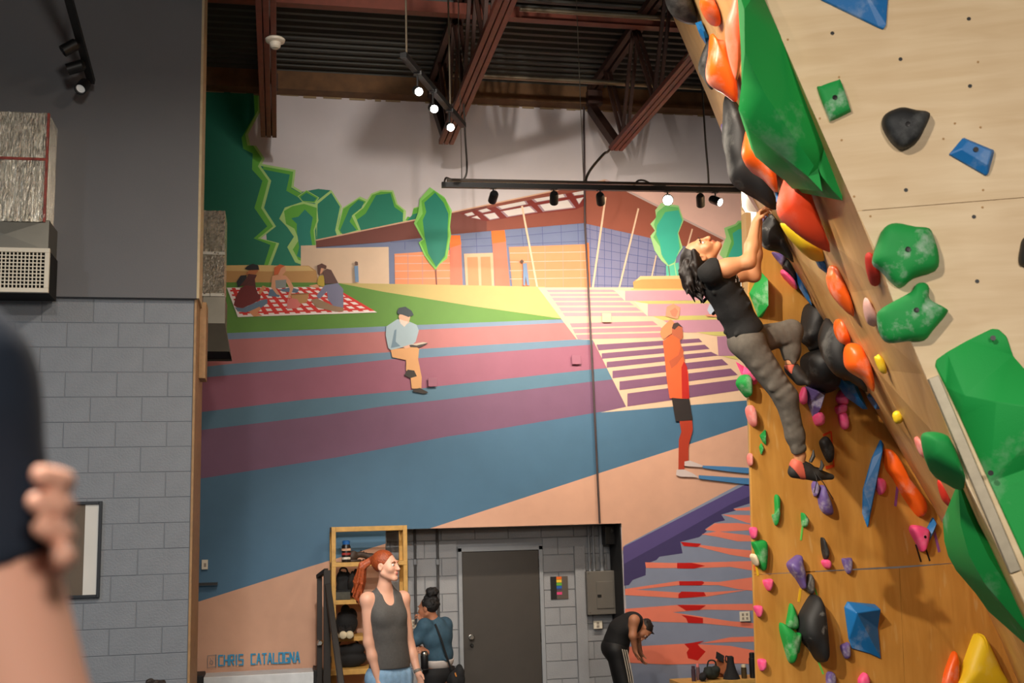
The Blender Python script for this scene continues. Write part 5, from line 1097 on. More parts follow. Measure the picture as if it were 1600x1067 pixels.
# added unseen track: four fill spots at the recess, climber, upper wall and people
q0, q1 = A_(-2.4, 3.4, 6.15), A_(1.0, 3.4, 6.15)
root = tag(empty('track_light', (q0+q1)/2), 'added black track with four fill spots, unseen above the viewer', 'track light')
G().bar(q0, q1, 0.05, 0.05).build('track', m_blk, root)
for xx in (-2.0, 0.7): G().tube([A_(xx, 3.4, 6.15), A_(xx, 3.4, ZDECK)], 0.008, 8).build('hanger_rod', m_blk, root)
for xx, tg, e_, an, cl_ in ((0.3, A_(1.2, 13.3, 0.9), 1500, 25, NEUT), (-1.1, J(1230, 620, 7.9), 1700, 46, WARM), (0.3, A_(2.0, 12.9, 6.9), 1000, 36, NEUT), (-2.2, J(596, 950, 9.2), 400, 18, NEUT)):
    a = A_(xx, 3.4, 6.13); p = head(root, a, tg-a); spot_lamp(p, tg, e_, cl_, an, 0.9, 0.06)
# track on the left, before the grey wall
b0, b1 = J(104, -14, 8.6), J(143, 128, 9.35)
root = tag(empty('track_light', (b0+b1)/2), 'black track with three spot heads against the grey upper wall', 'track light')
G().bar(b0-nrm(b1-b0)*1.0, b1, 0.055, 0.05).build('track', m_blk, root)
db = nrm(b1-b0)
for t_, aim, lit in ((0.52, A_(-0.75, -0.15, -0.6), False), (0.75, A_(-0.9, 0.0, -0.35), False), (0.97, A_(-0.2, -0.75, -0.75), True)):
    a = b0+(b1-b0)*t_
    c = a+A_(-0.05, -0.02, -0.06); d = nrm(aim)
    G().tube([a, c], 0.012, 8).build('stem', m_blk, root)
    G().lathe(c-d*0.05, d, [(0.03, 0), (0.047, 0.02), (0.047, 0.14), (0.04, 0.14), (0.036, 0.12)], 20).build('lamp_head', m_blk, root, smooth=True)
    G().lathe(c+d*0.068, d, [(0.038, 0), (0.038, 0.003)], 20).build('lens', mat('dim lamp lens', (225, 222, 215), 0.25, var=0, emit=1.2 if lit else 0.2), root)
    if lit: spot_lamp(c+d*0.12, c+d*3, 30, NEUT, 80, 1.0)
G().tube([b0+(b1-b0)*0.2, A_(*(b0+(b1-b0)*0.2)[:2], ZDECK)], 0.01, 8).build('hanger_rod', m_blk, root)
# smoke detector on the first joist
s0 = at_z(430, 60, ZB)
r = tag(empty('smoke_detector', s0), 'round white smoke detector under the left roof joist', 'smoke detector')
G().lathe(s0, (0, 0, -1), [(0.07, 0), (0.085, 0.012), (0.08, 0.03), (0.05, 0.042)], 24).build('base', m_white, r, smooth=True)
G().lathe(s0-A_(0, 0, 0.042), (0, 0, -1), [(0.05, 0), (0.045, 0.035), (0.03, 0.048)], 24).build('sensor', m_white, r, smooth=True)
# pipe along the third joist down to the track
G_p = G().tube(curve3([at_z(1085, 62, ZB+0.02), at_z(1075, 88, ZB+0.02), at_z(960, 226, ZB+0.05), J(944, 240, 11.95), J(925, 262, 11.7), J(917, 276, 11.45), J(914, 290, 11.35)]), 0.014, 8)
tag(G_p.build('conduit_run', m_pipe, smooth=True), 'bent conduit dropping from the right joist to the track', 'conduit')
# conduit down the middle of the mural
pts = [J(914, 292, 11.4), at_y(912, 330, YM-0.05)]
tag(G().tube([at_y(912, 150, YP-0.02), at_y(914, 350, YP-0.02), at_y(927, 600, YP-0.02), at_y(937, 818, YP-0.02)], 0.012, 8).build('wall_conduit', mat('painted conduit', (66, 52, 52), 0.5, var=0.2, scale=4), smooth=True), 'thin dark conduit running down the middle of the mural', 'conduit')
for px, py, rgb, lb in ((676, 597, (150, 91, 114), 'flush square cover plate beside the painted reader\'s shoe'), (900.5, 562, (150, 90, 114), 'flush square cover plate left of the mural conduit'), (948, 496.5, (219, 187, 158), 'flush square cover plate on the painted stairs')):
    x0, z0, x1, z1 = rect(YP, px-7, py-7, px+7, py+7)
    r = G().box((x0, YP-0.007, z0), (x1, YP, z1)).build('cover_plate', mat('painted plate %d' % rgb[1], rgb, 0.55), bevel=0.003); tag(r, lb, 'cover plate', 'painted cover plates')
def outlet(y, px, py, w, h, lb, cat, slots):
    x0, z0, x1, z1 = rect(y, px-w/2, py-h/2, px+w/2, py+h/2); r = tag(empty('wall_plate', ((x0+x1)/2, y, z0)), lb, cat)
    G().box((x0, y-0.01, z0), (x1, y, z1)).build('plate', m_white, r, bevel=0.002)
    for (u, v_, su, sv) in slots:
        cx2, cz2 = x0+(x1-x0)*u, z0+(z1-z0)*v_; G().box((cx2-su, y-0.013, cz2-sv), (cx2+su, y-0.009, cz2+sv)).build('socket', mat('grey socket face', (150, 140, 128), 0.5), r)
outlet(YP, 1163.5, 963, 15, 16, 'white double outlet plate on the painted canal', 'outlet', ((.3, .7, .012, .014), (.7, .7, .012, .014), (.3, .3, .012, .014), (.7, .3, .012, .014)))
outlet(YP, 320, 882, 10, 15.5, 'white switch plate at the dark left end of the mural', 'switch', ((.55, .45, .012, .02),))
a, b = at_y(305, 913, YP-0.05), at_y(340, 912, YP-0.05)
r = tag(empty('wall_bracket', a), 'dark flat bracket sticking out below the switch plate', 'bracket')
G().bar(a, b, 0.05, 0.03).build('arm', m_blk, r); G().box((a[0]-0.02, YP-0.06, a[2]-0.05), (a[0]+0.03, YP, a[2]+0.05)).build('foot', m_blk, r)

# --- recess: conduits, panel, poster
m_cond = mat('grey painted conduit', (140, 144, 150), 0.5, var=0.05)
def vcond(px, y0, y1, rad, lb, material=None, coup=True):
    a, b = at_y(px, y0, YA-0.05), at_y(px, y1, YA-0.05); b = A_(a[0], a[1], b[2])
    r = tag(empty('wall_conduit', b), lb, 'conduit', 'conduits in the recess')
    G().tube([a, b], rad, 8).build('pipe', material or m_cond, r, smooth=True)
    if coup: c = at_y(px, y0+52 if y0 < 830 else y0+20, YA-0.05); G().tube([A_(a[0], a[1], c[2]-0.03), A_(a[0], a[1], c[2]+0.03)], rad*1.5, 8).build('coupling', m_cond, r, smooth=True)
dk = mat('dark grey conduit', (72, 72, 74), 0.5)
vcond(648, 826, 975, 0.016, 'dark conduit next to the pale shelf in the recess', dk); vcond(683, 826, 1000, 0.016, 'dark conduit behind the woman with the bun', dk)
for px, lb in ((919, 'conduit feeding the breaker panel, leftmost of four'), (926, 'conduit feeding the breaker panel, second from left'), (938, 'thick conduit feeding the breaker panel, third from left'), (957, 'conduit feeding the breaker panel, rightmost of four')): vcond(px, 822, 893, 0.024 if px == 938 else 0.015, lb)
x0, z0, x1, z1 = rect(YA-0.14, 919, 891, 967, 961)
r = tag(empty('breaker_panel', ((x0+x1)/2, YA, z0)), 'grey steel breaker panel with a small door in the recess', 'electrical panel')
m_pan = mat('grey panel enamel', (104, 100, 94), 0.45, var=0.04)
G().box((x0, YA-0.14, z0), (x1, YA-0.012, z1)).build('body', m_pan, r, bevel=0.006)
w_, h_ = x1-x0, z1-z0
d_ = G().box((x0+0.28*w_, YA-0.15, z0+0.14*h_), (x0+0.80*w_, YA-0.139, z0+0.76*h_)).build('panel_door', m_pan, r, bevel=0.003)
q = G().box((x0+0.30*w_, YA-0.156, z0+0.40*h_), (x0+0.42*w_, YA-0.149, z0+0.46*h_)).build('latch', m_blk); q.parent = d_; q.matrix_parent_inverse = Matrix.Identity(4)
for (u, v_) in ((0.06, 0.95), (0.94, 0.95), (0.06, 0.05), (0.94, 0.05)): G().lathe((x0+u*w_, YA-0.14, z0+v_*h_), (0, -1, 0), [(0.007, 0), (0.005, 0.004)], 10).build('screw', chrome, r)
x0, z0, x1, z1 = rect(YA-0.16, 944, 822, 958, 851)
r = tag(empty('junction_box', ((x0+x1)/2, YA-0.1, z0)), 'black box and cable bundle above the breaker panel', 'box')
G().box((x0, YA-0.22, z0), (x1, YA-0.012, z1)).build('body', m_blk, r, bevel=0.006)
G().tube(curve3([at_y(957, 845, YA-0.1), at_y(965, 838, YA-0.12), at_y(968, 828, YA-0.1), at_y(966, 824, YA-0.05)]), 0.007, 8).build('cable', dk, r, smooth=True)
G().lathe(at_y(957, 829, YA-0.2), (0, -1, 0), [(0.03, 0), (0.03, 0.03), (0.015, 0.035)], 14).build('knob', m_blk, r, smooth=True)
outlet(YA-0.06, 934, 976, 13, 13, 'steel double outlet box under the breaker panel', 'outlet', ((.5, .7, .016, .014), (.5, .3, .016, .014)))
G().box(tuple(at_y(928, 982, YA-0.012)-A_(0, 0.048, 0)), tuple(at_y(940, 970, YA-0.012))).build('back_box', m_sheet, bpy.data.objects['wall_plate.002'])
x0, z0, x1, z1 = rect(YA-0.02, 861, 900, 887, 936.5)
r = tag(empty('poster', ((x0+x1)/2, YA-0.012, z0)), 'small dark poster with rainbow squares beside the door', 'poster')
xm = x0+(x1-x0)*0.34
G().box((x0, YA-0.022, z0), (xm, YA-0.012, z1)).build('black_half', mat('poster black', (22, 22, 24), 0.5, var=0), r); G().box((xm, YA-0.0215, z0), (x1, YA-0.012, z1)).build('brown_half', mat('poster taupe', (92, 82, 74), 0.5, var=0), r)
for i, rgb in enumerate(((236, 110, 30), (244, 200, 50), (96, 172, 60), (30, 96, 176), (70, 62, 110), (230, 70, 130))):
    zz = z1-(z1-z0)*(0.01+0.135*i); G().box((xm, YA-0.0235, zz-(z1-z0)*(0.12 if i != 4 else 0.05)), (xm+(x1-x0)*0.3, YA-0.021, zz)).build('colour_square', mat('poster %d' % i, rgb, 0.5, var=0), r)
# small dark shelf edge left of the conduit, white socket behind the woman
outlet(YA-0.014, 646, 975, 9, 14, 'white socket plate between the two women', 'outlet', ((.5, .7, .012, .012), (.5, .3, .012, .012)))

# --- pine shelf unit with shoes and bags
YS = YM-0.62
m_pine = mat('varnished pine', (206, 160, 84), 0.5, var=0.14, scale=14)
sx0, sx1 = at_y(518, 900, YS)[0], at_y(637, 900, YS)[0]; sz = at_y(577, 822, YS)[2]
shelf = tag(empty('shelf_unit', ((sx0+sx1)/2, YS+0.2, 0)), 'open pine shoe shelf standing before the mural', 'shelf')
t = 0.045; YSB = YM-0.16
for x in (sx0, sx1-t):
    for y in (YS, YSB-t): G().box((x, y, 0.0), (x+t, y+t, sz)).build('post', m_pine, shelf, bevel=0.003)
SHZ = [at_y(577, py, YS)[2] for py in (877.5, 936, 993.5)]+[0.42, 0.12]
G().box((sx0+t, YS, sz-0.05), (sx1-t, YS+0.03, sz)).build('top_rail', m_pine, shelf, bevel=0.003); G().box((sx0+t, YSB-0.03, sz-0.05), (sx1-t, YSB, sz)).build('top_rail', m_pine, shelf, bevel=0.003)
for x in (sx0, sx1-t): G().box((x, YS+t, sz-0.05), (x+t, YSB-t, sz)).build('side_rail', m_pine, shelf)
for z in SHZ: G().box((sx0+0.004, YS-0.004, z-0.045), (sx1-0.004, YSB-0.002, z)).build('shelf_board', m_pine, shelf, bevel=0.003)
def shoe(loc, yaw, mats, L=0.27, label='', group=None, name='shoe'):
    """upper, sole, laces"""
    c, s_ = math.cos(yaw), math.sin(yaw); fw = A_(c, s_, 0); sd = A_(-s_, c, 0); up = A_(0, 0, 1); o = np.asarray(loc, float)
    B = np.array([fw, sd, up]); r = tag(empty(name, o), label, 'shoe', group)
    S = SDF(); S.ell(o+fw*0.17*L/0.27+up*0.045, (0.085, 0.042, 0.035), B, 0.03); S.ell(o-fw*0.06+up*0.06, (0.06, 0.036, 0.05), B, 0.03); S.cone(o-fw*0.07+up*0.05, o-fw*0.055+up*0.10, 0.036, 0.034, 0.03); S.cone(o+fw*0.02+up*0.075, o+fw*0.14+up*0.05, 0.032, 0.03, 0.03)
    S.ell(o-fw*0.05+up*0.14, (0.045, 0.026, 0.05), B, 0.01, 's'); S.cut(o+up*0.012, -up)
    S.build('upper', mats[0], r, 0.006, 1)
    T = SDF(); T.ell(o+fw*0.15+up*0.012, (0.105, 0.05, 0.03), B, 0.02); T.ell(o-fw*0.05+up*0.012, (0.08, 0.042, 0.03), B, 0.03); T.cut(o+up*0.026, up); T.cut(o+up*0.0, -up); T.build('sole', mats[1], r, 0.006, 0)
    g = G()
    for k in range(4): p = o+fw*(0.03+k*0.028)+up*(0.112-k*0.012); g.tube([p-sd*0.025, p+up*0.006, p+sd*0.025], 0.0035, 6)
    g.build('laces', mats[2], r)
    return r
def bag(c, r3, material, label, cat='bag', seed=1, handle=True, group=None, B=np.eye(3), name='bag'):
    rr = random.Random(seed); c = np.asarray(c, float); r = tag(empty(name, c-A_(0, 0, r3[2]*0.9)), label, cat, group)
    S = SDF(); S.ell(c-A_(0, 0, r3[2]*0.2), np.array(r3)*A_(0.92, 0.9, 0.75), B, 0.03)
    for _ in range(11):
        d = nrm([rr.uniform(-1, 1), rr.uniform(-1, 1), rr.uniform(-0.6, 1)]); S.ell(c+d*np.array(r3)*0.66, np.array(r3)*rr.uniform(0.25, 0.55), B, 0.015)
    S.cut(c-A_(0, 0, r3[2]*0.9), (0, 0, -1)); S.build('body', material, r, 0.008, 1)
    if handle:
        top = c+A_(0, 0, r3[2]*0.85); w = r3[0]*0.55
        G().tube(curve3([top+A_(-w, -r3[1]*0.2, -0.02), top+A_(-w*0.7, -r3[1]*0.4, 0.05), top+A_(w*0.6, -r3[1]*0.4, 0.045), top+A_(w, -r3[1]*0.2, -0.03)]), 0.009, 8).build('strap', material, r, smooth=True)
    return r
m_bk = mat('black fabric', (24, 24, 26), 0.85, var=0.15, scale=30); m_cream = mat('cream rubber', (214, 200, 168), 0.6); m_dkb = mat('dark brown leather', (58, 44, 36), 0.6, var=0.1)
def on_shelf(px, i, dy=0.12): p = at_y(px, 900, YS+dy); return A_(p[0], YS+dy, SHZ[i])
# bottle on the top shelf
p = on_shelf(541, 0, 0.10); r = tag(empty('water_bottle', p), 'patterned bottle with a blue lid on the top shelf', 'bottle')
G().lathe(p, (0, 0, 1), [(0.045, 0), (0.048, 0.01), (0.048, 0.16), (0.04, 0.185)], 20).build('body', mat('black bottle', (26, 22, 24), 0.35, var=0), r, smooth=True)
for zz, rgb in ((0.03, (230, 214, 204)), (0.075, (150, 50, 46)), (0.12, (226, 170, 140))):
    G().lathe(p+A_(0, 0, zz), (0, 0, 1), [(0.0488, 0), (0.0488, 0.024)], 20).build('sticker_band', mat('sticker %d' % rgb[1], rgb, 0.5, var=0.5, scale=26), r, smooth=True)
G().lathe(p+A_(0, 0, 0.183), (0, 0, 1), [(0.04, 0), (0.042, 0.035), (0.03, 0.045)], 20).build('lid', mat('blue lid', (30, 96, 170), 0.4), r, smooth=True)
shoe(on_shelf(560, 0, 0.14), 0.2, (m_dkb, m_dkb, m_bk), label='low dark brown shoe beside the patterned bottle', group='shoes on the pine shelf')
bag(on_shelf(537, 1, 0.27)+A_(0, 0, 0.14), (0.085, 0.07, 0.15), m_bk, 'black bag standing on the second shelf', seed=4)
r = bag(on_shelf(555, 1, 0.22)+A_(0, 0, 0.16), (0.075, 0.09, 0.17), mat('black mesh', (34, 30, 28), 0.8, var=0.3, scale=50), 'black helmet bag on the second shelf near the ponytail', seed=8, handle=False)
r = tag(empty('storage_box', on_shelf(535, 1, 0.07)), 'small clear box on the second shelf', 'box')
q = on_shelf(535, 1, 0.07); G().box(tuple(q-A_(0.08, 0.04, 0)), tuple(q+A_(0.08, 0.04, 0.085))).build('body', mat('smoky plastic', (70, 68, 58), 0.3, var=0.2, scale=20), r, bevel=0.004); G().box(tuple(q+A_(-0.085, -0.045, 0.085)), tuple(q+A_(0.085, 0.045, 0.1))).build('lid', m_bk, r)
for k, px in enumerate((534, 544)): shoe(on_shelf(px, 2, 0.10), -math.pi/2, (m_bk, m_cream, m_bk), label=('left' if k == 0 else 'right')+' black shoe with cream toe of the pair on the third shelf', group='shoes on the pine shelf'); G().lathe(on_shelf(px, 2, 0.10)+A_(0, -0.225, 0.03), (0, -1, 0), [(0.042, 0), (0.036, 0.02), (0.02, 0.03)], 14).build('toe_cap', m_cream, [o for o in bpy.data.objects if o.name.startswith('shoe') and o.type == 'EMPTY'][-1], smooth=True)
bag(on_shelf(541, 2, 0.26)+A_(0, 0, 0.15), (0.13, 0.09, 0.16), m_bk, 'black jacket heaped behind the cream-toed shoes', 'jacket', seed=11, handle=False, name='jacket')
bag(at_y(546, 1026, YS+0.02)+A_(0, 0.1, 0), (0.20, 0.12, 0.13), m_bk, 'black duffel bag on the pine board beside the railing', seed=21)
# pine board carrying the duffel
q = at_y(549, 1045, YS+0.02); G().box((q[0]-0.25, YS-0.1, q[2]-0.045), (q[0]+0.25, YS+0.30, q[2]+0.01)).build('shelf_board', m_pine, shelf, bevel=0.003)
# --- stair railing and white bench at the left
m_rail = mat('dark bronze steel', (38, 33, 30), 0.5, 0.3)
YR = YM-0.75
r = tag(empty('stair_railing', at_y(505, 1047, YR)), 'dark steel stair railing left of the pine shelf', 'railing')
def post(px0, px1, y0, nm, y=YR): a, b = at_y((px0+px1)/2, y0, y), at_y((px0+px1)/2, 1060, y); w = (px1-px0)/F*12.2; G().box((a[0]-w/2, y-w/2, 0), (a[0]+w/2, y+w/2, a[2])).build(nm, m_rail, r, bevel=0.003)
post(495.5, 503, 897, 'post'); post(506, 516, 891, 'post', YR-0.25)
G().bar(at_y(512, 914, YR-0.3), at_y(534, 1075, YR-0.9), 0.06, 0.06, up=(1, 0, 0)).build('handrail', m_rail, r, bevel=0.006); G().bar(at_y(534, 1075, YR-0.9), at_y(536, 1160, YR-0.92), 0.06, 0.06, up=(1, 0, 0)).build('handrail', m_rail, r)
G().bar(at_y(497, 901, YR), at_y(510, 891, YR-0.25), 0.04, 0.04).build('top_tie', m_rail, r)
G().lathe(at_y(500, 1004, YR-0.05), (0, -1, 0), [(0.03, 0), (0.034, 0.02), (0.02, 0.05)], 14).build('knob', chrome, r, smooth=True)
yb2 = YM-0.55
x0, x1 = at_y(318, 1060, yb2)[0], at_y(490, 1052, yb2)[0]; zb_ = at_y(405, 1054, yb2)[2]
r = tag(empty('storage_bench', ((x0+x1)/2, yb2+0.2, 0)), 'white topped bench below the signature on the mural', 'bench')
G().box((x0, yb2, 0.06), (x1, YM-0.13, zb_)).build('body', mat('scuffed white laminate', (222, 226, 230), 0.4, var=0.08, scale=9), r, bevel=0.006)
for xx in (x0-0.10, x1+0.004): G().box((xx, yb2-0.01, 0), (xx+0.096, YM-0.13, zb_+0.02)).build('end_pad', mat('black vinyl pad', (26, 26, 28), 0.6), r, bevel=0.01)
# --- low bench with bottles and bags at the foot of the canal
YB = YM-0.55
q0, q1 = at_y(1078, 1066.5, YB), at_y(1184, 1064, YB)
r = tag(empty('low_bench', ((q0[0]+q1[0])/2, YB+0.2, 0)), 'low pine bench carrying bottles beside the climbing wall', 'bench')
zb2 = q0[2]
G().box((q0[0]-0.1, YB-0.02, zb2-0.04), (q1[0]+0.5, YB+0.4, zb2)).build('seat', m_pine, r, bevel=0.004)
for xx in (q0[0]-0.05, q1[0]+0.4):
    for yy in (YB+0.01, YB+0.33): G().box((xx, yy, 0), (xx+0.05, yy+0.05, zb2-0.04)).build('leg', m_pine, r)
B_ = lambda px, dy=0.1: A_(at_y(px, 1060, YB+dy)[0], YB+dy, zb2)
ppm = F/12.3
def bottle(px, hpx, wpx, material, label, capm=None, dy=0.1):
    p = B_(px, dy); h = hpx/ppm; w = wpx/ppm/2; r = tag(empty('water_bottle', p), label, 'bottle')
    G().lathe(p, (0, 0, 1), [(w*0.92, 0), (w, 0.01), (w, h*0.78), (w*0.82, h*0.80)], 18).build('body', material, r, smooth=True)
    G().lathe(p+A_(0, 0, h*0.80), (0, 0, 1), [(w*0.82, 0), (w*0.82, h*0.17), (w*0.6, h*0.2)], 18).build('cap', capm or material, r, smooth=True)
bottle(1177, 40, 11, m_blk, 'tall slim black bottle nearest the climbing wall'); bottle(1163, 22, 9, mat('dark olive metal', (84, 70, 46), 0.4, 0.3), 'short olive bottle beside the tall black one', m_cream)
bottle(1084, 24, 7, mat('dusky purple bottle', (70, 54, 66), 0.4), 'dusky purple bottle at the left end of the bench'); bottle(1091, 26, 6, mat('pink bottle', (120, 92, 96), 0.4), 'slim bottle with a pink lid on the bench', mat('pink lid', (220, 120, 120), 0.4), 0.16)
# tapered black bag
p = B_(1143, 0.12); r = tag(empty('drawstring_bag', p), 'tall tapered black bag on the low bench', 'bag')
g = G(); k = 1/ppm
g.lathe(p, (0, 0, 1), [(14*k, 0), (13*k, 3*k), (8*k, 15*k), (5.5*k, 27*k), (5.5*k, 34*k), (3*k, 36*k)], 18).build('body', m_bk, r, smooth=True)
G().tube(curve3([p+A_(-4*k, 0, 35*k), p+A_(-8*k, -0.01, 36*k), p+A_(-9*k, -0.01, 31*k), p+A_(-7*k, 0, 26*k)]), 0.008, 6).build('strap', m_bk, r, smooth=True)
bag(B_(1112, 0.16)+A_(0, 0, 12*k), (14*k, 0.10, 12.5*k), mat('dark green pack', (28, 36, 32), 0.8, var=0.3, scale=16), 'lumpy dark green bag between the bottles', seed=31)
bag(B_(1098, 0.03)+A_(0, 0, 7*k), (6*k, 0.05, 7*k), m_bk, 'small black pouch in front of the dark green bag', seed=35, handle=False)
p = B_(1126, 0.30); r = tag(empty('cardboard_flap', p), 'open brown box flap sticking up behind the bags', 'box')
pa, pb_, pc_ = at_y(1122, 1050, YB+0.3), at_y(1131, 1030, YB+0.3), at_y(1119, 1023, YB+0.3)
G().box((pa[0]-0.10, YB+0.29, zb2), (pa[0]+0.06, YB+0.38, pa[2])).build('carton', mat('brown card', (140, 80, 44), 0.8), r)
G().bar(pa, pb_, 0.16, 0.006, up=(-0.6, -0.5, 0.5)).build('flap', mat('brown card', (140, 80, 44), 0.8), r); G().bar(pb_, pc_, 0.10, 0.006, up=(0, -0.6, 0.6)).build('flap', m_bk, r)

# ================================================================== PEOPLE
def basis(fwd, up):
    """rows: side (person's right), forward, up"""
    f_ = nrm(fwd); u_ = np.asarray(up, float); u_ = nrm(u_-f_*(u_@f_)); return np.array([np.cross(f_, u_), f_, u_])
def head_prims(S, C, B, s=1.0, female=False):
    P_ = lambda x, y, z: C+s*(x*B[0]+y*B[1]+z*B[2]); R = lambda *r: tuple(q*s for q in r)
    S.ell(P_(0, -0.018, 0.030), R(0.074, 0.094, 0.084), B, 0.03)
    S.ell(P_(0, 0.030, -0.025), R(0.060, 0.062, 0.082), B, 0.03)
    S.cone(P_(-0.052, 0.0, -0.055), P_(-0.014, 0.072, -0.098), 0.020*s, 0.016*s, 0.03); S.cone(P_(0.052, 0.0, -0.055), P_(0.014, 0.072, -0.098), 0.020*s, 0.016*s, 0.03)
    S.ell(P_(0, 0.080, -0.096), R(0.022, 0.017, 0.017), B, 0.02)
    S.cone(P_(-0.036, 0.081, 0.028), P_(0.036, 0.081, 0.028), 0.010*s, 0.010*s, 0.02)
    for q in (-1, 1): S.ell(P_(0.034*q, 0.098, 0.006), R(0.016, 0.014, 0.011), B, 0.012, 's')
    S.cone(P_(0, 0.090, 0.018), P_(0, 0.114, -0.026), 0.008*s, 0.012*s, 0.012); S.ell(P_(0, 0.108, -0.030), R(0.017, 0.012, 0.010), B, 0.01)
    for q in (-1, 1): S.ell(P_(0.042*q, 0.062, -0.022), R(0.024, 0.022, 0.024), B, 0.03)
    S.ell(P_(0, 0.092, -0.054), R(0.023, 0.013, 0.0065), B, 0.008); S.ell(P_(0, 0.090, -0.066), R(0.020, 0.013, 0.007), B, 0.008)
    for q in (-1, 1):
        S.ell(P_(0.076*q, -0.008, -0.004), R(0.010, 0.021, 0.032), B, 0.008); S.ell(P_(0.084*q, -0.004, 0.0), R(0.006, 0.012, 0.018), B, 0.006, 's')
    return P_
def eyes(parent, P_, B, s=1.0, iris=(60, 40, 28), brow=(48, 32, 24)):
    we = mat('eye white', (226, 216, 206), 0.25, var=0); ir = mat('iris %d %d' % iris[:2], iris, 0.2, var=0); br = mat('brow %d' % brow[0], brow, 0.8, var=0)
    for q in (-1, 1):
        c = P_(0.034*q, 0.080, 0.006)
        e = G().lathe(c-B[1]*0.012*s, B[1], [(0.004*s, 0), (0.010*s, 0.004*s), (0.0125*s, 0.011*s), (0.0105*s, 0.018*s), (0.006*s, 0.0225*s)], 14).build('eye', we, parent, smooth=True)
        i_ = G().lathe(c+B[1]*0.0085*s, B[1], [(0.0062*s, 0), (0.0060*s, 0.0026*s), (0.002*s, 0.0036*s)], 12).build('iris', ir); i_.parent = e; i_.matrix_parent_inverse = Matrix.Identity(4)
        G().tube([P_(0.016*q, 0.0955, 0.026), P_(0.034*q, 0.095, 0.032), P_(0.052*q, 0.083, 0.026)], [0.0035*s, 0.004*s, 0.0025*s], 6).build('eyebrow', br, parent, smooth=True)
def lips_paint(P_, s, rgb): return [(P_(x, 0.1, z), 0.007*s, rgb) for x in (-0.014, 0, 0.014) for z in (-0.054, -0.066)]
def hand(S, W, d, pn, side, s=1.0, curl=(20, 30, 25), thumb=(0.6, 0.7, 0.2), spread=0.05, k=0.006):
    """W wrist, d towards the knuckles, pn palm normal (fingers curl towards it), side towards the thumb"""
    d = nrm(d); pn = nrm(pn-d*(pn@d)); side = nrm(side-d*(side@d)-pn*(side@pn)); B = np.array([side, d, pn])
    S.ell(W+d*0.05*s, (0.040*s, 0.052*s, 0.015*s), B, 0.012); S.cone(W, W+d*0.03*s, 0.026*s, 0.027*s, 0.015)
    for i, (off, L) in enumerate(((0.030, 0.86), (0.010, 1.0), (-0.011, 0.94), (-0.031, 0.74))):
        p = W+d*(0.088-0.006*abs(i-1))*s+side*off*s; ang = 0; dd = nrm(d+side*(1.2-i)*spread); r_ = 0.0092*s
        for j, ln in enumerate((0.046, 0.029, 0.022)):
            ang += math.radians(curl[j]); v_ = dd*math.cos(ang)+pn*math.sin(ang); q = p+v_*ln*L*s; S.cone(p, q, r_, r_*0.9, k); p = q; r_ *= 0.9
    p = W+d*0.022*s+side*0.026*s; v_ = nrm(side*thumb[0]+d*thumb[1]+pn*thumb[2]); q = p+v_*0.040*s; S.cone(p, q, 0.014*s, 0.0115*s, 0.012)
    v2 = nrm(v_+d*0.5+pn*0.35); q2 = q+v2*0.030*s; S.cone(q, q2, 0.011*s, 0.0095*s, 0.006); S.cone(q2, q2+v2*0.02*s, 0.0095*s, 0.0075*s, 0.005)
SKINM = vcol('skin', 0.48, 0.12)
def locks(S, anchors, seed, r0=0.012, r1=0.005, k=0.006):
    for pts, r_ in anchors:
        n = len(pts)
        for i in range(n-1): S.cone(pts[i], pts[i+1], r_[0]+(r_[1]-r_[0])*i/(n-1), r_[0]+(r_[1]-r_[0])*(i+1)/(n-1), k)

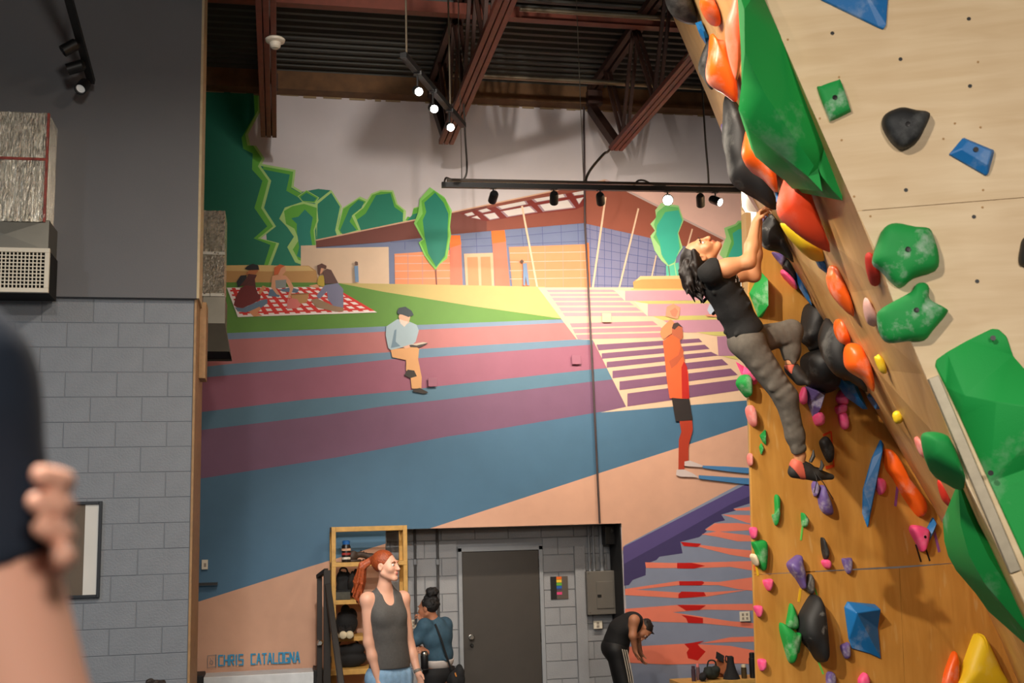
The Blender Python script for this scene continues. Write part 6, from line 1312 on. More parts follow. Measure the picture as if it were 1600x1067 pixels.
# ------------------------------------------------------------------ climber
DC = 7.45
def climber():
    root = tag(empty('person', J(1262, 745, DC)), 'person climbing in a black T-shirt and grey joggers, looking up', 'person', 'people')
    T = lambda px, py, dd=0.0: J(px, py, DC+dd)
    lat = -cf                                             # their right side is towards the viewer
    N, Pv = T(1117, 422), T(1167, 532); axis = nrm(N-Pv); fr = nrm(np.cross(axis, lat)); 
    if fr@cr < 0: fr = -fr
    B = np.array([lat, fr, axis])
    # head: looking up and to the right
    fwd = nrm(0.16*cr+0.93*cu+0.30*(-cf)); upv = nrm(-0.95*cr+0.16*cu)
    HB = basis(fwd, upv); HC = T(1095, 397, 0.0); hs = 1.02
    SR, SL = T(1111, 424, -0.17), T(1130, 425, 0.17); ER, EL = T(1170, 409, -0.20), T(1178, 430, 0.20); WR, WL = T(1181, 350, -0.07), T(1184, 350, 0.09)
    HR_, HL_ = T(1171, 540, -0.09), T(1176, 533, 0.09); KR, KL = T(1228, 621, -0.10), T(1236, 518, 0.13); AR, AL = T(1250, 712, -0.07), T(1236, 566, 0.10)
    S = SDF()
    P_ = head_prims(S, HC, HB, hs)
    S.cone(T(1107, 409), T(1115, 424), 0.052, 0.062, 0.03)
    S.ell(T(1128, 446), (0.165, 0.105, 0.13), B, 0.04); S.ell(T(1146, 482), (0.145, 0.098, 0.14), B, 0.04); S.ell(T(1166, 528), (0.155, 0.108, 0.115), B, 0.04)
    for s_, e_, w_ in ((SR, ER, WR), (SL, EL, WL)):
        S.cone(s_, e_, 0.058, 0.044, 0.03); S.ell(s_, 0.064, k=0.03)
        m_ = s_*0.55+e_*0.45; S.ell(m_-A_(0, 0, 0.006), (0.05, 0.05, 0.05), k=0.05)
        S.cone(e_, e_*0.6+w_*0.4, 0.043, 0.043, 0.03); S.cone(e_*0.6+w_*0.4, w_, 0.043, 0.028, 0.03)
    for h_, k_, a_ in ((HR_, KR, AR), (HL_, KL, AL)):
        S.cone(h_, k_, 0.085, 0.058, 0.04); S.cone(k_, a_, 0.055, 0.038, 0.03)
    grip = T(1194, 329, 0.0)
    hand(S, WR, T(1186, 330, -0.02)-WR, cr*0.9-cu*0.2+cf*0.1, -cu*0.1-cf, 0.95, (38, 45, 30), (0.5, 0.6, 0.5))
    hand(S, WL, T(1188, 331, 0.06)-WL, cr*0.9-cu*0.2, cu*0.1+cf, 0.95, (38, 45, 30), (0.5, 0.6, 0.5))
    for a_, h_, t_ in ((AR, T(1249, 732, -0.07), T(1280, 742, -0.06)), (AL, T(1240, 580, 0.10), T(1253, 594, 0.07))): S.cone(a_, h_, 0.036, 0.033, 0.01); S.cone(h_, t_, 0.030, 0.026, 0.005)
    S.build('body', SKINM, root, 0.0052, 2, paint=lips_paint(P_, hs, (176, 92, 74)), base=(208, 146, 104))
    eyes(root, P_, HB, hs, (44, 28, 20), (36, 24, 18))
    # T-shirt
    S = SDF(); e = 0.014
    S.ell(T(1126, 446), (0.168+e, 0.107+e, 0.135+e), B, 0.05); S.ell(T(1146, 482), (0.148+e, 0.104+e, 0.15+e), B, 0.05); S.ell(T(1164, 518), (0.155+e, 0.108+e, 0.125), B, 0.05)
    S.cone(T(1114, 424), T(1118, 430), 0.075, 0.09, 0.05)
    for s_, e_ in ((SR, ER), (SL, EL)): S.ell(s_, 0.076, k=0.05); S.cone(s_, s_*0.80+e_*0.20, 0.078, 0.073, 0.04, (False, True))
    for i in range(14):      # drape folds across back and waist
        t_ = i/13; c_ = T(1120+t_*52, 440+t_*92)+B[0]*0.155*math.sin(i*2.1)+fr*(0.05*math.cos(i*1.7)); S.cone(c_-fr*0.07-axis*0.02, c_+fr*0.06+axis*0.03, 0.012, 0.006, 0.02)
    S.cut(T(1166, 530), -axis*0.98+fr*0.25); S.cut(T(1104, 404), nrm(HC-T(1114, 424))*0.8-fr*0.1)
    shirt = S.build('t_shirt', mat('black cotton', (22, 22, 23), 0.85, var=0.1, scale=30, bump=0.15, bscale=60), root, 0.006, 2)
    # small white chest print
    g = G()
    for i, (px, py) in enumerate(((1147, 428), (1151, 434), (1155, 440), (1150, 441), (1158, 447))): c_ = T(px, py, -0.165); g.bar(c_, c_+axis*0.02+fr*0.008, 0.006, 0.004, up=-cf)
    q = g.build('chest_print', mat('white print', (210, 210, 206), 0.6, var=0)); adopt(root, q)
    # joggers
    S = SDF(); S.ell(T(1165, 532), (0.165, 0.120, 0.115), B, 0.05)
    for h_, k_, a_ in ((HR_, KR, AR), (HL_, KL, AL)):
        S.cone(h_, k_, 0.102, 0.074, 0.05); S.cone(k_, k_*0.35+a_*0.65, 0.072, 0.060, 0.04); S.cone(k_*0.35+a_*0.65, a_+(k_-a_)*0.08, 0.060, 0.046, 0.03, (False, True)); S.cone(a_+(k_-a_)*0.16, a_+(k_-a_)*0.06, 0.050, 0.047, 0.008, (True, True))
        d_ = nrm(k_-h_); d2_ = nrm(a_-k_); sd = nrm(np.cross(d_, cf))
        for i in range(7):
            t_ = (i+0.5)/7; c_ = h_+(k_-h_)*t_-cf*0.074; S.cone(c_-sd*0.045+d_*0.03*math.sin(i*2)+cf*0.012, c_+sd*0.05-d_*0.02+cf*0.014, 0.014, 0.010, 0.03)
            c_ = k_+(a_-k_)*t_-cf*0.050; S.cone(c_-sd*0.03+d2_*0.02*math.sin(i*3)+cf*0.01, c_+sd*0.035-d2_*0.012+cf*0.012, 0.012, 0.008, 0.025)
    S.cut(T(1157, 513), axis-fr*0.25)
    S.build('joggers', mat('dark grey jersey', (92, 86, 78), 0.85, var=0.12, scale=40, bump=0.1, bscale=120), root, 0.006, 2)
    # hair: shoulder length, hanging back
    S = SDF(); S.ell(P_(0, -0.034, 0.036), (0.084*hs, 0.092*hs, 0.090*hs), HB, 0.02)
    S.ell(P_(0, 0.110, -0.045), (0.10, 0.085, 0.115), HB, 0.008, 's'); S.ell(P_(0, 0.085, 0.03), (0.062, 0.05, 0.058), HB, 0.012, 's')
    rr = random.Random(3); dn = A_(0, 0, -1.0)
    for q in (-1, 1):
        for j in range(6): st = P_(0.078*q, 0.028-0.014*j, 0.060-0.012*j); S.cone(st, st+dn*0.10-cr*0.02*(j-2)*0.3, 0.017, 0.008, 0.012)
    for i in range(70):
        a = rr.uniform(-1, 1); z0 = rr.uniform(-0.02, 0.10); y0 = rr.uniform(-0.10, 0.03)
        st = P_(0.078*math.sin(a*1.5), -0.05*math.cos(a*1.5)+y0*0.4-0.02, z0)
        L = rr.uniform(0.13, 0.23); w1, w2 = rr.uniform(-0.02, 0.025), rr.uniform(-0.025, 0.025)
        p1 = st+dn*L*0.35+cr*(w1-0.012)+cf*rr.uniform(-0.01, 0.01); p2 = st+dn*L*0.7+cr*(w2-0.004)+cf*rr.uniform(-0.015, 0.015); p3 = st+dn*L+cr*(w1+0.014)+cf*rr.uniform(-0.02, 0.02)
        for (u_, v_, ra, rb) in ((st, p1, 0.018, 0.017), (p1, p2, 0.017, 0.014), (p2, p3, 0.014, 0.004)): S.cone(u_, v_, ra, rb, 0.010)
    S.build('hair', mat('dark brown hair', (27, 19, 15), 0.55, var=0.3, scale=60, bump=0.15, bscale=90), root, 0.005, 1)
    # shoes
    mo, mb = mat('salmon shoe panel', (206, 96, 74), 0.6), mat('dark climbing rubber', (42, 40, 38), 0.6, var=0.1)
    for (heel, ball, toe, ank, lb) in ((T(1241, 737, -0.07), T(1275, 741, -0.06), T(1299, 745, -0.05), AR, 'lower'), (T(1237, 578, 0.10), T(1251, 592, 0.07), T(1262, 598, 0.03), AL, 'upper')):
        fw = nrm(toe-heel); S = SDF(); S.cone(heel, ball, 0.042, 0.043, 0.02); S.cone(ball, toe, 0.040, 0.019, 0.02); S.cone(heel+(ank-heel)*0.45, heel+(ball-heel)*0.5+(ank-heel)*0.30, 0.043, 0.040, 0.03)
        S.cone(ank*0.9+heel*0.1, ank+(ank-heel)*0.8, 0.036, 0.038, 0.012, op='s')
        sh = S.build('climbing_shoe', mb, root, 0.005, 2)
        S = SDF(); S.cone(heel, heel+(ball-heel)*0.6, 0.0445, 0.045, 0.02); S.cone(heel+(ank-heel)*0.45, heel+(ball-heel)*0.5+(ank-heel)*0.30, 0.0455, 0.042, 0.03)
        S.cut(heel+(ball-heel)*0.42, fw+nrm(ank-heel)*0.45); S.cut(heel-nrm(ank-heel)*0.008+fw*0.01, -nrm(ank-heel)-fw*0.7); S.cut(heel+(ank-heel)*0.72, ank-heel); q = S.build('shoe_panel', mo, None, 0.005, 1); q.parent = sh; q.matrix_parent_inverse = sh.matrix_parent_inverse.copy()
        q.matrix_parent_inverse = Matrix.Identity(4)
        if lb == 'lower':
            g = G()
            for (pa, pb, w_) in ((T(1266, 722, -0.12), T(1271, 703, -0.11), 0.03), (T(1282, 735, -0.11), T(1283, 719, -0.10), 0.026)): g.tube([pa, (pa+pb)/2+cr*0.01, pb], [0.012, 0.014, 0.004], 8)
            q = g.build('strap_tab', mb, None, smooth=True); q.parent = sh; q.matrix_parent_inverse = Matrix.Identity(4)
            g = G().tube(curve3([T(1270, 735, -0.12), T(1285, 752, -0.13), T(1296, 770, -0.12), T(1302, 780, -0.11)]), 0.003, 6).tube(curve3([T(1272, 737, -0.12), T(1276, 750, -0.13), T(1272, 770, -0.12)]), 0.003, 6); q = g.build('laces', mb); q.parent = sh; q.matrix_parent_inverse = Matrix.Identity(4)
climber()

# ------------------------------------------------------------------ woman with the red ponytail
def red_woman():
    D = 9.15; T = lambda px, py, dd=0.0: J(px, py, D+dd)
    zf = 0.45; root = tag(empty('person', A_(*T(608, 1000)[:2], zf)), 'person with a red ponytail in a grey tank top, looking up right', 'person', 'people')
    fwd = nrm(-cf*0.80+cr*0.60); fwd[2] = 0; fwd = nrm(fwd); B = basis(fwd, (0, 0, 1)); side = B[0]; up = A_(0, 0, 1)
    hf = nrm(cr*0.90-cf*0.40+up*0.10); HB = basis(hf, up+cu*0.1-cr*0.04); HC = T(603, 884, 0.0); hs = 1.03
    SR, SL = T(574, 937, -0.06), T(629, 935, 0.12); ER, EL = T(576, 1003, -0.10), T(640, 1008, 0.12); WR, WL = T(592, 1066, -0.16), T(653, 1050, 0.02)
    cz_ = T(603, 1000); pelv = A_(T(608, 1050)[0], T(608, 1050)[1], T(608, 1052)[2]-0.04)
    HR_, HL_ = pelv+side*0.09, pelv-side*0.09
    KR, KL = A_(HR_[0], HR_[1], zf+0.48)+fwd*0.02, A_(HL_[0], HL_[1], zf+0.48)+fwd*0.03; AR, AL = A_(KR[0], KR[1], zf+0.09), A_(KL[0], KL[1], zf+0.09)
    S = SDF(); P_ = head_prims(S, HC, HB, hs)
    S.cone(T(601, 900), T(601, 928), 0.046, 0.052, 0.03)
    chest = T(604, 955); S.ell(chest, (0.155, 0.10, 0.13), B, 0.05); S.ell(T(609, 1000), (0.125, 0.088, 0.13), B, 0.05); S.ell(pelv+up*0.02, (0.16, 0.115, 0.12), B, 0.05)
    S.cone(SR, SL, 0.050, 0.050, 0.05); S.cone(T(599, 915), SR*0.7+SL*0.3+up*0.008, 0.034, 0.046, 0.04); S.cone(T(605, 915, 0.03), SL*0.7+SR*0.3+up*0.008, 0.034, 0.046, 0.04)
    for q in (-1, 1): S.ell(chest+side*0.065*q+fwd*0.060-up*0.035, (0.06, 0.045, 0.055), B, 0.05)
    for s_, e_, w_ in ((SR, ER, WR), (SL, EL, WL)):
        S.ell(s_, 0.056, k=0.03); S.cone(s_, e_, 0.052, 0.040, 0.03); S.cone(e_, e_*0.65+w_*0.35, 0.040, 0.039, 0.03); S.cone(e_*0.65+w_*0.35, w_, 0.039, 0.026, 0.03)
    hand(S, WR, WR-ER, fwd*0.2-side, fwd, 0.92, (15, 25, 20)); hand(S, WL, WL-EL, fwd*0.2+side, fwd, 0.92, (15, 25, 20))
    for h_, k_, a_ in ((HR_, KR, AR), (HL_, KL, AL)):
        S.cone(h_, k_, 0.085, 0.056, 0.04); S.cone(k_, a_, 0.054, 0.036, 0.03); S.cone(a_-up*0.05, a_-up*0.055+fwd*0.15, 0.036, 0.028, 0.03)
    S.build('body', SKINM, root, 0.0055, 2, paint=lips_paint(P_, hs, (196, 110, 100)), base=(226, 172, 146))
    eyes(root, P_, HB, hs, (70, 66, 60), (150, 82, 46))
    # racerback tank top
    S = SDF(); e = 0.012
    S.ell(chest, (0.150+e, 0.098+e, 0.14+e), B, 0.08); S.ell(T(606, 978), (0.138+e, 0.095+e, 0.14), B, 0.08); S.ell(T(609, 1003), (0.132+e, 0.094+e, 0.16), B, 0.10); S.ell(T(610, 1030), (0.145+e, 0.105+e, 0.12), B, 0.10); S.ell(pelv+up*0.05, (0.155+e, 0.115+e, 0.12), B, 0.09)
    for q in (-1, 1): S.ell(chest+side*0.065*q+fwd*0.062-up*0.035, (0.066, 0.050, 0.062), B, 0.06)
    S.cone(SR*0.78+SL*0.22, SR*0.22+SL*0.78, 0.062, 0.062, 0.04); S.cone(T(599, 917), SR*0.7+SL*0.3+up*0.010, 0.046, 0.058, 0.04); S.cone(T(605, 917, 0.03), SL*0.7+SR*0.3+up*0.010, 0.046, 0.058, 0.04)
    for i in range(5):
        t_ = i/8; c_ = T(604+t_*8, 985+t_*52)+fwd*0.082+side*0.03*math.sin(i*2.4); S.cone(c_-side*0.06-fwd*0.012, c_+side*0.05+up*0.02-fwd*0.01, 0.010, 0.006, 0.03)
    S.cut(T(610, 1043), -up)
    neckc = T(603, 926)+fwd*0.09; S.ell(neckc, (0.062, 0.09, 0.10), B, 0.008, 's'); S.cone(T(601, 890), T(602, 922), 0.058, 0.062, 0.008, op='s')
    for s_, q in ((SR, 1), (SL, -1)): S.ell(s_+side*0.052*q-up*0.005, (0.062, 0.11, 0.10), B, 0.008, 's')
    S.build('tank_top', mat('charcoal grey jersey', (84, 82, 80), 0.8, var=0.08, scale=50, bump=0.1, bscale=140), root, 0.0055, 2)
    # pale blue jeans shorts
    S = SDF(); S.ell(pelv+up*0.02, (0.185, 0.135, 0.13), B, 0.05)
    for h_, k_ in ((HR_, KR), (HL_, KL)): S.cone(h_, h_*0.45+k_*0.55, 0.115, 0.105, 0.05, (False, True))
    for i in range(5): c_ = pelv+side*(-0.12+0.06*i)+fwd*0.105; S.cone(c_+up*0.05, c_-up*0.12, 0.010, 0.014, 0.04)
    S.cut(T(610, 1041), up)
    S.build('shorts', mat('pale blue denim', (134, 172, 206), 0.8, var=0.1, scale=40, bump=0.1, bscale=120), root, 0.006, 2)
    # hair and ponytail
    S = SDF(); S.ell(P_(0, -0.026, 0.036), (0.082*hs, 0.096*hs, 0.090*hs), HB, 0.02)
    S.ell(P_(0, 0.105, -0.050), (0.10, 0.088, 0.125), HB, 0.008, 's'); S.ell(P_(0, 0.100, 0.025), (0.070, 0.060, 0.062), HB, 0.012, 's')
    for q in (-1, 1): S.ell(P_(0.082*q, 0.0, -0.055), (0.03, 0.065, 0.060), HB, 0.008, 's'); S.ell(P_(0.085*q, 0.005, -0.008), (0.022, 0.026, 0.036), HB, 0.006, 's')
    rr = random.Random(5); tie = P_(0, -0.118, 0.052)
    S.ell(tie, 0.030, k=0.02)
    for i in range(34):
        j = A_(rr.uniform(-1, 1), rr.uniform(-1, 1), rr.uniform(-1, 1)); p1 = T(567, 884, 0.03)+j*0.020; p2 = T(561, 906, 0.04)+j*0.030+cr*rr.uniform(-0.02, 0.02); p3 = T(560, 928, 0.04)+j*0.026+cr*rr.uniform(-0.03, 0.03); p4 = T(561, 940, 0.04)+j*0.022+up*rr.uniform(-0.03, 0.04)
        for (u_, v_, ra, rb) in ((tie+j*0.012, p1, 0.012, 0.013), (p1, p2, 0.013, 0.012), (p2, p3, 0.012, 0.008), (p3, p4, 0.008, 0.003)): S.cone(u_, v_, ra, rb, 0.005)
    S.build('hair', mat('copper red hair', (150, 68, 30), 0.5, var=0.3, scale=70, bump=0.3, bscale=90), root, 0.0052, 1)
    G().lathe(tie-HB[1]*0.004, tie-T(567, 884, 0.03), [(0.024, -0.02), (0.028, -0.012), (0.028, -0.002), (0.024, 0.004)], 14).build('hair_tie', mat('dark hair tie', (60, 32, 24), 0.7), root, smooth=True)
    w_ = nrm(WL-EL); G().lathe(WL-w_*0.022, w_, [(0.029, 0), (0.0315, 0.003), (0.0315, 0.022), (0.029, 0.025)], 18).build('wristband', mat('grey watch strap', (120, 112, 104), 0.5), root, smooth=True)
    for a_ in (AR, AL): S = SDF(); S.cone(a_-up*0.045-fwd*0.03, a_-up*0.05+fwd*0.16, 0.043, 0.034, 0.02); S.cut(A_(0, 0, zf), -up); S.build('shoe', mat('white trainer', (214, 212, 206), 0.6), root, 0.006, 1)
red_woman()

# ------------------------------------------------------------------ woman with the hair bun and denim jacket
def bun_woman():
    D = 11.2; T = lambda px, py, dd=0.0: J(px, py, D+dd); up = A_(0, 0, 1)
    root = tag(empty('person', A_(*T(684, 1040)[:2], 0)), 'person with a hair bun and teal denim jacket, back turned', 'person', 'people')
    fwd = nrm((-cr*0.80+cf*0.60)*A_(1, 1, 0)); B = basis(fwd, up); side = B[0]
    HB = basis(nrm(-cr*0.86+cf*0.40-up*0.22), up); HC = T(669, 950); hs = 0.98
    SR, SL = T(695, 976, 0.10), T(664, 978, -0.10); ER, EL = T(676, 1012, 0.25), T(650, 1000, -0.12); WR, WL = T(664, 1010, 0.05), T(656, 980, -0.06)
    pelv = T(686, 1046); pelv = A_(pelv[0], pelv[1], max(pelv[2]-0.05, 0.75)); HR_, HL_ = pelv+side*0.09, pelv-side*0.09
    KR, KL = A_(HR_[0], HR_[1], 0.48), A_(HL_[0], HL_[1], 0.48); AR, AL = A_(KR[0], KR[1], 0.09), A_(KL[0], KL[1], 0.09)
    ER = T(690, 1018, 0.05); WR = T(667, 1019, -0.12)
    S = SDF(); P_ = head_prims(S, HC, HB, hs); S.cone(T(672, 958), T(680, 974), 0.05, 0.06, 0.03)
    S.ell(T(682, 994), (0.165, 0.11, 0.15), B, 0.05); S.ell(T(685, 1022), (0.14, 0.10, 0.13), B, 0.05); S.ell(pelv, (0.17, 0.13, 0.13), B, 0.05)
    for s_, e_, w_ in ((SR, ER, WR), (SL, EL, WL)): S.cone(s_, e_, 0.05, 0.04, 0.03); S.cone(e_, w_, 0.04, 0.028, 0.03)
    hand(S, WL, T(658, 966, -0.06)-WL, -cr+cf*0.2, cf, 0.95, (40, 60, 40)); hand(S, WR, T(661, 1017, -0.14)-WR, cf*0.6-up*0.6, up, 0.95, (30, 40, 30))
    for h_, k_, a_ in ((HR_, KR, AR), (HL_, KL, AL)): S.cone(h_, k_, 0.085, 0.058, 0.04); S.cone(k_, a_, 0.054, 0.038, 0.03); S.cone(a_-up*0.05, a_-up*0.055+fwd*0.15, 0.036, 0.028, 0.03)
    S.build('body', SKINM, root, 0.007, 2, paint=lips_paint(P_, hs, (140, 80, 70)), base=(168, 112, 84))
    eyes(root, P_, HB, hs, (40, 28, 22), (24, 20, 20))
    S = SDF(); S.ell(T(683, 994), (0.185, 0.128, 0.165), B, 0.05); S.ell(T(686, 1022), (0.165, 0.125, 0.14), B, 0.05)
    for s_, e_, w_ in ((SR, ER, WR), (SL, EL, WL)): S.ell(s_, 0.07, k=0.04); S.cone(s_, e_, 0.068, 0.056, 0.04); S.cone(e_, e_*0.25+w_*0.75, 0.056, 0.044, 0.03, (False, True))
    S.cone(T(676, 968), T(681, 976), 0.066, 0.09, 0.03, (True, False)); S.cut(T(686, 1037), -up)
    for i in range(8): c_ = T(668+i*4, 990+i*5)-cf*0.12; S.cone(c_-cr*0.05+up*0.03, c_+cr*0.04-up*0.03, 0.009, 0.005, 0.02)
    S.build('jacket', mat('teal blue denim', (52, 82, 100), 0.8, var=0.15, scale=20, bump=0.15, bscale=80), root, 0.007, 2)
    S = SDF(); S.ell(T(686, 1030), (0.168, 0.13, 0.12), B, 0.04); S.cut(T(686, 1043.5), -up); S.cut(T(686, 1030), up); S.build('shirt_hem', mat('white cotton hem', (206, 196, 190), 0.8), root, 0.007, 1)
    S = SDF(); S.ell(pelv+up*0.02, (0.182, 0.142, 0.13), B, 0.05)
    for h_, k_, a_ in ((HR_, KR, AR), (HL_, KL, AL)): S.cone(h_, k_, 0.098, 0.075, 0.05); S.cone(k_, a_, 0.073, 0.062, 0.04, (False, True))
    S.cut(T(686, 1042), up); S.build('trousers', mat('black trousers', (20, 20, 22), 0.8), root, 0.007, 1)
    S = SDF(); S.ell(P_(0, -0.03, 0.034), (0.084*hs, 0.094*hs, 0.09*hs), HB, 0.02); S.ell(P_(0, 0.105, -0.05), (0.1, 0.085, 0.125), HB, 0.008, 's'); S.ell(P_(0, 0.1, 0.02), (0.07, 0.06, 0.06), HB, 0.01, 's')
    bc = T(675, 926, 0.0); rr = random.Random(9); S.ell(bc, (0.06, 0.055, 0.055), k=0.02)
    for i in range(26): d_ = nrm([rr.uniform(-1, 1), rr.uniform(-1, 1), rr.uniform(-0.6, 1)]); S.ell(bc+d_*0.05, rr.uniform(0.016, 0.026), k=0.005)
    for i in range(20): d_ = nrm([rr.uniform(-1, 1), rr.uniform(-1, 0.4), rr.uniform(-0.2, 1)]); S.ell(P_(*(d_*A_(0.08, 0.09, 0.09)+A_(0, -0.03, 0.036))), rr.uniform(0.012, 0.02), k=0.006)
    S.build('hair', mat('black curly hair', (20, 17, 17), 0.5, var=0.2, scale=60, bump=0.5, bscale=120), root, 0.007, 1)
    for a_ in (AR, AL): S = SDF(); S.cone(a_-up*0.045-fwd*0.03, a_-up*0.05+fwd*0.16, 0.043, 0.034, 0.02); S.cut(A_(0, 0, 0), -up); S.build('shoe', mat('black trainer', (30, 30, 32), 0.6), root, 0.008, 1)
    # thermos held at the waist, shoulder bag
    b0_, b1_ = T(663.5, 1046, -0.2), T(663, 1020, -0.2); d_ = nrm(b1_-b0_); L = np.linalg.norm(b1_-b0_)
    r = tag(empty('thermos', b0_), 'black steel thermos held by the person with the bun', 'bottle')
    G().lathe(b0_, d_, [(0.034, 0), (0.037, 0.006), (0.037, L*0.86), (0.033, L*0.9)], 18).build('body', m_blk, r, smooth=True); G().lathe(b0_, d_, [(0.0378, 0.004), (0.0378, 0.014)], 18).build('base_ring', chrome, r); G().lathe(b0_+d_*L*0.88, d_, [(0.034, 0), (0.034, 0.012), (0.028, 0.03), (0.02, 0.035)], 18).build('cap', chrome, r, smooth=True)
    r = bag(T(713, 1057, -0.1), (0.085, 0.07, 0.12), m_bk, 'black shoulder bag hanging behind the person with the bun', seed=41, handle=False, name='shoulder_bag')
    G().tube(curve3([T(705, 1046, -0.12), T(696, 1020, -0.17), T(688, 995, -0.18), T(680, 975, -0.12)]), 0.010, 8).build('strap', m_bk, r, smooth=True); G().bar(T(711, 1051, -0.18), T(713, 1057, -0.185), 0.012, 0.006, up=-cf).build('buckle', mat('orange buckle', (206, 130, 50), 0.4), r)
bun_woman()

# ------------------------------------------------------------------ person bending forward
def bent_person():
    D = 12.0; T = lambda px, py, dd=0.0: J(px, py, D+dd); up = A_(0, 0, 1); lat = -cf
    root = tag(empty('person', A_(*T(970, 1060)[:2], 0)), 'person in black sleeveless top and striped track pants bending forward', 'person', 'people')
    pel, mid, sh = T(961, 1012), T(968, 986), T(991, 970); fx_ = nrm((cr*0.9-cf*0.1)*A_(1, 1, 0))
    HB = basis(nrm(-up*0.75+cr*0.05-cf*0.35), nrm(cr*0.9-up*0.4)); HC = T(1004, 984); hs = 0.95
    ax1 = nrm(mid-pel); ax2 = nrm(sh-mid); B1 = basis(np.cross(ax1, lat), ax1); B2 = basis(np.cross(ax2, lat), ax2)
    B1 = np.array([lat, nrm(np.cross(ax1, lat)), ax1]); B2 = np.array([lat, nrm(np.cross(ax2, lat)), ax2])
    SR, SL = T(991, 969, -0.16), T(995, 972, 0.16); ER, EL = T(988.5, 993, -0.20), T(996, 996, 0.2); WR, WL = T(992, 1014, -0.16), T(1000, 1018, 0.15)
    AR, AL = A_(*T(978, 1060, -0.1)[:2], 0.09), A_(*T(972, 1060, 0.1)[:2], 0.09); HR_, HL_ = pel+lat*0.09, pel-lat*0.09; KR, KL = (HR_+AR)/2+fx_*0.05, (HL_+AL)/2+fx_*0.05
    S = SDF(); P_ = head_prims(S, HC, HB, hs); S.cone(T(997, 972), HC, 0.05, 0.045, 0.03)
    S.ell(sh*0.7+mid*0.3, (0.17, 0.1, 0.13), B2, 0.05); S.ell(mid, (0.14, 0.1, 0.13), B1, 0.05); S.ell(pel, (0.16, 0.13, 0.13), B1, 0.05)
    for s_, e_, w_ in ((SR, ER, WR), (SL, EL, WL)): S.ell(s_, 0.056, k=0.03); S.cone(s_, e_, 0.05, 0.038, 0.03); S.cone(e_, w_, 0.038, 0.026, 0.03); hand(S, w_, w_-e_, cr*0.6+cf*0.2-up*0.1, -cf*0.5+cr*0.5, 0.92, (20, 30, 25))
    for h_, k_, a_ in ((HR_, KR, AR), (HL_, KL, AL)): S.cone(h_, k_, 0.085, 0.058, 0.04); S.cone(k_, a_, 0.054, 0.038, 0.03); S.cone(a_-up*0.05, a_-up*0.055+fx_*0.15, 0.036, 0.028, 0.03)
    S.build('body', SKINM, root, 0.007, 2, paint=lips_paint(P_, hs, (150, 90, 76)), base=(186, 126, 94))
    eyes(root, P_, HB, hs, (40, 28, 22), (30, 22, 18))
    S = SDF(); e = 0.015
    S.ell(sh*0.7+mid*0.3, (0.17+e, 0.115, 0.145), B2, 0.06); S.ell(mid, (0.155, 0.125, 0.14), B1, 0.06); S.ell(pel+ax1*0.06, (0.165, 0.14, 0.12), B1, 0.06); S.cone(SR*0.8+SL*0.2, SL*0.8+SR*0.2, 0.062, 0.062, 0.04); S.cone(sh, T(998, 973), 0.075, 0.06, 0.03, (False, True))
    for s_, q in ((SR, 1), (SL, -1)): S.ell(s_+lat*0.03*q-up*0.02, (0.06, 0.07, 0.085), B2, 0.01, 's')
    S.build('sleeveless_top', mat('black jersey', (17, 17, 19), 0.8, var=0.05), root, 0.007, 2)
    S = SDF(); S.ell(pel, (0.175, 0.15, 0.14), B1, 0.05)
    for h_, k_, a_ in ((HR_, KR, AR), (HL_, KL, AL)): S.cone(h_, k_, 0.105, 0.09, 0.05); S.cone(k_, a_, 0.088, 0.08, 0.05, (False, True))
    tp = S.build('track_pants', mat('black track fabric', (15, 15, 17), 0.6, var=0.05), root, 0.007, 2)
    for i in range(3):
        a0_, a1_, a2_ = T(972.5+i*3.4, 1014.5+i*0.5, -0.24), T(979+i*3.4, 1045, -0.225), T(983.5+i*3.2, 1072, -0.21); q = G().tube(curve3([a0_, a1_, a2_, A_(a2_[0], a2_[1], 0.35)]), 0.0055, 6).build('stripe', mat('white stripe', (214, 206, 190), 0.6, var=0)); q.parent = tp; q.matrix_parent_inverse = Matrix.Identity(4)
    S = SDF(); S.ell(P_(0, -0.03, 0.034), (0.084*hs, 0.094*hs, 0.09*hs), HB, 0.02); S.ell(P_(0, 0.105, -0.05), (0.1, 0.085, 0.125), HB, 0.008, 's'); S.ell(P_(0, 0.1, 0.015), (0.07, 0.055, 0.055), HB, 0.01, 's')
    rr = random.Random(12)
    for i in range(22): d_ = nrm([rr.uniform(-1, 1), rr.uniform(-1, 0.4), rr.uniform(-0.2, 1)]); p = P_(*(d_*A_(0.08, 0.09, 0.09)+A_(0, -0.03, 0.036))); S.cone(p, p+cr*rr.uniform(-0.01, 0.03)-up*rr.uniform(0.01, 0.045), 0.014, 0.005, 0.005)
    S.build('hair', mat('dark short hair', (34, 26, 22), 0.5, var=0.3, scale=60, bump=0.3, bscale=100), root, 0.007, 1)
    for a_ in (AR, AL): S = SDF(); S.cone(a_-up*0.045-fx_*0.03, a_-up*0.05+fx_*0.16, 0.043, 0.034, 0.02); S.cut(A_(0, 0, 0), -up); S.build('shoe', mat('black trainer', (30, 30, 32), 0.6), root, 0.008, 1)
bent_person()

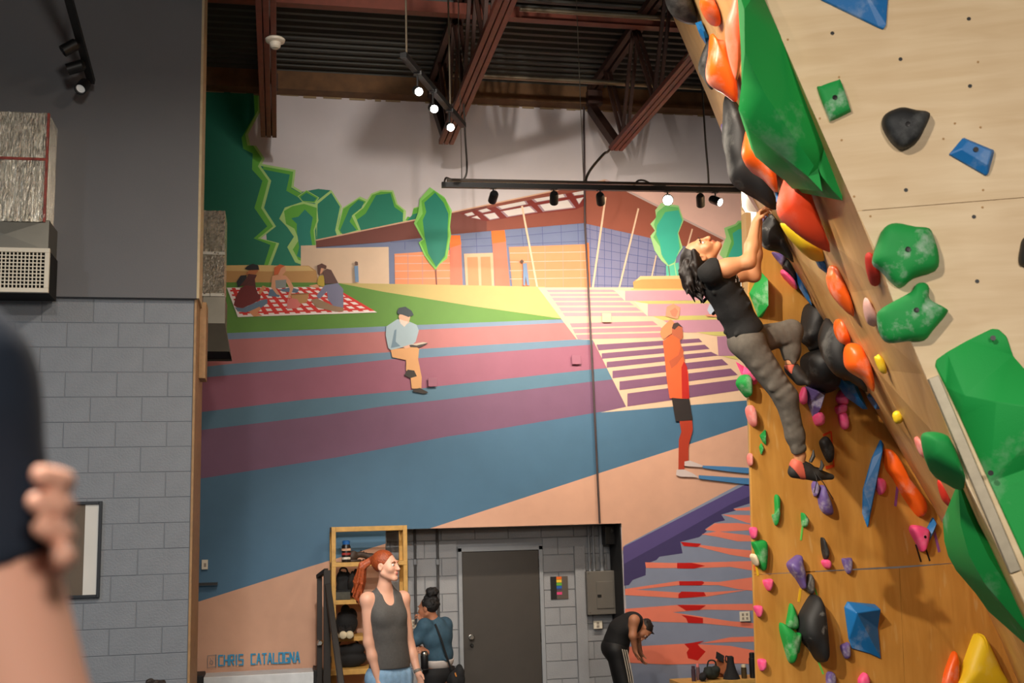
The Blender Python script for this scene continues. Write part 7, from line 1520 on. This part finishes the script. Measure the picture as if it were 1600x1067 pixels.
# ------------------------------------------------------------------ person sitting below the block wall: only the crown of the head shows
def seated_person():
    D = 7.6; T = lambda px, py, dd=0.0: J(px, py, D+dd); up = A_(0, 0, 1); C0 = T(249, 1062)-up*0.125
    hz = C0[2]; zf = 0.45 if C0[0] > -2.9 else 0.0
    root = tag(empty('person', A_(C0[0], C0[1], zf)), 'person whose dark hair just shows at the bottom edge below the block wall', 'person', 'people')
    fwd = nrm((cr*0.8+cf*0.6)*A_(1, 1, 0)); B = basis(fwd, up); s_ = B[0]
    S = SDF(); P_ = head_prims(S, C0, B, 1.0); sh = C0-up*0.27; k = (hz-0.25-zf)
    S.cone(C0-up*0.08, sh, 0.05, 0.06, 0.03); S.cone(sh+s_*0.17, sh-s_*0.17, 0.055, 0.055, 0.05); S.ell(sh-up*0.17, (0.17, 0.11, 0.2), B, 0.05)
    hip = A_(sh[0], sh[1], max(zf+0.14, sh[2]-0.52)); S.ell(hip, (0.17, 0.13, 0.14), B, 0.05); S.cone(sh-up*0.2, hip, 0.12, 0.13, 0.05)
    kn = hip+fwd*0.40+up*0.02; ft = A_(kn[0], kn[1], zf+0.05)
    for q in (-1, 1):
        S.cone(hip+s_*0.09*q, kn+s_*0.1*q, 0.085, 0.06, 0.04); S.cone(kn+s_*0.1*q, ft+s_*0.1*q, 0.055, 0.038, 0.03); S.cone(ft+s_*0.1*q-up*0.01, ft+s_*0.1*q+fwd*0.16-up*0.015, 0.036, 0.028, 0.02)
        e_ = sh+s_*0.22*q-up*0.27; w_ = e_+fwd*0.22-s_*0.05*q-up*0.02; S.cone(sh+s_*0.17*q, e_, 0.052, 0.04, 0.03); S.cone(e_, w_, 0.04, 0.028, 0.03); hand(S, w_, fwd, -up, -s_*q, 0.95)
    S.build('body', SKINM, root, 0.008, 2, base=(206, 150, 120)); eyes(root, P_, B)
    S = SDF(); S.cone(sh+s_*0.17, sh-s_*0.17, 0.068, 0.068, 0.05); S.ell(sh-up*0.17, (0.19, 0.13, 0.2), B, 0.05); S.cone(sh-up*0.2, hip+up*0.06, 0.14, 0.15, 0.05)
    for q in (-1, 1): S.cone(sh+s_*0.17*q, sh+s_*0.2*q-up*0.16, 0.066, 0.06, 0.04, (False, True))
    S.build('t_shirt', mat('dark grey shirt', (60, 60, 64), 0.8), root, 0.008, 1)
    S = SDF(); S.ell(hip, (0.185, 0.145, 0.15), B, 0.05)
    for q in (-1, 1): S.cone(hip+s_*0.09*q, kn+s_*0.1*q, 0.10, 0.075, 0.05); S.cone(kn+s_*0.1*q, ft+s_*0.1*q+up*0.05, 0.07, 0.055, 0.04, (False, True))
    S.build('trousers', mat('black trousers', (20, 20, 22), 0.8), root, 0.008, 1)
    S = SDF(); S.ell(P_(0, -0.028, 0.036), (0.085, 0.096, 0.092), B, 0.02); S.ell(P_(0, 0.105, -0.05), (0.1, 0.085, 0.125), B, 0.008, 's')
    rr = random.Random(2)
    for i in range(16): d_ = nrm([rr.uniform(-1, 1), rr.uniform(-1, 0.6), rr.uniform(0.1, 1)]); S.ell(P_(*(d_*A_(0.08, 0.09, 0.09)+A_(0, -0.03, 0.036))), rr.uniform(0.012, 0.02), k=0.006)
    S.build('hair', mat('dark short hair', (34, 26, 22), 0.5), root, 0.008, 1)
seated_person()

# ------------------------------------------------------------------ person in the foreground, arms crossed, back to the viewer
def near_person():
    d = 0.82; T = lambda px, py, dd=0.0: J(px, py, d+dd); up = A_(0, 0, 1); zf = 0.96
    S0 = T(-112, 612); E0 = T(66, 1215, 0.0); rt = nrm(cr*A_(1, 1, 0)); fw = nrm(cf*A_(1, 1, 0))
    ctr = S0-rt*0.185; root = tag(empty('person', A_(ctr[0], ctr[1], zf)), 'blurred person in a navy T-shirt with crossed arms, close to the camera', 'person', 'people')
    B = np.array([rt, fw, up]); S1 = S0-rt*0.37; H = A_(ctr[0], ctr[1], S0[2])+up*0.24+fw*0.02
    chest = A_(ctr[0], ctr[1], S0[2]-0.15); pel = A_(ctr[0], ctr[1], zf+0.92)
    hb = basis(fw, up); S = SDF(); P_ = head_prims(S, H, hb, 1.0); S.cone(H-up*0.08, chest+up*0.13, 0.055, 0.065, 0.03)
    S.ell(chest, (0.165, 0.11, 0.17), B, 0.05); S.ell(chest-up*0.22, (0.15, 0.10, 0.17), B, 0.05); S.ell(pel, (0.165, 0.12, 0.13), B, 0.05); S.cone(S0-rt*0.03, S1+rt*0.03, 0.05, 0.05, 0.05)
    # right arm: upper arm hangs forward, forearm folds across the chest
    S.ell(S0, 0.060, k=0.03); S.cone(S0, E0, 0.056, 0.046, 0.03); W0 = ctr+fw*0.20-up*0.26-rt*0.06; S.cone(E0, W0, 0.044, 0.028, 0.03); hand(S, W0, -rt+up*0.1, -fw, up, 1.0, (15, 20, 15))
    # left arm crosses and its fingers close over the right upper arm
    E1 = S1-up*0.27+fw*0.10-rt*0.05; W1 = T(20, 815, 0.17)-rt*0.06+fw*0.02; S.ell(S1, 0.058, k=0.03); S.cone(S1, E1, 0.055, 0.045, 0.03); S.cone(E1, W1, 0.044, 0.029, 0.03)
    kn = T(48, 812, 0.085); S.cone(W1, kn, 0.030, 0.030, 0.02)
    for i, (y0, x1, yt, L) in enumerate(((752, 52, 742, 1), (792, 45, 784, 1), (835, 55, 824, 1), (872, 85, 868, 1))):
        a_ = T(88, y0+4, 0.05); b_ = T(99, y0, -0.02); c_ = T(88 if i < 3 else 100, y0-3, -0.055); e_ = T(x1+12, yt, -0.068)
        for (u_, v_, ra, rb) in ((kn+(a_-kn)*0.3, a_, 0.011, 0.0088), (a_, b_, 0.0088, 0.0086), (b_, c_, 0.0086, 0.0084), (c_, e_, 0.0084, 0.0074)): S.cone(u_, v_, ra, rb, 0.001)
    for q in (-1, 1):
        h_ = pel+rt*0.09*q; k_ = A_(h_[0], h_[1], zf+0.49); a_ = A_(h_[0], h_[1], zf+0.09); S.cone(h_, k_, 0.085, 0.058, 0.04); S.cone(k_, a_, 0.054, 0.038, 0.03); S.cone(a_-up*0.05, a_-up*0.055+fw*0.15, 0.036, 0.028, 0.02)
    S.build('body', SKINM, root, 0.0036, 1, base=(236, 176, 150)); eyes(root, P_, hb)
    S = SDF(); S.ell(chest, (0.18, 0.125, 0.175), B, 0.05); S.ell(chest-up*0.24, (0.17, 0.12, 0.2), B, 0.05); S.ell(pel+up*0.06, (0.175, 0.13, 0.13), B, 0.05); S.cone(S0-rt*0.03, S1+rt*0.03, 0.066, 0.066, 0.05)
    S.ell(S0, 0.069, k=0.04); S.ell(S1, 0.069, k=0.04); S.cone(S0, S0+(E0-S0)*0.46, 0.066, 0.060, 0.03, (False, True)); S.cone(S1, S1+(E1-S1)*0.5, 0.066, 0.06, 0.03, (False, True)); S.cut(pel-up*0.02, -up); S.cone(chest+up*0.13, H-up*0.02, 0.068, 0.066, 0.01, op='s')
    S.build('t_shirt', mat('navy cotton', (20, 32, 48), 0.85, var=0.08, scale=30), root, 0.006, 2)
    S = SDF(); S.ell(pel, (0.178, 0.133, 0.14), B, 0.05)
    for q in (-1, 1): h_ = pel+rt*0.09*q; k_ = A_(h_[0], h_[1], zf+0.49); a_ = A_(h_[0], h_[1], zf+0.09); S.cone(h_, k_, 0.098, 0.075, 0.05); S.cone(k_, a_, 0.072, 0.06, 0.04, (False, True))
    S.build('trousers', mat('grey trousers', (60, 62, 68), 0.8), root, 0.008, 1)
    S = SDF(); S.ell(P_(0, -0.03, 0.036), (0.085, 0.096, 0.092), hb, 0.02); S.ell(P_(0, 0.105, -0.05), (0.1, 0.085, 0.125), hb, 0.008, 's'); S.build('hair', mat('dark short hair', (34, 26, 22), 0.5), root, 0.008, 1)
near_person()
